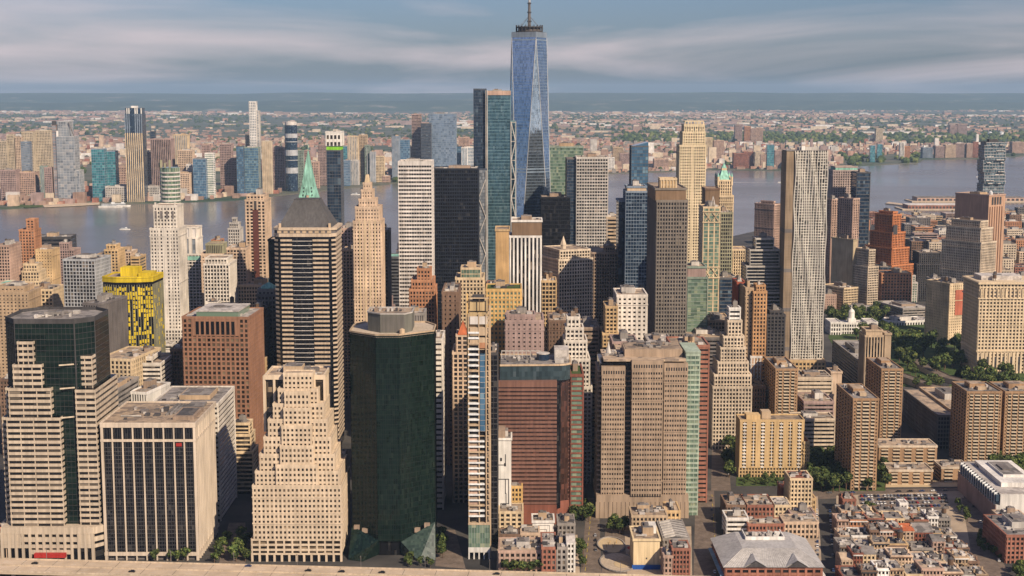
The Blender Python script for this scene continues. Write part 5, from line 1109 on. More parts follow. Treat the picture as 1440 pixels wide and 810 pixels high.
# ------------------------------------------------------------------ brick apartment towers with balcony stacks
def balcony_tower(label, Y, xl, xc, xr, yt, name='apartment_tower', rz=0, fl=2.9, dep=40):
    """plan: front between xc and xr; the left flank runs back to xl"""
    zt = pz(yt, Y); a_, b_ = pxX(xc, Y, zt), pxX(xr, Y, zt); w = (b_ - a_) / 2; X0 = (a_ + b_) / 2
    B = Bld(name, label, Y, X0, 'apartment tower', 'brick apartment towers with balconies'); FOOT.append((X0 - w, X0 + w, Y, Y + dep))
    n = int(zt / fl); h = zt / n; B.cell = (2.5, 2.5, h); D = dep
    p = [(-w, 0), (w, 0), (w, D), (-w, D)]
    B.m('windows').prism(offset_poly(p, -1.2), 0, zt - .3, 'glass')
    nb = max(2, int(2 * w / 5.6)); seg = 2 * w / nb
    for k in range(nb + 1):   # brick fins between the balcony stacks
        x = -w + seg * k; q = seg * (.22 if 0 < k < nb else .42)
        x0, x1 = (x, x + q) if k == 0 else (x - q, x) if k == nb else (x - q / 2, x + q / 2)
        B.m('brick_wall').box(x0, x1, -.2, 3, 0, zt, 'brickbrown')
        for j in range(n): B.m('fin_window').box(x0 + (x1 - x0) * .3, x1 - (x1 - x0) * .3, -.28, .2, j * h + .9, j * h + 2.1, 'glass') if k in (0, nb) else None
    me = {}
    for j in range(1, n):
        for k in range(nb):
            x0 = -w + seg * k + (seg * .42 if k == 0 else seg * .11); x1 = -w + seg * (k + 1) - (seg * .42 if k == nb - 1 else seg * .11)
            unit('balcony', 'balc', B.root, x0 + .05, x1 - .05, -1.0, 1.25, j * h, j * h + 1.0)
    for sx in (-1, 1):
        for k in range(7):
            y = D * k / 6; B.m('brick_wall').box(sx * w - (.0 if sx > 0 else .25), sx * w + (.25 if sx > 0 else 0), max(0, y - D * .045), min(D, y + D * .045), 0, zt, 'brickbrown')
        for j in range(n): B.m('side_band').box(sx * w - (.3 if sx > 0 else .2), sx * w + (.2 if sx > 0 else .3), .5, D, j * h, j * h + h * .42, 'brickbrown')
    B.m('back_wall').box(-w, w, D - .5, D + .2, 0, zt, 'brickbrown')
    B.cap(p, zt, 'brickbrown', 'roof_grey', 1.2, .3)
    unit('penthouse', 'brickbrown', B.root, -w * .55, w * .35, D * .35, D * .7, zt + .2, zt + 4.5); unit('penthouse_roof', 'roof_tan', B.root, -w * .5, w * .3, D * .38, D * .67, zt + 4.5, zt + 4.8)
    unit('penthouse', 'sand', B.root, -w * .2, w * .3, D * .2, D * .34, zt + .2, zt + 3.2)
    B.plant(-w + 2, w - 2, 2, D - 2, zt, random.Random(int(xc)), 10, 0, big=False); B.done(); return B
wall_mat('brickbrown', (.33, .205, .115), var=.1); wall_mat('balc', (.50, .40, .28), var=.08)
balcony_tower('brick balcony tower standing behind the grove, nearest of the apartment towers', 1186, 1172, 1200, 1236, 562, dep=62)
balcony_tower('brick balcony tower with its foot hidden by a low wing, second back from the grove', 1330, 1212, 1240, 1270, 520, dep=58)
balcony_tower('brick balcony tower right of the parking garage', 1262, 1345, 1360, 1409, 552, dep=44)
balcony_tower('brick balcony tower cut by the right edge of the picture', 1268, 1409, 1414, 1470, 552, dep=44)
balcony_tower('brick balcony tower between the cream ziggurat and the yellow slab, its left flank dark', 1330, 1068, 1091, 1122, 520, dep=62)
def low_wing(label, Y, x0, x1, yt, dep, rz=0):
    zt = pz(yt, Y); a_, b_ = pxX(x0, Y, zt), pxX(x1, Y, zt); w = (b_ - a_) / 2; B = Bld('apartment_block', label, Y, (a_ + b_) / 2, 'apartment block', 'low brick apartment wings', rz); FOOT.append((a_, b_, Y, Y + dep))
    n = max(2, int(round(zt / 3))); h = zt / n; B.cell = (2.5, 2.5, 3); p = rect(-w, w, 0, dep); B.m('windows').prism(offset_poly(p, -.8), 0, zt - .2, 'glass'); nb = max(2, int(2 * w / 9)); sg = 2 * w / nb
    for k in range(nb + 1): x = -w + sg * k; B.m('brick_wall').box(max(-w, x - sg * .2), min(w, x + sg * .2), -.2, 2, 0, zt, 'brickbrown')
    for j in range(n): B.m('wall').box(-w, w, .3, dep, j * h, j * h + h * .4, 'brickbrown')
    for j in range(n):
        for k in range(nb): unit('balcony', 'balc', B.root, -w + sg * (k + .2), -w + sg * (k + .8), -1.0, .5, j * h, j * h + 1)
    B.cap(p, zt, 'limestone', 'roof_tan', 1.0, .3); B.plant(-w + 1, w - 1, 1, dep - 1, zt, random.Random(int(x0)), 5, 0, big=False); B.done()
low_wing('low brick wing nearest the car park, left of the zigzag building', 1205, 1250, 1312, 662, 24); low_wing('low brick wing nearest the zigzag building', 1212, 1324, 1364, 658, 24)
low_wing('low brick wing between the two left apartment towers and the garage', 1250, 1236, 1318, 628, 26); low_wing('low terrace strip behind the grove', 1330, 1128, 1172, 616, 22)
def yellow_slab():
    Y = 1228; zt = pz(592, Y); a_, b_ = pxX(1041, Y, zt), pxX(1131, Y, zt); w = (b_ - a_) / 2; B = Bld('apartment_tower', 'wide yellow brick apartment slab with white balcony stacks above a small garden', Y, (a_ + b_) / 2, 'apartment tower'); FOOT.append((a_, b_, Y, Y + 26))
    wall_mat('ybrick', (.52, .36, .18), var=.14); n = 17; h = zt / n; B.cell = (2, 2, h)
    p = rect(-w, w, 0, 22); B.m('windows').prism(offset_poly(p, -.5), 0, zt - .3, 'glass_warm')
    nb = 7; sg = 2 * w / nb
    for k in range(nb + 1): x = -w + sg * k; q = sg * .27; B.m('brick_wall').box(max(-w, x - q), min(w, x + q), -.3, 2, 9, zt, 'ybrick')
    for k in range(nb):
        x0, x1 = -w + sg * (k + .27), -w + sg * (k + .73); B.m('mullion').box((x0 + x1) / 2 - .25, (x0 + x1) / 2 + .25, -.1, 1, 9, zt, 'offwhite')
        for j in range(3, n): B.m('sill_wall').box(x0, x1, -.05, 1, j * h, j * h + h * .42, 'ybrick')
        if k % 2 == 0:
            for j in range(3, n): unit('balcony', 'offwhite', B.root, x0 + .3, x1 - .3, -.9, .3, j * h, j * h + .8)
    B.m('base_band').box(-w - .1, w + .1, -.5, 10, 8.4, 9.4, 'ybrick')
    for i in range(22): x = -w + 2 * w * i / 21; B.m('base_pier').box(x - .5, x + .5, -.3, .6, 0, 9, 'ybrick')
    for j in (2.6, 5.6): B.m('base_band').box(-w, w, -.2, .6, j, j + 1, 'ybrick')
    B.m('side_wall').box(-w - .3, -w + .4, 0, 22, 0, zt, 'ybrick'); B.m('side_wall').box(w - .4, w + .3, 0, 22, 0, zt, 'ybrick'); B.cap(p, zt, 'ybrick', 'roof_tan', 1.3, .3)
    unit('penthouse', 'ybrick', B.root, -w * .78, -w * .34, 5, 16, zt, zt + 4.2); unit('penthouse', 'sand', B.root, -w * .28, 0, 8, 18, zt, zt + 6.5)
    q = (b_ - (a_ + b_) / 2); B.block(rect(q + .3, q + 4.5, -1, 20), 0, pz(622, Y), 'ybrick', 'glass_warm', edges=(0, 1, 3), fl=3, bay=2, sp=.5, pw=.4, roof='roof_red'); B.done()
yellow_slab()
# ------------------------------------------------------------------ Far bank towers
FAR = [ # x0,x1,top, wall, style, glass, words, extra depth
 (-5, 9, 199, 'gold', 'far', 'glass_warm', 'tawny apartment slab cut by the left edge, far bank', 900), (9, 19, 190, 'gold', 'far', 'glass_warm', 'tawny apartment slab, second from the left edge on the far bank', 900), (21, 30, 193, 'peach', 'far', 'glass_warm', 'tawny apartment slab, third from the left edge on the far bank', 880),
 (30, 46, 186, 'gold', 'far', 'glass_warm', 'tawny apartment slab with a stepped top, left of the grey crowned tower', 900), (49, 71, 184, 'gold', 'far', 'glass_warm', 'wide tawny slab directly left of the grey crowned tower', 900), (29, 41, 200, 'bluegrey', 'farband', 'glass_pale', 'grey green round tower before the tawny slabs', 300),
 (56, 66, 234, 'greengrey', 'farrib', 'glass_pale', 'small grey green tower by the far shore', 100), (62, 72, 236, 'mauve', 'far', 'glass', 'mauve tower beside the grey crowned tower', 90), (0, 22, 240, 'mauve', 'far', 'glass', 'low mauve block on the far shore at the left edge', 160), (22, 48, 243, 'pinkish', 'far', 'glass', 'low pinkish block on the far shore near the lawn', 160),
 (128, 146, 210, 'bluegrey', 'curtain', 'glass_teal', 'teal glass block, left half of the teal pair on the far bank', 60), (143, 162, 213, 'bluegrey', 'curtain', 'glass_teal', 'teal glass block, right half of the teal pair on the far bank', 80),
 (148, 188, 263, 'silver', 'far', 'glass', 'long low pale office block on the far quay, left one of two', 20), (200, 224, 263, 'silver', 'far', 'glass', 'long low pale office block on the far quay, right one of two', 20),
 (211, 218, 185, 'slate', 'curtain', 'glass_navy', 'thin dark tower behind the ribbed grey brown tower', 300), (212, 240, 196, 'mauve', 'farrib', 'glass', 'ribbed grey brown tower on the far bank', 200), (164, 178, 235, 'pinkish', 'far', 'glass', 'pink block between teal glass and the striped tower', 300), (203, 212, 214, 'pinkish', 'far', 'glass', 'pinkish slab just right of the striped tower', 300),
 (243, 263, 190, 'cream', 'farrib', 'glass_pale', 'pale ribbed tower on the far bank', 250), (250, 270, 212, 'peach', 'far', 'glass', 'peach stepped tower before the pale ribbed tower', 150), (262, 270, 232, 'pale', 'far', 'glass', 'white gridded tower left of the blue wedge', 120), (242, 266, 244, 'peach', 'far', 'glass', 'peach low block on the far quay', 60),
 (271, 289, 224, 'bluegrey', 'curtain', 'glass_blue', 'blue glass wedge tower on the far bank', 50), (288, 300, 216, 'offwhite', 'farband', 'glass_celadon', 'white banded tower attached to the blue wedge', 60), (284, 295, 204, 'mauve', 'far', 'glass', 'mauve block behind the blue wedge', 260),
 (309, 325, 203, 'mauve', 'far', 'glass', 'mauve brick tower mid far bank', 200), (325, 332, 222, 'mauve', 'far', 'glass', 'short mauve tower beside the mauve brick tower', 180), (332, 342, 206, 'slate', 'curtain', 'glass_blue', 'dark blue glass half of the twin block', 90), (340, 363, 208, 'greengrey', 'curtain', 'glass_blue', 'green framed blue glass block', 60),
 (345, 360, 190, 'gold', 'far', 'glass', 'tawny slab at the foot of the white needle tower', 500), (368, 381, 199, 'gold', 'farrib', 'sand', 'golden round topped tower', 60), (383, 399, 208, 'mauve', 'far', 'glass', 'mauve slab right of the golden round topped tower', 200), (417, 426, 212, 'greengrey', 'far', 'glass', 'grey green slab left of the copper spire', 200), (428, 436, 212, 'mauve', 'far', 'glass', 'mauve slab behind the copper spire', 260), (436, 448, 228, 'pinkish', 'far', 'glass', 'pinkish tower right of the copper spire', 100),
 (447, 459, 204, 'mauve', 'far', 'glass', 'tall mauve slab left of the lime banded tower', 200), (479, 488, 206, 'bluegrey', 'curtain', 'glass_teal', 'teal sliver right of the lime banded tower', 200), (480, 492, 226, 'bluegrey', 'farband', 'glass_blue', 'blue low block right of the lime banded tower', 60), (491, 504, 226, 'silver', 'farrib', 'glass_pale', 'silver low block behind the slender crowned tower', 60),
 (489, 503, 192, 'cream', 'farrib', 'glass_pale', 'cream ribbed tower behind the slender crowned tower', 200), (505, 516, 190, 'sand', 'far', 'glass', 'sand coloured tower behind the crown of the slender tower', 200), (513, 520, 205, 'greengrey', 'far', 'glass', 'green grey thin tower behind the mast', 150), (520, 528, 214, 'steel', 'farrib', 'glass_pale', 'thin steel grey tower right of the mast', 100), (528, 540, 220, 'cream', 'far', 'glass', 'cream tower near the far water', 60), (538, 548, 248, 'pinkish', 'far', 'glass', 'pink low block at the far water edge', 20),
 (551, 562, 192, 'bluegrey', 'farrib', 'glass_pale', 'grey tower left of the blue tower pair', 100), (562, 576, 197, 'bluegrey', 'curtain', 'glass_blue', 'blue glass tower left of the tall brown tower', 80), (576, 582, 206, 'mauve', 'far', 'glass', 'small mauve block left of the tall brown tower', 200),
 (579, 592, 161, 'mauve', 'farband', 'glass', 'tall brown tower left of the wide pale blue tower', 100), (592, 606, 174, 'slate', 'farband', 'glass_navy', 'dark glass tower before the wide pale blue tower', 20), (603, 641, 160.5, 'bluegrey', 'curtain', 'glass_sky', 'wide pale blue glass tower on the far bank', 60),
 (642, 649, 206, 'slate', 'curtain', 'glass_blue', 'small blue tower left of the white banded block', 120), (649, 657, 208, 'offwhite', 'farrib', 'glass_blue', 'white and blue striped tower on the far bank', 60), (656, 667, 207, 'offwhite', 'farband', 'glass_blue', 'white banded tower on the far bank left of the braced tower', 60), (645, 660, 194, 'pinkish', 'far', 'glass', 'pink block behind the white banded tower', 700),
 (856, 864, 222, 'offwhite', 'far', 'glass', 'white tower on the far shore right of the grey gridded slab', 100), (854, 870, 240, 'peach', 'far', 'glass_warm', 'peach block on the far shore right of the grey gridded slab', 40), (862, 876, 208, 'sand', 'far', 'glass', 'sand coloured block on the far bank left of the slanted blue tower', 400), (872, 886, 216, 'mauve', 'far', 'glass', 'mauve block on the far bank left of the slanted blue tower', 300),
 (920, 940, 224, 'pinkish', 'far', 'glass', 'pink block on the far bank left of the cream column tower', 100), (938, 956, 226, 'peach', 'far', 'glass', 'peach block on the far bank touching the cream column tower', 100), (992, 1002, 194, 'cream', 'far', 'glass', 'small cream tower right of the colonnaded crown', 700), (1004, 1018, 198, 'pinkish', 'far', 'glass', 'pink low block behind the copper pyramid', 700),
 (1032, 1048, 216, 'redbrick', 'far', 'glass', 'red brick wharf building, left one on the far bank', 60), (1046, 1060, 214, 'redbrick', 'far', 'glass', 'red brick wharf building, right one on the far bank', 80), (1062, 1072, 214, 'limestone', 'far', 'glass', 'pale tower right of the red brick wharf', 60), (1070, 1080, 218, 'pinkish', 'far', 'glass', 'pink slab between pale and blue towers', 60), (1079, 1089, 204, 'bluegrey', 'curtain', 'glass_teal', 'blue glass tower with a rounded top left of the rippled tower', 60), (1090, 1104, 212, 'mauve', 'far', 'glass', 'mauve block left of the rippled tower', 100), (1098, 1103, 204, 'pinkish', 'far', 'glass', 'slim pink tower left of the rippled tower', 200),
 (1047, 1056, 178, 'orange', 'far', 'glass', 'orange slab inland, left one of the inland group', 3200), (1056, 1064, 181, 'pinkish', 'far', 'glass', 'orange slab inland, middle one of the inland group', 3200), (1064, 1073, 180, 'pinkish', 'far', 'glass', 'orange slab inland, right one of the inland group', 3250), (1034, 1044, 176, 'mauve', 'far', 'glass', 'mauve slab inland left of the orange group', 3400),
 (1224, 1231, 205, 'bluegrey', 'curtain', 'glass_teal', 'blue grey tower on the wooded far bank, left one', 200), (1234, 1241, 203, 'bluegrey', 'curtain', 'glass_teal', 'blue grey tower on the wooded far bank, right one', 200), (1266, 1272, 201, 'offwhite', 'farrib', 'glass', 'white slim tower on the wooded far bank', 300), (1272, 1280, 206, 'orange', 'far', 'glass', 'orange tower on the wooded far bank', 320),
 (1298, 1312, 208, 'bluegrey', 'far', 'glass', 'blue grey waterfront block, right far bank', 60), (1316, 1328, 206, 'mauve', 'far', 'glass', 'mauve waterfront block, left of the far pink towers', 60), (1330, 1344, 204, 'peach', 'far', 'glass', 'peach waterfront block near the far piers', 80), (1344, 1358, 202, 'mauve', 'far', 'glass', 'mauve waterfront tower near the far piers', 80), (1360, 1368, 202, 'pinkish', 'far', 'glass', 'pink waterfront tower, left one of two', 60), (1369, 1376, 200, 'redbrick', 'far', 'glass', 'pink waterfront tower, right one of two', 60),
 (1336, 1346, 176, 'mauve', 'far', 'glass', 'mauve inland slab above the far woods, left one', 3600), (1347, 1360, 175, 'mauve', 'far', 'glass', 'mauve inland slab above the far woods, right one', 3600), (1232, 1242, 181, 'gold', 'far', 'glass', 'tawny building on the cleared slope between far woods', 2800), (1424, 1440, 200, 'pinkish', 'far', 'glass', 'pink block on the far shore at the right edge', 300)]
def bankY(px):
    for (a_, ya), (b_, yb) in zip(BANK, BANK[1:]):
        if a_ <= px <= b_: return ya + (yb - ya) * (px - a_) / (b_ - a_)
    return 7000
wall_mat('fargold', (.50, .41, .29))
for (x0, x1, yt, wl_, st, gl, words_, ex) in FAR:
    wl_ = 'fargold' if wl_ == 'gold' else wl_
    Yb = bankY((x0 + x1) / 2) + 45 + ex
    kw = {}
    if st == 'curtain': kw = dict(fl=8, bay=6)
    T('far_tower', words_, Yb, x0, x1, yt, (x1 - x0) * Yb / 2050 * .8, wl_, st, gl, plant=2 if x1 - x0 > 12 else 1, cat='tower', group='towers on the far bank', par=2, **kw)
def grey_crowned():
    Y = 4400; zt = pz(192, Y); X0 = pxX(92, Y, zt); x = lambda px, z=zt: pxX(px, Y, z) - X0
    B = Bld('skyscraper', 'wide grey glass tower with open corner fins at its crown on the far bank', Y, X0, 'skyscraper', 'towers on the far bank')
    B.block(rect(x(79), x(104), 0, 50), 0, zt, 'steel', 'glass_pale', edges=(0, 1, 3), fl=8, bay=9, sp=.12, pw=.08, ps=.3, pp=.4); B.block(rect(x(73), x(78.6), 5, 60), 0, pz(176, Y), 'mauve', 'glass_pale', edges=(0, 1, 3), fl=9, bay=6, sp=.2, pw=.1, ps=.3)
    B.block(rect(x(81), x(97), 5, 45), zt - .3, pz(171, Y), 'steel', 'glass_pale', edges=(0, 1, 3), fl=8, bay=9, sp=.12, pw=.08, ps=.3); unit('crown_fin', 'darkgrey', B.root, x(73), x(78.6), 4, 9, pz(176, Y), pz(170, Y)); unit('crown_fin', 'offwhite', B.root, x(79.2), x(82), -.5, 2, zt, pz(184, Y))
    m_ = MB(); m_.bar((x(104), 1, zt), (x(97), 1, pz(172, Y)), 2.5, 'midgrey'); m_.build('crown_fin', B.root); B.block(rect(x(104.2), x(109), 4, 50), 0, pz(240, Y), 'steel', 'glass_pale', edges=(0, 1, 3), fl=8, bay=9, sp=.1, pw=.1); B.done()
grey_crowned()
def striped_far():
    Y = 4420; zt = pz(160, Y); X0 = pxX(187, Y, zt); x = lambda px, z=zt: pxX(px, Y, z) - X0
    B = Bld('skyscraper', 'tall far bank tower striped white and dark with a blue upper third', Y, X0, 'skyscraper', 'towers on the far bank')
    B.m('windows').box(x(175), x(199), 0, 50, 0, zt, 'glass_navy'); B.m('windows').box(x(176), x(198), 2, 48, zt, pz(152, Y), 'glass_navy')
    for i in range(9):
        xx = x(175.5) + (x(198.5) - x(175.5)) * i / 8; unit('stripe', 'cream', B.root, xx - 1.4, xx + 1.4, -1, 1, 0, pz(187, Y))
        if i not in (3, 4): unit('stripe', 'bluegrey', B.root, xx - 1.3, xx + 1.3, -1, 1, pz(187, Y), zt)
        if i in (1, 2, 5, 6, 8): unit('stripe', 'offwhite', B.root, xx - 1.5, xx + 1.5, 1, 3, zt, pz(152, Y))
    unit('penthouse', 'offwhite', B.root, x(183), x(191), 12, 30, pz(152, Y), pz(149, Y)); unit('roof', 'roof_grey', B.root, x(176), x(198), 2.5, 47, pz(152, Y), pz(152, Y) + .5); B.done()
striped_far()
def needle_far():
    Y = 5050; zt = pz(143, Y); X0 = pxX(355, Y, zt); x = lambda px, z=zt: pxX(px, Y, z) - X0; B = Bld('skyscraper', 'slim white needle tower, tallest on the far bank', Y, X0, 'skyscraper', 'towers on the far bank')
    B.block(rect(x(350), x(359.5), 0, 30), 0, zt, 'offwhite', 'glass_pale', edges=(0, 1, 3), fl=9, bay=6, sp=.3, pw=.4, ps=.4); B.block(rect(x(360), x(363.5), 3, 30), 0, pz(156, Y), 'silver', 'glass_pale', edges=(0, 1, 3), fl=9, bay=6, sp=.3, pw=.4, ps=.4); B.done()
needle_far()
def banded_far():
    Y = 4900; zt = pz(176, Y); X0 = pxX(407.5, Y, zt); x = lambda px, z=zt: pxX(px, Y, z) - X0; B = Bld('skyscraper', 'dark blue tower with three pale bands on the far bank', Y, X0, 'skyscraper', 'towers on the far bank'); p = ngon(0, 22, 21, 16, ry=21)
    B.m('windows').prism(p, 0, zt, 'glass_navy')
    for a_, b_ in ((194, 188), (219, 211), (244, 236), (200, 199), (226, 225)): m_ = MB(); m_.prism(offset_poly(p, .8), pz(a_, Y), pz(b_, Y), 'steel'); m_.build('floor_band', B.root)
    m_ = MB(); m_.prism(offset_poly(p, -1), zt, zt + 11, 'pale'); m_.build('crown', B.root); B.done()
banded_far()

# ------------------------------------------------------------------ far low country: houses, sheds, woods (nobody could count them)
def carpet(name, N, ymin, ymax, size, height, mats, seed, keep=None, span=.40, cell=1400):
    rr = random.Random(seed); mb = MB(); ks = [mb._m(m_) for m_ in mats]
    for _ in range(N):
        Y = math.sqrt(ymin ** 2 + (ymax ** 2 - ymin ** 2) * rr.random() ** 1.25); X = rr.uniform(-span, span) * Y; px = CX + X / Y * FPX
        if Y < bankY(max(-890, min(1890, px))) + 40: continue
        d = math.sin(X / cell * 2.1 + 1.3 * math.sin(Y / cell * 1.7)) + math.sin(Y / cell * 2.9 + X / cell * .8)
        if keep and not keep(px, Y, d, rr): continue
        s = rr.uniform(*size); q = rr.uniform(.6, 1.8); h = rr.uniform(*height) * (1 if rr.random() < .9 else 2.2); o = len(mb.v); k = rr.choice(ks)
        a_, b_ = s * q / 2, s / 2
        mb.v += [(X - a_, Y - b_, 0), (X + a_, Y - b_, 0), (X + a_, Y + b_, 0), (X - a_, Y + b_, 0), (X - a_, Y - b_, h), (X + a_, Y - b_, h), (X + a_, Y + b_, h), (X - a_, Y + b_, h)]
        mb.f += [(o, o + 1, o + 5, o + 4), (o + 1, o + 2, o + 6, o + 5), (o + 3, o, o + 4, o + 7), (o + 4, o + 5, o + 6, o + 7)]; mb.mi += [k] * 4
    o = mb.build(name); o['kind'] = 'stuff'; return o
wall_mat('far_pink', (.42, .25, .18)); wall_mat('far_cream', (.58, .47, .34)); wall_mat('far_roof', (.30, .20, .15))
def woodzone(px, Y): # wooded bluff and park banks
    return (px > 860 and 9300 + (1440 - px) * .6 < Y < 11600 + (1440 - px) * .6 and not 1215 < px < 1245) or (1178 < px < 1305 and Y < 7700) or (1320 < px < 1440 and Y < 7900 and px % 60 < 20)
o = carpet('far_houses', 21000, 4300, 10500, (9, 24), (6, 15), ['pinkish', 'far_pink', 'far_pink', 'mauve', 'far_cream', 'far_roof', 'far_roof', 'redbrick', 'grey'], 31, lambda px, Y, d, rr: not woodzone(px, Y) and d > -1.3 + rr.random() * .8); tag(o, 'sprawl of low houses and roofs across the far bank', 'houses', kind='stuff')
o = carpet('far_towns', 6500, 11000, 27000, (14, 46), (6, 12), ['far_cream', 'far_pink', 'far_pink', 'taupe', 'pinkish', 'far_roof', 'far_roof', 'peach'], 37, lambda px, Y, d, rr: d > -.5 + rr.random() * 1.1, span=.38, cell=4300); tag(o, 'faint towns of tiny roofs on the farthest plain', 'towns', kind='stuff')
o = carpet('far_blocks', 3200, 4250, 9000, (14, 34), (12, 38), ['pinkish', 'mauve', 'far_cream', 'far_cream', 'offwhite', 'silver', 'peach', 'pale', 'far_roof'], 33, lambda px, Y, d, rr: not woodzone(px, Y) and d > -.2); tag(o, 'scattered mid rise blocks among the far houses', 'buildings', kind='stuff')
o = carpet('far_sheds', 4200, 9800, 26000, (30, 120), (8, 18), ['far_cream', 'far_pink', 'far_pink', 'peach', 'offwhite', 'far_roof', 'mauve', 'taupe'], 35, lambda px, Y, d, rr: not woodzone(px, Y) and d > -.2 + rr.random() * .9, span=.38, cell=3200); tag(o, 'pale warehouses and towns on the far plain', 'warehouses', kind='stuff')
def woods(name, N, ymin, ymax, keep, seed, size=(14, 34), span=.42, cell=1100):
    rr = random.Random(seed); mb = MB(); k0, k1, k2 = mb._m('leaf_dark'), mb._m('leaf_mid'), mb._m('leaf_light')
    for _ in range(N):
        Y = math.sqrt(ymin ** 2 + (ymax ** 2 - ymin ** 2) * rr.random()); X = rr.uniform(-span, span) * Y; px = CX + X / Y * FPX
        if Y < bankY(max(-890, min(1890, px))) + 25: continue
        d = math.sin(X / cell * 2.7 + 2 + math.sin(Y / cell * 1.1)) + math.sin(Y / cell * 3.1 - X / cell)
        if not keep(px, Y, d, rr): continue
        r = rr.uniform(*size); h = r * rr.uniform(.5, .8); o = len(mb.v); a0 = rr.random() * 6; n = 6; k = rr.choice((k0, k1, k1, k2))
        for zz, f in ((0, .8), (h * .45, 1.0), (h * .85, .6)):
            for i in range(n): a_ = a0 + i * 2 * math.pi / n; q = r / 2 * f * rr.uniform(.8, 1.2); mb.v.append((X + q * math.cos(a_), Y + q * math.sin(a_), zz))
        mb.v.append((X, Y, h))
        for t in range(2):
            for i in range(n): j = (i + 1) % n; mb.f.append((o + t * n + i, o + t * n + j, o + t * n + n + j, o + t * n + n + i)); mb.mi.append(k)
        for i in range(n): mb.f.append((o + 2 * n + i, o + 2 * n + (i + 1) % n, o + 3 * n)); mb.mi.append(k)
    o = mb.build(name); return o
for nm, c in (('leaf_dark', (.032, .052, .012)), ('leaf_mid', (.066, .094, .022)), ('leaf_light', (.130, .145, .034))): wall_mat(nm, c, var=.5, scale=.25, rough=.8, spec=.25, rnd=(.65, 1.4))
o = woods('far_woods', 7500, 6500, 13000, lambda px, Y, d, rr: woodzone(px, Y), 41, size=(22, 46)); tag(o, 'dark wooded bluff along the far right bank', 'woods', kind='stuff')
o = woods('far_trees', 8000, 4200, 22000, lambda px, Y, d, rr: d < -.25 + rr.random() * .8 and not woodzone(px, Y), 43, size=(12, 40)); tag(o, 'trees scattered between the far houses', 'trees', kind='stuff')
for x0, x1, Y, z, m_ in ((1185, 1300, 11800, 16, 'offwhite'), (1020, 1060, 12400, 14, 'far_cream'), (1120, 1150, 13000, 14, 'offwhite'), (830, 860, 12200, 14, 'far_cream'), (785, 815, 10800, 12, 'far_cream'), (930, 1000, 10200, 12, 'far_cream'), (1290, 1340, 10900, 12, 'far_cream'), (250, 300, 9300, 14, 'far_cream'), (180, 205, 11200, 14, 'far_cream')):
    a_, b_ = pxX(x0, Y, 0), pxX(x1, Y, 0); B = Bld('warehouse', f'long pale {"white" if m_ == "offwhite" else "cream"} shed on the far plain ' + {1185: 'above the wooded bluff', 1020: 'left of the wooded bluff', 1120: 'beyond the cleared slope', 830: 'right of the tallest glass tower', 785: 'touching the tallest glass tower', 930: 'by the colonnaded crown', 1290: 'toward the right tanks', 250: 'left of the white needle tower', 180: 'above the striped far tower'}[x0], Y, (a_ + b_) / 2, 'warehouse', 'long sheds on the far plain')
    B.m('wall').box(a_ - B.X, b_ - B.X, 0, 90, 0, z, m_); B.m('roof').box(a_ - B.X - 1, b_ - B.X + 1, -1, 91, z, z + 1.5, 'roof_white'); B.done()
for px, w_ in ((1392, 'left'), (1408, 'right')):
    X, Y = pxX(px, 11300, 0), 11300; B = Bld('storage_tank', f'white storage tank on the far plain, {w_} one of the pair', Y, X, 'tank', 'white tanks on the far plain'); B.m('shell').prism(ngon(0, 0, 17, 20), 0, 26, 'metal_white'); B.m('roof').cone(ngon(0, 0, 17.4, 20), 26, 32, 'metal_white'); B.done()
# green quay parks, piers and boats on the river
slab('far_lawn', [gp(5, 289), gp(35, 291.5), gp(60, 290), gp(62, 286), gp(12, 285)], -1, .6, 'lawn')
slab('far_quay', [gp(62, 291), gp(110, 289), gp(140, 287), gp(140, 284.5), gp(60, 288)], -1, .5, 'concrete')
def boat(px, py, L, label, wake=0, rz=0, kind='boat'):
    x, Y = gp(px, py, -2.5); B = Bld(kind, label, Y, x, 'boat', None, rz); B.root.location.z = -2.5; h = L * .12
    hull = [(-L / 2, -L * .1), (L * .32, -L * .1), (L / 2, 0), (L * .32, L * .1), (-L / 2, L * .1)]
    B.m('hull').prism(offset_poly(hull, -L * .015), -.6, h * .6, 'offwhite', top=hull); B.m('cabin').box(-L * .38, L * .22, -L * .07, L * .07, h * .6, h * 1.3, 'metal_white'); B.m('windows').box(-L * .39, L * .23, -L * .072, L * .072, h * .85, h * 1.1, 'glass_navy'); B.m('wheelhouse').box(L * .02, L * .16, -L * .05, L * .05, h * 1.3, h * 1.9, 'metal_white'); B.done()
    if wake:
        m_ = MB(); m_.face([(x - L * .5, Y - 1, -2.46), (x - L * .5, Y + 1, -2.46), (x - wake, Y + wake * .22, -2.46), (x - wake, Y + wake * .10, -2.46)], 'foam'); o = m_.build('wake'); tag(o, f'white wake trailing on the river behind the speedboat', 'wake', kind='stuff')
wall_mat('foam', (.45, .44, .42), rough=.6)
boat(156, 292, 70, 'white ferry lying at the far quay beneath the teal glass pair'); boat(170, 290.5, 60, 'white excursion boat right of the ferry at the far quay'); boat(176, 323, 26, 'small launch midstream left of the tall white stone tower')
boat(1098, 257, 24, 'speedboat on the river left of the rippled tower', 190, rz=0, kind='speedboat'); boat(1376, 249, 20, 'small white launch left of the stacked box tower'); boat(500, 274, 30, 'white boat by the slender crowned tower')
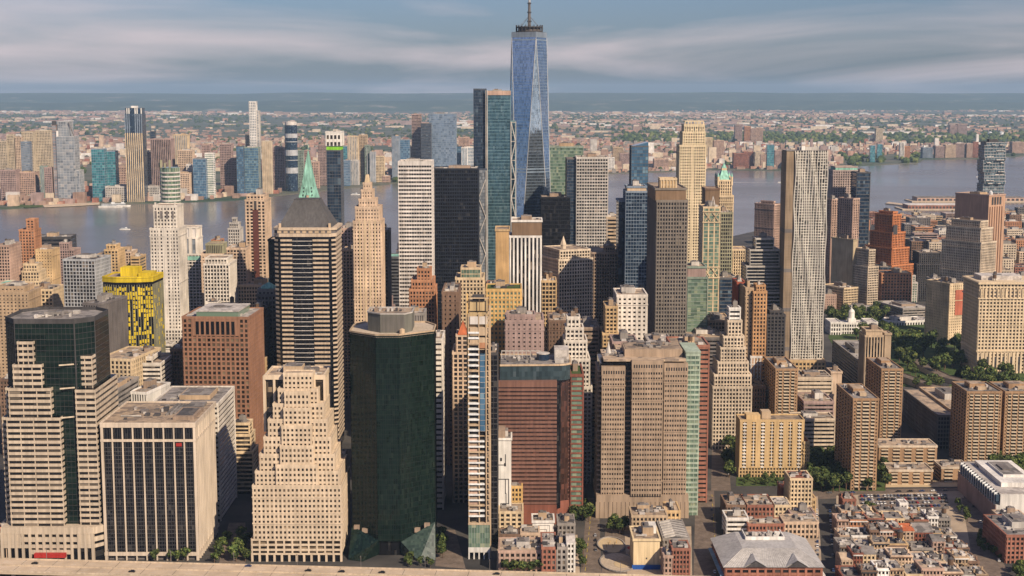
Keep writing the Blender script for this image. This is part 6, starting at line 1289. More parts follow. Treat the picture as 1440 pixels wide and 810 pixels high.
def pier(label, px0, px1, py, wpx, wl_, rf):
    x0, Y = gp(px0, py, 0); x1 = pxX(px1, Y, 0); L = x1 - x0; B = Bld('pier_shed', label, Y, (x0 + x1) / 2, 'pier'); B.m('deck').box(-L / 2 - 20, L / 2, -15, wpx + 15, -2.8, 1, 'concrete'); B.m('wall').box(-L / 2, L / 2, 0, wpx, 1, 11, wl_); B.m('roof').box(-L / 2 - 1, L / 2 + 1, -1, wpx + 1, 11, 12.2, rf)
    for i in range(24): x = -L / 2 + L * (i + .2) / 24; B.m('door').box(x, x + L / 40, -.4, .3, 1.5, 7.5, 'darkgrey')
    B.done()
pier('long pier shed with a pinkish roof line on the near river bank', 1277, 1392, 294, 60, 'redbrick', 'pale'); pier('second pier shed behind the pinkish one, with grey roof', 1290, 1440, 283, 60, 'pinkish', 'roof_grey')
slab('pier_deck', [gp(1245, 286), gp(1300, 292), gp(1302, 290.5), gp(1250, 284)], -3, .6, 'concrete')

# ------------------------------------------------------------------ mid rise filling between the towers
STREETS = [(-.0463, 15), (.0565, 13), (.142, 15), (-.105, 9), (-.165, 12), (-.225, 9)]   # street lines X = k * Y
rr = random.Random(77); CNT = {}
COLS = [('limestone', 'pale stone'), ('peach', 'peach brick'), ('brown', 'dark brown'), ('tan', 'tan brick'), ('grey', 'grey stone'), ('redbrick', 'red brick'), ('cream', 'cream'), ('midgrey', 'charcoal'), ('mauve', 'mauve brick'), ('white', 'white stone'), ('orange', 'orange brick')]
def free(x0, x1, y0, y1, m_=2):
    return all(x1 + m_ < a_ or x0 - m_ > b_ or y1 + m_ < c_ or y0 - m_ > d_ for a_, b_, c_, d_ in FOOT)
def where(px, Y):
    ref = [(70, 'the banded glass crowned tower'), (178, 'the yellow patchwork block'), (231, 'the tall white stone tower'), (300, 'the red brown granite tower'), (430, 'the banded hipped-roof tower'), (547, 'the black green octagon'), (640, 'the narrow street canyon'), (740, 'the white ribbed office tower'), (812, 'the white ornate tower'), (890, 'the white paired window tower'), (945, 'the taupe gridded tower'), (1030, 'the cream ziggurat'), (1130, 'the rippled tower'), (1215, 'the college tower'), (1270, 'the red orange stepped tower'), (1330, 'the dark grey ribbed block'), (1400, 'the windowless granite tower')]
    return min(ref, key=lambda r: abs(r[0] - px))[1]
def proj(x, Y, z):
    d = Y * CP - (z - CAM_H) * SP; u = Y * SP + (z - CAM_H) * CP; return CX + FPX * x / d, CY - FPX * u / d
HORIZ = []   # (depth, columns, top row) of what already stands
bpy.context.view_layer.update()
for o in list(COL.objects):
    if o.type == 'MESH' and o.parent and o.name.split('.')[0] in ('windows', 'wall', 'glass_facet', 'side_wall'):
        c = [o.matrix_world @ Vector(q) for q in o.bound_box]; zt_ = max(q.z for q in c); x0_, x1_, y0_ = min(q.x for q in c), max(q.x for q in c), min(q.y for q in c)
        a_, b_ = proj(x0_, y0_, zt_)[0], proj(x1_, y0_, zt_)[0]; HORIZ.append((y0_, a_ + 1.5, b_ - 1.5, proj(0, y0_, zt_ * .9)[1]))
def hidden(x, Y, w, h):
    a_, t_ = proj(x - w / 2, Y, h); b_ = proj(x + w / 2, Y, h)[0]
    for k in range(7):
        px = a_ + (b_ - a_) * k / 6
        if px < 0 or px > 1440: continue
        if not any(q[1] <= px <= q[2] and q[3] < t_ for q in HORIZ if q[0] < Y): return False
    return True
def filler(x, Y, w, d, h, far=False):
    global n_
    if hidden(x, Y, w, h): return
    n_ += 1
    HORIZ.append((Y, proj(x - w / 2, Y, h)[0] + 1, proj(x + w / 2, Y, h)[0] - 1, proj(x, Y, h)[1]))
    c, cw = rr.choice(COLS); px = CX + x / Y * FPX; side = 'far behind' if Y > 2100 else 'in the blocks behind' if Y > 1500 else 'low beside'
    kind = 'low' if h < 26 else 'mid rise' if h < 55 else 'taller'
    lab = f'{kind} {cw} building {side} {where(px, Y)}'
    FOOT.append((x - w / 2, x + w / 2, Y, Y + d)); B = Bld('city_building', lab, Y, x, 'building', lab)
    gl, kw, rf = rr.choice(('glass', 'glass', 'glass_warm', 'glass_black')), dict(fl=rr.uniform(3.5, 4.4) if not far else 4.5, bay=rr.uniform(2.9, 4.2) if not far else 4.5, sp=rr.uniform(.34, .5), pw=rr.choice((.5, .42, .36, 0))), rr.choice(('roof_tan', 'roof_grey', 'roof_white', 'roof_tan', 'roof_dark'))
    hs = [h] if (far or h < 40 or rr.random() < .35) else [h * rr.uniform(.6, .78), h * rr.uniform(.84, .92), h] if rr.random() < .6 else [h * rr.uniform(.7, .85), h]
    zb, q = 0, [-w / 2, w / 2, 0, d]
    for k, hh in enumerate(hs):
        B.block(rect(*q), max(0, zb - .3), hh, c, gl, edges=(0, 1, 3), roof=rf, **kw); zb = hh
        if k < len(hs) - 1: t = rr.uniform(1.5, 3.5); q = [q[0] + t, q[1] - t * rr.uniform(.3, 1), q[2] + t, q[3] - t]
    B.plant(q[0] + 1, q[1] - 1, q[2] + 1, q[3] - 1, h, rr, 2 if far else 4, 1 if rr.random() < .35 else 0, big=rr.random() < .6); B.done()
n_ = 0
for Y in range(1130, 2300, 46):
    X = -.37 * Y
    while X < .20 * Y:
        w = rr.uniform(15, 30); d = rr.uniform(24, 38); X += w + rr.uniform(1, 6); px = CX + X / Y * FPX
        if any(abs(X - k * (Y + 15)) < s_ + w / 2 - 4 for k, s_ in STREETS): continue
        if Y < 1260 and px > 990 or (px > 1060 and Y < 2040): continue
        if not free(X - w / 2, X + w / 2, Y, Y + d): continue
        if Y > 1900 and px > 1060: continue
        h = rr.uniform(35, 80) if Y < 1400 else rr.uniform(50, 125) if Y < 1750 else rr.uniform(45, 100)
        if px < 250: h *= .6
        filler(X, Y, w, d, h)
for Y in range(2060, 3950, 80):      # lower streets toward the far right shore
    X = (1055 - CX) / FPX * Y
    while X < .385 * Y:
        w = rr.uniform(22, 50); d = rr.uniform(24, 46); X += w + rr.uniform(1, 9); px = CX + X / Y * FPX
        lim = next((ya + (yb - ya) * (px - a_) / (b_ - a_) for (a_, ya), (b_, yb) in zip(SHORE, SHORE[1:]) if a_ <= px <= b_), 4050)
        if Y + d > lim - (20 if px < 1230 else 160): continue
        if 1155 < px < 1375 and Y < 2110: continue
        if not free(X - w / 2, X + w / 2, Y, Y + d, 1): continue
        filler(X, Y, w, d, rr.choice((14, 18, 22, 26, 34, 48) if Y < 2900 else (12, 14, 18, 22, 26)) * rr.uniform(.8, 1.2), True)
print('fillers', n_)
# ------------------------------------------------------------------ low blocks by the waterfront, each given by its foot in the picture
def quad(name, pts, mat, z=.004, z0=None): # a sheet on the ground from picture points
    m_ = MB(); m_.face([(*gp(a_, b_, z), z) for a_, b_ in pts], mat); return structure(m_.build(name))
def kerbed(pts, name='pavement', mat='paving', z=.13): slab(name, [gp(a_, b_, z) for a_, b_ in pts], -.5, z, mat)
wall_mat('pavelight', (.46, .37, .27), var=.2); wall_mat('concrete2', (.50, .40, .29), var=.2); wall_mat('roadtan', (.17, .13, .10), var=.3, scale=.15); wall_mat('carpark', (.20, .16, .13), var=.35, scale=.2)
LOWN = 0
def low(label, x0, x1, yb, h, dep, wall='redbrick', roof='roof_tan', st='punch', glass='glass', rz=0, cat='building', name='brick_building', group=None, plant=3, tank=0, gable=False, chim=0, fl=3.6, bay=3.0, finish=True, **kw):
    global LOWN
    Y = gY(yb); a_, b_ = pxX(x0, Y, h), pxX(x1, Y, h); w = (b_ - a_) / 2; B = Bld(name, label, Y, (a_ + b_) / 2, cat, group, rz); FOOT.append((a_, b_, Y, Y + dep)); B.w, B.dep, B.h = w, dep, h
    s = dict(STYLE[st]); s.update(fl=fl, bay=bay); s.update(kw); r_ = random.Random(int(x0 * 7 + yb))
    p = rect(-w, w, 0, dep); B.block(p, 0, h, wall, glass, edges=(0, 1, 3), cap=not gable, roof=roof, par=.8, **s)
    if gable:
        m_ = MB(); e = .6; rh = min(w, dep / 2) * .7; m_.v += [(-w - e, -e, h), (w + e, -e, h), (w + e, dep + e, h), (-w - e, dep + e, h), (-w - e, dep / 2, h + rh), (w + e, dep / 2, h + rh)]; m_._m(roof)
        for f in ((0, 1, 5, 4), (2, 3, 4, 5), (1, 2, 5), (3, 0, 4)): m_.f.append(f); m_.mi.append(0)
        m_.build('roof', B.root)
    elif plant or tank: B.plant(-w + .8, w - .8, .8, dep - .8, h, r_, plant, tank, big=cat != 'row house' and r_.random() < .6)
    for i in range(chim):
        y = dep * (.2 + .6 * r_.random()); s_ = -1 if i % 2 else 1; unit('chimney', wall, B.root, s_ * w * .9 - .6, s_ * w * .9 + .6, y - .6, y + .6, h - .5, h + 3)
    LOWN += 1
    if cat == 'row house':
        if not gable: unit('cornice', r_.choice(('brown', 'offwhite', wall, 'darkgrey')), B.root, -w - .1, w + .1, -1.15, .2, h - .9, h - .1)
        unit('shopfront', 'glass_black', B.root, -w + .6, w - .6, -.72, .2, .3, 2.7); unit('shop_sign', r_.choice(('darkgrey', 'redbrown', 'offwhite', 'blue_paint', 'mustard')), B.root, -w + .4, w - .4, -.85, .2, 2.8, 3.4)
        if r_.random() < .45 and h > 9:
            m_ = MB(); n_f = int(h / 3.3); xs = r_.uniform(-w * .5, w * .4)
            for q in range(1, n_f): m_.box(xs - 1.6, xs + 1.6, -1.7, -.7, q * 3.3, q * 3.3 + .12, 'black'); m_.bar((xs - 1.2, -1.3, q * 3.3), (xs + 1.2, -1.3, min(h, (q + 1) * 3.3)), .18, 'black')
            o = m_.build('fire_escape', B.root); o['kind'] = 'stuff'
    if finish: B.done()
    return B
# left foreground edge
low('peach corner building with orange roof netting at the lower left edge', -12, 9, 791, 22, 30, 'peach', 'orange_paint', cat='building')
low('dark office block in shade behind the banded glass crowned tower', 0, 14, 640, 70, 40, 'brown', 'roof_dark', name='office_building')
# white painted wall and its neighbours
def mural():
    B = low('narrow building with a blank white painted wall of thin black line drawing', 700.5, 719, 748, 72, 26, 'offwhite', 'roof_grey', 'plain', 'offwhite', plant=2, finish=False); w = B.w
    lines = [(-1, 30, -1, 52), (-1, 52, .1, 52), (.1, 52, .1, 60), (-1, 41, .1, 41), (.1, 30, .1, 41), (.1, 41, .6, 41), (.6, 22, .6, 41), (-.6, 22, .6, 22), (-.6, 14, -.6, 22), (.2, 12, .2, 30), (.2, 12, .95, 12), (-1, 6, -.2, 6), (-.2, 6, -.2, 14), (-.6, 14, -.2, 14)]
    for a_, z0, b_, z1 in lines:
        unit('painted_line', 'black', B.root, min(a_, b_) * w - .3, max(a_, b_) * w + .3, -.08, .02, min(z0, z1) - .3, max(z0, z1) + .3)
    for i in range(2): unit('window', 'glass', B.root, -w * .7 + i * 3, -w * .7 + i * 3 + 1.4, -.1, .2, 55 - i * 4, 57.5 - i * 4)
    B.m('top_block').box(-w, w * .1, 0, 20, 72, 78, 'taupe'); B.done()
mural()
low('cream walk-up with a blank left wall below the white painted wall', 702, 735, 757, 20, 22, 'cream', 'roof_tan', bay=4.5, plant=4); low('thin mustard stair block rising behind the cream walk-up', 719, 734, 742, 32, 10, 'mustard', 'roof_tan', plant=1)
low('long pinkish red brick row by the viaduct with two rows of square windows', 702, 762, 805, 15, 30, 'pinkish', 'roof_tan', bay=3.8, plant=12); low('pink brick block with a pale roof right of the long brick row', 762.5, 782, 808, 19, 34, 'redbrick', 'roof_white', bay=3, plant=6)
low('grey stone walk-up right of the pink brick block', 782.5, 797, 808, 19, 26, 'grey', 'roof_grey'); low('slim white gabled house by the narrow tree-lined street', 797.5, 808, 806, 22, 20, 'offwhite', 'roof_white', gable=True, plant=0)
def mural2():
    B = low('white walled block with black line drawings behind the pink brick block', 749, 779, 763, 16, 18, 'offwhite', 'roof_tan', 'plain', 'offwhite', plant=5, finish=False); w = B.w
    for a_, z0, b_, z1 in ((-.7, 3, -.7, 13), (-.7, 13, .6, 13), (.6, 5, .6, 13), (-.4, 5, .6, 5), (-.4, 5, -.4, 10), (-.4, 10, .3, 10), (.3, 7.5, .3, 10), (-.1, 7.5, .3, 7.5)): unit('painted_line', 'black', B.root, min(a_, b_) * w - .15, max(a_, b_) * w + .15, -.06, .02, min(z0, z1) - .15, max(z0, z1) + .15)
    B.done()
mural2()
low('grey terrace house cluster behind the slim white gabled house', 785, 808, 765, 15, 24, 'grey', 'roof_grey', plant=5); low('orange brick walk-up behind the long pinkish brick row', 733, 758, 773, 12, 16, 'peach', 'roof_tan', plant=6); low('brown low house with cluttered roof behind the long pinkish brick row', 703, 730, 773, 11, 14, 'brown', 'roof_grey', plant=6)
# around the playground
def blank_cream():
    B = low('blank cream gable wall above a blue hoarding beside the playground', 891, 928, 800, 21, 30, 'cream2', 'roof_tan', 'plain', 'cream2', plant=4, finish=False); unit('hoarding', 'blue_paint', B.root, -B.w - 1, B.w + 4, -1.6, -.8, 0, 3.2); unit('window', 'darkgrey', B.root, -.5, .5, -.1, .2, 7, 8.2)
    unit('penthouse', 'offwhite', B.root, 1, 8, 14, 24, 21, 27); B.done()
wall_mat('cream2', (.68, .53, .32), var=.08); blank_cream()
low('tan brick lofts between the taupe triple slab and the blank cream wall', 889, 938, 757, 17, 24, 'sand', 'roof_tan', plant=10); low('orange walled low block behind the chevron roofed hall', 938, 956, 748, 16, 24, 'gold', 'roof_tan', plant=3)
def chevron():
    B = low('low hall with a grey chevron patterned roof', 933, 969, 783, 13, 46, 'grey', 'slate_roof', finish=False, plant=0); w = B.w
    for i in range(7):
        y = 4 + i * 6
        for s in (-1, 1):
            m_ = MB(); m_.prism([(0, y + 5), (0, y + 2.4), (s * w * .92, y - 3), (s * w * .92, y - .4)][::(1 if s < 0 else -1)], 13.3, 14.3, 'silver'); m_.build('roof_rib', B.root)
    B.done()
chevron()
low('red brick corner house before the chevron roofed hall', 946, 970, 812, 20, 18, 'redbrick', 'roof_grey', plant=3, bay=2.4); low('pink brick house left of the red brick corner house', 934, 945.5, 812, 15, 18, 'pinkish', 'roof_tan', plant=2)
# market hall with the grey metal roof
def market():
    Y = gY(822); h = 12.5; x0, x1 = pxX(1020, Y, h), pxX(1156, Y, h); w = (x1 - x0) / 2; D = 62; B = Bld('market_hall', 'broad brick market hall under a light grey metal roof with two front gables', Y, (x0 + x1) / 2, 'market hall'); FOOT.append((x0, x1, Y, Y + D))
    B.block(rect(-w, w, 0, D), 0, h, 'redbrick', 'glass_black', edges=(0, 1, 3), cap=False, fl=4.2, bay=5.4, sp=.5, pw=.3)
    ins = [(-w * .55, 20), (w * .60, 20), (w * .60, D - 4), (-w * .55, D - 4)]; z = h + 6.5
    m_ = MB(); e = 1.6; m_.v += [(-w - e, -e, h), (w + e, -e, h), (w + e, D + e, h), (-w - e, D + e, h)] + [(x, y, z) for x, y in ins]; m_._m('seamroof')
    for f in ((0, 1, 5, 4), (1, 2, 6, 5), (2, 3, 7, 6), (3, 0, 4, 7), (4, 5, 6, 7)): m_.f.append(f); m_.mi.append(0)
    m_.build('metal_roof', B.root)
    for i in range(40): # standing seams
        f = i / 39; a_ = (-w - e + (2 * w + 2 * e) * f, -e, h + .1); b_ = (ins[0][0] + (ins[1][0] - ins[0][0]) * f, 20, z + .1); B.m('roof_seam').bar(a_, b_, .22, 'silver')
    unit('roof_well', 'roof_dark', B.root, -w * .38, w * .42, 40, D - 6, z, z + .3)
    for a_, b_, c_, d_ in ((-w * .4, w * .44, 39, 40), (-w * .4, -w * .38, 40, D - 5), (w * .42, w * .44, 40, D - 5)): unit('well_wall', 'offwhite', B.root, a_, b_, c_, d_, z, z + 2.2)
    r_ = random.Random(3)
    for i in range(18): x, y = r_.uniform(-w * .36, w * .38), r_.uniform(42, D - 8); unit('roof_unit', r_.choice(('offwhite', 'silver', 'roof_white')), B.root, x - 1, x + 1, y - 1, y + 1, z + .3, z + r_.uniform(1.4, 3))
    for gx in (-w * .38, w * .48):
        m_ = MB(); m_.v += [(gx - 8, -e - .6, h + .2), (gx + 8, -e - .6, h + .2), (gx, -e - .6, h + 5), (gx, 13, h + 5.6)]; m_._m('seamroof')
        m_.f += [(0, 2, 3), (2, 1, 3)]; m_.mi += [0, 0]; m_.face([(gx - 7, -e - .5, h + .25), (gx + 7, -e - .5, h + .25), (gx, -e - .5, h + 4.5)], 'darkgrey'); m_.build('gable', B.root)
    B.m('canopy').box(-w - 3, -w - .3, 2, D, 5, 5.8, 'roof_blue'); B.m('canopy').box(w + .3, w + 3, 2, D, 5, 5.8, 'offwhite'); B.done()
wall_mat('seamroof', (.42, .40, .38), var=.15, scale=.1, rough=.55); market()
# blocks behind the market hall
low('white three storey block with window bands behind the market hall', 1022, 1052, 755, 14, 20, 'offwhite', 'roof_tan', 'band', fl=4, sp=.5); low('red brick row with flat tan roofs behind the market hall', 1052.5, 1102, 758, 11, 16, 'redbrick', 'roof_tan', plant=6, bay=2.6); low('tan loft behind the red brick row', 1103, 1150, 757, 12, 20, 'peach', 'roof_tan', plant=5)
low('brown warehouse with a sunken yard, upper left of the market hall', 1022, 1049, 738, 15, 30, 'brown', 'roof_tan', plant=5); low('brick warehouse with twin low roofs, between the brown warehouse and the cream tower', 1050, 1088, 738, 15, 30, 'redbrick', 'roof_tan', plant=7); low('beige low house with white dormers before the cream windowed tower', 1089, 1112, 738, 15, 24, 'cream', 'roof_white', plant=5); low('pinkish grey house at the foot of the cream windowed tower', 1113, 1146, 745, 12, 16, 'mauve', 'roof_tan', plant=4)
low('cream ten storey loft with a maroon cornice roof among the low brick houses', 1112, 1142, 728, 31, 24, 'cream', 'redbrown', bay=2.6, fl=3.5, plant=4, name='loft_building'); low('red brick flank house left of the cream loft', 1100, 1111.5, 712, 15, 18, 'redbrick', 'roof_red', plant=1); low('orange brick annex right of the cream loft', 1142.5, 1147, 728, 15, 20, 'gold', 'roof_tan', plant=0)
# zigzag fronted school at the right, turned to the diagonal street
def zigzag():
    Y = gY(738); X0 = pxX(1399, Y, 0); B = Bld('school_building', 'pale building with a zigzag louvred upper wall and a shaded flank on the diagonal street', Y, X0, 'building'); B.root.rotation_euler.z = R_(-1); FOOT.append((X0 - 10, X0 + 50, Y, Y + 90))
    B.m('wall').box(0, 44, 0, 100, 0, 15.5, 'offwhite'); B.m('wall').box(3.3, 44, 0.02, 99.9, 15.5, 24, 'offwhite'); B.m('flank_wall').box(-.4, .4, -.4, 100, 0, 15.5, 'mauve'); B.m('roof').box(3, 43, 1, 99, 24, 24.5, 'roof_white'); B.m('roof').box(10, 40, 20, 90, 24.5, 28, 'offwhite')  # mauve sheet on the left flank: its shade is put into the colour
    for i in range(16):
        y = 3 + i * 6; m_ = MB(); m_.prism([(-.5, y), (3.2, y + 2.4), (3.2, y + 3.2), (-.5, y + .9)], 15, 24.6, 'metal_white'); m_.build('louvre_blade', B.root)
    B.m('glass_band').box(.3, 3, 1, 99, 17, 23.5, 'glass_navy'); r_ = random.Random(5); B.plant(6, 42, 8, 92, 24.3, r_, 14, 0, mats=('offwhite',)); B.done()
zigzag()
low('brick warehouse with a dark left flank on the diagonal street, lower right', 1416, 1490, 792, 20, 50, 'redbrick', 'roof_grey', plant=8); low('small pinkish loft below the zigzag building', 1403, 1440, 750, 14, 12, 'peach', 'roof_white', plant=4)
# ------------------------------------------------------------------ rows of old brick houses
HC = [('redbrick', 'red brick'), ('orange', 'orange brick'), ('pinkish', 'pink brick'), ('cream', 'cream painted'), ('tan', 'tan brick'), ('offwhite', 'white painted'), ('brown', 'brown brick'), ('gold', 'yellow painted'), ('grey', 'grey painted'), ('peach', 'peach brick'), ('redbrown', 'maroon brick')]
RC = [('roof_tan', 'tan'), ('roof_grey', 'grey')] * 5 + [('roof_white', 'white'), ('roof_dark', 'dark'), ('roof_dark', 'dark'), ('roof_red', 'red')]
rr = random.Random(19); rows = [(737, 1178, 1332, 'first'), (752, 1178, 1342, 'second'), (769, 1182, 1352, 'third'), (787, 1182, 1362, 'fourth'), (806, 1184, 1376, 'fifth'), (828, 1186, 1392, 'sixth')]
seen = set()
for yb, xa, xb, nth in rows:
    x = xa
    while x < xb - 8:
        w = rr.uniform(11, 30); c, cw = rr.choice(HC); r_, rw = rr.choice(RC); h = rr.choice((6, 7, 8.5) if nth == 'first' else (8, 9.5, 11, 12, 13.5)); g = rr.random() < .2
        lab = f'{"pitched" if g else "flat"} {rw} roofed {cw} row house in the {nth} row below the car park'
        low(lab, x, min(x + w, xb), yb, h, rr.uniform(14, 22), c, r_, 'punch', gable=g, plant=rr.choice((2, 3, 4)), chim=rr.choice((1, 2)), cat='row house', name='row_house', group=lab, bay=2.5, fl=3.3, tank=1 if rr.random() < .1 else 0)
        x += w + (rr.uniform(4, 8) if rr.random() < .12 else .6)
low('white block with a chimney shaft at the edge of the car park', 1266, 1276, 729, 12, 10, 'offwhite', 'roof_white', plant=2); low('pale walled single storey garage at the edge of the car park', 1235, 1264, 728, 4.5, 9, 'offwhite', 'roof_tan', plant=1, fl=5)
low('red brick house left of the car park with a tan roof', 1186, 1203, 722, 11, 14, 'redbrick', 'roof_tan', chim=2); low('cream house behind the first row left of the car park', 1184, 1200, 741, 12, 12, 'peach', 'roof_tan', chim=1)

# ------------------------------------------------------------------ pavements, car park, roads
kerbed([(1176, 697), (1352, 690), (1400, 815), (1404, 840), (1174, 840)])
kerbed([(1018, 700), (1150, 698), (1158, 840), (1016, 840)]); kerbed([(878, 745), (972, 740), (974, 840), (884, 840)]); kerbed([(700, 752), (812, 752), (816, 815), (698, 812)])
kerbed([(1035, 683), (1140, 683), (1140, 668), (1036, 668)], 'garden', 'lawn', .2); kerbed([(1140, 690), (1245, 690), (1250, 640), (1130, 640)], 'grove_lawn', 'lawn', .2); kerbed([(1240, 685), (1372, 684), (1372, 676), (1245, 676)], 'pavement', 'sandy', .15)
quad('road', [(1145, 702), (1365, 694), (1358, 686), (1140, 690)], 'roadtan', .006); quad('car_park', [(1212, 722), (1335, 716), (1332, 695), (1206, 697)], 'carpark', .138)
quad('road', [(1372, 812), (1420, 812), (1372, 700), (1352, 700)], 'roadtan', .14); kerbed([(1372, 760), (1384, 775), (1388, 772), (1376, 752)], 'planted_strip', 'lawn', .25); kerbed([(1390, 772), (1412, 790), (1416, 786), (1392, 762)], 'planted_strip', 'lawn', .25)
quad('street', [(975, 830), (1012, 830), (1004, 690), (978, 690)], 'roadtan', .006); quad('street', [(1000, 690), (1028, 690), (1020, 590), (1002, 590)], 'roadtan', .007); quad('street', [(816, 815), (846, 815), (842, 700), (826, 700)], 'roadtan', .005); quad('plaza', [(846, 806), (892, 806), (884, 735), (852, 735)], 'roadtan', .009)
quad('street', [(307, 796), (345, 796), (345, 735), (322, 735)], 'roadtan', .005); quad('plaza', [(612, 796), (655, 800), (640, 745), (618, 745)], 'roadtan', .005)
for a_, b_ in (((822, 812), (833, 702)), ((1008, 800), (1001, 692))): # painted centre lines
    p0, p1 = Vector((*gp(*a_), .02)), Vector((*gp(*b_), .02)); m_ = MB()
    for i in range(14):
        q0, q1 = p0.lerp(p1, i / 14), p0.lerp(p1, (i + .55) / 14); m_.face([(q0.x - .15, q0.y, .02), (q0.x + .15, q0.y, .02), (q1.x + .15, q1.y, .02), (q1.x - .15, q1.y, .02)], 'yellow')
    structure(m_.build('road_marking'))
for i in range(24): # stall lines of the car park
    pass
# park ground, ramps
slab('park_lawn', [gp(a_, b_, .2) for a_, b_ in ((1165, 475), (1205, 540), (1300, 545), (1370, 528), (1340, 455), (1170, 440))], -.5, .2, 'lawn'); slab('park_lawn', [gp(a_, b_, .2) for a_, b_ in ((1330, 552), (1480, 555), (1480, 516), (1345, 520))], -.5, .2, 'lawn')
def ramp(name, pts, w, z, mat='roadtan'):
    m_ = MB(); P_ = [Vector((*gp(a_, b_, z), z)) for a_, b_ in pts]; L_, R2 = [], []
    for i, p_ in enumerate(P_):
        d = (P_[min(i + 1, len(P_) - 1)] - P_[max(i - 1, 0)]).normalized(); n_ = Vector((-d.y, d.x, 0)) * w / 2; L_.append(p_ + n_); R2.append(p_ - n_)
    for i in range(len(P_) - 1):
        m_.face([tuple(R2[i]), tuple(R2[i + 1]), tuple(L_[i + 1]), tuple(L_[i])], mat)
        for S_ in (L_, R2): m_.face([tuple(S_[i] - Vector((0, 0, z + .5))), tuple(S_[i + 1] - Vector((0, 0, z + .5))), tuple(S_[i + 1] + Vector((0, 0, 1))), tuple(S_[i] + Vector((0, 0, 1)))], 'concrete')
    return structure(m_.build(name))
ramp('road_ramp', [(1440, 560), (1390, 545), (1330, 530), (1300, 515), (1290, 505)], 14, 5); ramp('road_ramp', [(1350, 566), (1320, 545), (1270, 528), (1225, 512)], 13, 6.5)
# playground
def playground():
    x, Y = gp(864, 779); B = Bld('playground', 'figure of eight sandy playground with a low curved wall and a red sunshade', Y, x, 'playground')
    B.m('sand').prism(ngon(-1, 20, 10, 28, ry=18), 0.15, .45, 'sandy'); B.m('paved_ring').prism(ngon(1, -20, 12.5, 28, ry=21), .15, .40, 'pavelight'); B.m('sand_inner').prism(ngon(3, -24, 5, 18, ry=8), .40, .55, 'sandy')
    for cx, cy, rx, ry in ((-1, 20, 10, 18), (1, -20, 12.5, 21)):
        q = ngon(cx, cy, rx, 32, ry=ry); arc = MB()
        for i in range(32):
            if abs(q[i][1]) < 5: continue
            arc.bar((*q[i], .7), (*q[(i + 1) % 32], .7), .9, 'grey')
        arc.build('low_wall', B.root)
    for i in range(6): unit('play_frame', 'mustard', B.root, -5 + i * 1.6, -4.6 + i * 1.6, 14 + (i % 3) * 5, 14.5 + (i % 3) * 5, .4, 2.6)
    m_ = MB(); m_.cone(ngon(0, 0, 4.2, 8), 4.2, 6.2, 'red_paint'); m_.bar((0, 0, .2), (0, 0, 4.4), .3, 'darkgrey'); m_.build('sunshade', B.root, loc=(13, 1, 0)); B.done()
playground()
# ------------------------------------------------------------------ elevated highway along the bottom edge
def viaduct():
    z = 9.0; a_ = Vector((*gp(-60, 784.5, z), z)); b_ = Vector((*gp(1000, 812, z), z)); d = (b_ - a_).normalized(); n_ = Vector((d.y, -d.x, 0)); Wd = 27; L = (b_ - a_).length
    B = Bld('elevated_highway', 'sunlit concrete elevated highway running along the bottom edge', a_.y, a_.x, 'highway'); B.root.rotation_euler.z = math.atan2(d.y, d.x); B.root['kind'] = 'structure'
    B.m('deck').box(0, L, -Wd, 0, z - 1.4, z, 'concrete'); B.m('barrier').box(0, L, -.5, 0.05, z, z + 1.0, 'concrete2'); B.m('barrier').box(0, L, -Wd - .05, -Wd + .5, z, z + 1.0, 'concrete2'); B.m('barrier').box(0, L, -Wd / 2 - .3, -Wd / 2 + .3, z, z + .9, 'concrete2')
    for k in (-3.9, -7.3, -10.7, -16.3, -19.7, -23.2):
        for i in range(int(L / 12)): B.m('lane_line').box(i * 12, i * 12 + 4, k - .08, k + .08, z, z + .012, 'offwhite')
    for i in range(int(L / 22)): B.m('joint').box(i * 22 + 6, i * 22 + 6.3, -Wd + .5, -.5, z, z + .01, 'darkgrey'); B.m('column').box(i * 22 + 5, i * 22 + 7, -4, -2, 0, z - 1.4, 'concrete2'); B.m('column').box(i * 22 + 5, i * 22 + 7, -Wd + 3, -Wd + 5, 0, z - 1.4, 'concrete2')
    for i in range(int(L / 44)):
        o = unit('lamp_post', 'midgrey', B.root, i * 44 + 20, i * 44 + 20.3, -.4, -.1, z, z + 9); unit('lamp_arm', 'midgrey', B.root, i * 44 + 20, i * 44 + 20.3, -3, -.4, z + 8.7, z + 9)
    B.done(); return a_, d, n_, z
VA, VD, VN, VZ = viaduct()

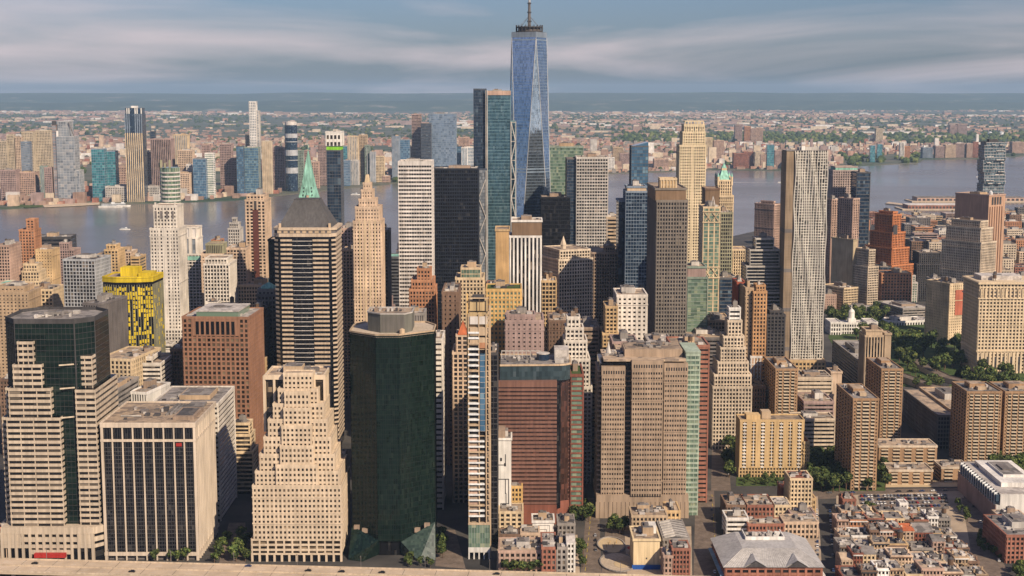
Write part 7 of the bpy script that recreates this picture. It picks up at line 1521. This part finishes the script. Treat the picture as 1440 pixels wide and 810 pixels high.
# ------------------------------------------------------------------ cars
CARC = dict(white=(.72, .70, .67), silver=(.42, .42, .42), black=(.012, .012, .014), grey=(.13, .13, .135), blue=(.03, .06, .16), red=(.35, .02, .02), yellow=(.75, .42, .02))
CARM = {}
def car_mesh(cn):
    if cn not in CARM:
        wall_mat('car_' + cn, CARC[cn], rough=.3, var=.05, spec=.6, streak=0); m_ = MB(); k = 'car_' + cn
        m_.prism(rect(-.9, .9, -2.25, 2.25), .35, .85, k, top=rect(-.88, .88, -2.2, 2.2)); m_.prism(rect(-.82, .82, -1.4, 1.7), .85, 1.42, 'glass_black', top=rect(-.68, .68, -.7, 1.25)); m_.prism(rect(-.69, .69, -.72, 1.27), 1.42, 1.47, k)
        for sx in (-.85, .85):
            for sy in (-1.4, 1.4):
                q = [(sy + .34 * math.cos(i * math.pi / 4), .34 + .34 * math.sin(i * math.pi / 4)) for i in range(8)]; o = len(m_.v); i_ = m_._m('black')
                m_.v += [(sx - .1, a_, b_) for a_, b_ in q] + [(sx + .1, a_, b_) for a_, b_ in q]
                for i in range(8): m_.f.append((o + i, o + (i + 1) % 8, o + 8 + (i + 1) % 8, o + 8 + i)); m_.mi.append(i_)
                m_.f += [tuple(range(o + 7, o - 1, -1)), tuple(range(o + 8, o + 16))]; m_.mi += [i_, i_]
        CARM[cn] = m_.mesh('car')
    return CARM[cn]
def car(x, Y, z, rz, place, group, rnd):
    cn = rnd.choice(('white', 'white', 'white', 'silver', 'silver', 'black', 'black', 'black', 'grey', 'grey', 'grey', 'blue', 'blue', 'red')) ; o = bpy.data.objects.new('parked_car' if 'parked' in place else 'car', car_mesh(cn)); COL.objects.link(o); o.location = (x, Y, z); o.rotation_euler.z = rz
    tag(o, f'{cn} car {place}', 'car', f'{group}, {cn}'); return o
rc = random.Random(5)
for row, (ya, yb, n) in enumerate(((698.5, 697, 26), (703.5, 701.5, 26), (709, 706.5, 24), (715, 711.5, 22))):
    for i in range(n):
        if rc.random() < .14: continue
        f = (i + .5) / n; px = 1209 + f * 122 + row; x, Y = gp(px, ya + (yb - ya) * f); car(x, Y, .15, R_(rc.choice((0, 180)) + rc.uniform(-3, 3)), 'parked in the open car park, ' + ('front', 'second', 'third', 'back')[3 - row] + ' row', 'cars in the car park row ' + 'abcd'[row], rc)
for px0, py0, px1, py1, n, dx, nm in ((1152, 800, 1150, 706, 15, -4.5, 'parked along the street right of the market hall'), (1172, 810, 1166, 706, 15, 1, 'parked along the street left of the row houses'), (1003, 805, 998, 692, 9, 5, 'parked on the plaza street left of the market hall'), (1026, 680, 1021, 600, 12, 0, 'parked beside the trees left of the yellow slab'), (838, 808, 836, 740, 10, 2, 'parked beside the playground'), (1362, 702, 1408, 800, 9, 4, 'parked along the diagonal street'), (1150, 694, 1345, 690, 12, 0, 'driving on the wide road above the car park')):
    for i in range(n):
        if rc.random() < .25: continue
        f = i / n; x, Y = gp(px0 + (px1 - px0) * f, py0 + (py1 - py0) * f); d0 = Vector(gp(px1, py1)) - Vector(gp(px0, py0)); car(x + dx * .2, Y, .02 if 'row houses' not in nm and 'diagonal' not in nm else .16, math.atan2(d0.y, d0.x) - math.pi / 2 + rc.uniform(-.03, .03), nm, nm, rc)
for px, k, lab in ((62, -8.5, 'dark car on the elevated highway near its left end'), (207, -20, 'dark car on the elevated highway below the ribbed glass block'), (358, -2.4, 'dark car in the far lane of the elevated highway left of the cream ziggurat foot'), (444, -8.6, 'dark car on the elevated highway below the cream ziggurat'), (490, -8.9, 'dark car on the elevated highway right of the cream ziggurat'), (545, -8.6, 'dark car on the elevated highway below the black green octagon'), (700, -5.5, 'dark car on the elevated highway below the long brick row')):
    t = (pxX(px, 985, VZ) - VA.x) / VD.x; p_ = VA + VD * t + VN * (-k); o = bpy.data.objects.new('car', car_mesh('black' if px != 358 else 'blue')); COL.objects.link(o); o.location = (p_.x, p_.y, VZ + .02); o.rotation_euler.z = math.atan2(VD.y, VD.x) - math.pi / 2; tag(o, lab, 'car', 'cars on the elevated highway')

# ------------------------------------------------------------------ trees
TREE = []
def tree_meshes():
    for v in range(6):
        r_ = random.Random(100 + v); t = MB(); hh = 5.0
        t.prism(ngon(0, 0, .34, 7), -.3, hh, 'wood', top=ngon(.1, 0, .2, 7))
        blobs = []
        for i in range(7):
            a_ = i * 2.4 + r_.random(); q = r_.uniform(1.0, 2.9) if i else 0; z = r_.uniform(5.0, 8.8) if i else 8.5; c = Vector((q * math.cos(a_), q * math.sin(a_), z)); blobs.append((c, r_.uniform(1.5, 2.4))); t.bar((0, 0, hh - r_.uniform(0, 1.6)), tuple(c), .16, 'wood')
        c_ = MB()
        for c, R in blobs:
            for _ in range(58):
                d = Vector((r_.gauss(0, 1), r_.gauss(0, 1), r_.gauss(0, 1))).normalized(); p_ = c + d * R * r_.uniform(.55, 1.08); p_.z = max(p_.z, 3.2); u = d.cross(Vector((r_.gauss(0, 1), r_.gauss(0, 1), r_.gauss(0, 1)))).normalized(); w = (d + Vector((r_.gauss(0, .5), r_.gauss(0, .5), r_.gauss(0, .5)))).normalized().cross(u).normalized(); s = r_.uniform(.35, .75)
                c_.face([tuple(p_ - u * s - w * s * .7), tuple(p_ + u * s - w * s * .6), tuple(p_ + u * s * .8 + w * s), tuple(p_ - u * s * .9 + w * s * .8)], r_.choice(('leaf_dark', 'leaf_mid', 'leaf_mid', 'leaf_light')))
        TREE.append((t.mesh('trunk'), c_.mesh('crown')))
tree_meshes()
def tree(x, Y, z, s, label, group, rnd):
    r = bpy.data.objects.new('tree', None); COL.objects.link(r); r.location = (x, Y, z); r.rotation_euler.z = rnd.uniform(0, 6.28); r.scale = (s * rnd.uniform(.9, 1.15), s * rnd.uniform(.9, 1.15), s); tag(r, label, 'tree', group); t, c = rnd.choice(TREE)
    for nm, me in (('trunk', t), ('crown', c)): o = bpy.data.objects.new(nm, me); COL.objects.link(o); o.parent = r
rt = random.Random(11); NT = 0
def inside(px, py, poly):
    c = False
    for i in range(len(poly)):
        (x0, y0), (x1, y1) = poly[i - 1], poly[i]
        if (y0 > py) != (y1 > py) and px < (x1 - x0) * (py - y0) / (y1 - y0) + x0: c = not c
    return c
def grove(poly, n, label, group, smin=1.0, smax=1.6):
    global NT
    xs, ys = [p[0] for p in poly], [p[1] for p in poly]; k = tries = 0; done = []
    while k < n and tries < n * 40:
        tries += 1; px, py = rt.uniform(min(xs), max(xs)), rt.uniform(min(ys), max(ys))
        if not inside(px, py, poly): continue
        x, Y = gp(px, py)
        if any((x - a_) ** 2 + (Y - b_) ** 2 < 30 for a_, b_ in done): continue
        if not free(x - 1, x + 1, Y - 1, Y + 1, 0): continue
        done.append((x, Y)); tree(x, Y, 0, rt.uniform(smin, smax), label, group, rt); k += 1
    NT += k
grove([(1138, 688), (1176, 694), (1246, 690), (1250, 672), (1236, 655), (1150, 640), (1136, 650)], 40, 'leafy tree in the grove at the foot of the nearest brick balcony tower', 'trees of the grove behind the yellow slab')
grove([(1137, 690), (1182, 690), (1182, 600), (1160, 600), (1140, 640)], 30, 'leafy tree between the yellow brick slab and the nearest brick balcony tower', 'trees between the yellow slab and the balcony tower')
grove([(1160, 472), (1163, 430), (1190, 425), (1240, 436), (1250, 452), (1190, 470)], 26, 'park tree around the low white domed hall', 'trees round the domed hall', 1.5, 2.2)
grove([(1162, 470), (1165, 448), (1225, 443), (1262, 470), (1310, 478), (1352, 492), (1360, 520), (1310, 534), (1265, 520), (1255, 500), (1240, 478), (1190, 480)], 64, 'full park tree in the city park around the domed hall', 'trees of the city park', 1.5, 2.3)
grove([(1258, 545), (1275, 520), (1330, 540), (1310, 556)], 10, 'park tree by the road ramps behind the parking garage', 'trees by the road ramps'); grove([(1352, 528), (1372, 520), (1440, 528), (1440, 552), (1350, 548)], 22, 'tree in front of the massive cream civic block', 'trees before the civic block', 1.2, 1.8)
grove([(1018, 672), (1038, 672), (1040, 590), (1055, 588), (1050, 575), (1022, 590)], 20, 'street tree left of the yellow brick slab', 'trees left of the yellow slab'); grove([(1042, 684), (1110, 686), (1108, 676), (1046, 677)], 14, 'small garden tree in front of the yellow brick slab', 'garden trees of the yellow slab', .45, .8); grove([(1390, 668), (1440, 672), (1440, 655), (1400, 652)], 12, 'tree behind the zigzag building', 'trees behind the zigzag building')
grove([(216, 790), (266, 790), (266, 785), (216, 785)], 7, 'young tree at the foot of the ribbed glass block', 'trees at the ribbed glass block', .7, 1.0); grove([(124, 788), (142, 788), (142, 778), (128, 778)], 3, 'tree between the banded octagon and the ribbed glass block', 'trees between the two left foreground towers', .9, 1.2)
grove([(296, 792), (308, 792), (328, 752), (322, 752)], 8, 'street tree along the flank of the ribbed glass block', 'trees along the ribbed glass block flank', .7, 1.0); grove([(330, 792), (347, 792), (346, 755), (340, 755)], 7, 'tree left of the cream ziggurat foot', 'trees left of the cream ziggurat', .9, 1.3)
grove([(800, 735), (830, 735), (826, 718), (790, 716)], 9, 'tree behind the slim white gabled house', 'trees at the foot of the striped block', .9, 1.3); grove([(811, 800), (820, 800), (824, 766), (812, 766)], 7, 'street tree in the lane right of the slim white gabled house', 'trees of the narrow lane', .6, .9); grove([(856, 752), (880, 752), (878, 742), (858, 742)], 5, 'tree at the back of the playground', 'trees behind the playground', .8, 1.2)
grove([(700, 806), (760, 808), (760, 805), (700, 803)], 5, 'tree between the highway and the long pinkish brick row', 'trees by the long brick row', .8, 1.1); grove([(565, 797), (606, 799), (606, 792), (570, 790)], 6, 'small tree at the foot of the black green octagon', 'trees at the octagon', .5, .8); grove([(614, 788), (624, 788), (624, 756), (618, 756)], 6, 'street tree in the canyon street right of the octagon', 'trees of the canyon street', .8, 1.1)
grove([(1374, 772), (1390, 780), (1414, 792), (1412, 770), (1378, 752)], 10, 'small tree in the planted strips of the diagonal street', 'trees of the planted strips', .4, .7); grove([(1345, 708), (1356, 712), (1362, 735), (1350, 730)], 6, 'small tree at the right end of the car park', 'trees at the car park', .5, .8); grove([(1216, 728), (1232, 728), (1232, 718), (1218, 718)], 4, 'small tree left of the car park', 'trees left of the car park', .7, .9); grove([(1422, 826), (1440, 826), (1440, 800), (1425, 805)], 6, 'tree in the lower right corner', 'trees in the corner', .7, 1.0)
print('trees', NT, 'low', LOWN, 'objects', len(COL.objects))
# ------------------------------------------------------------------ air
m, n, l, b = nodes_of('haze_air'); n.remove(b); v = n.new('ShaderNodeVolumePrincipled'); v.inputs['Color'].default_value = (.50, .72, .96, 1); v.inputs['Density'].default_value = 2.4e-5; v.inputs['Anisotropy'].default_value = 0.0
l.new(v.outputs[0], n['Material Output'].inputs['Volume']); MATS['haze_air'] = m
mb = MB(); mb.box(-47000, 47000, -31000, 47000, -5.2, 580, 'haze_air'); o = mb.build('haze'); o['kind'] = 'stuff'
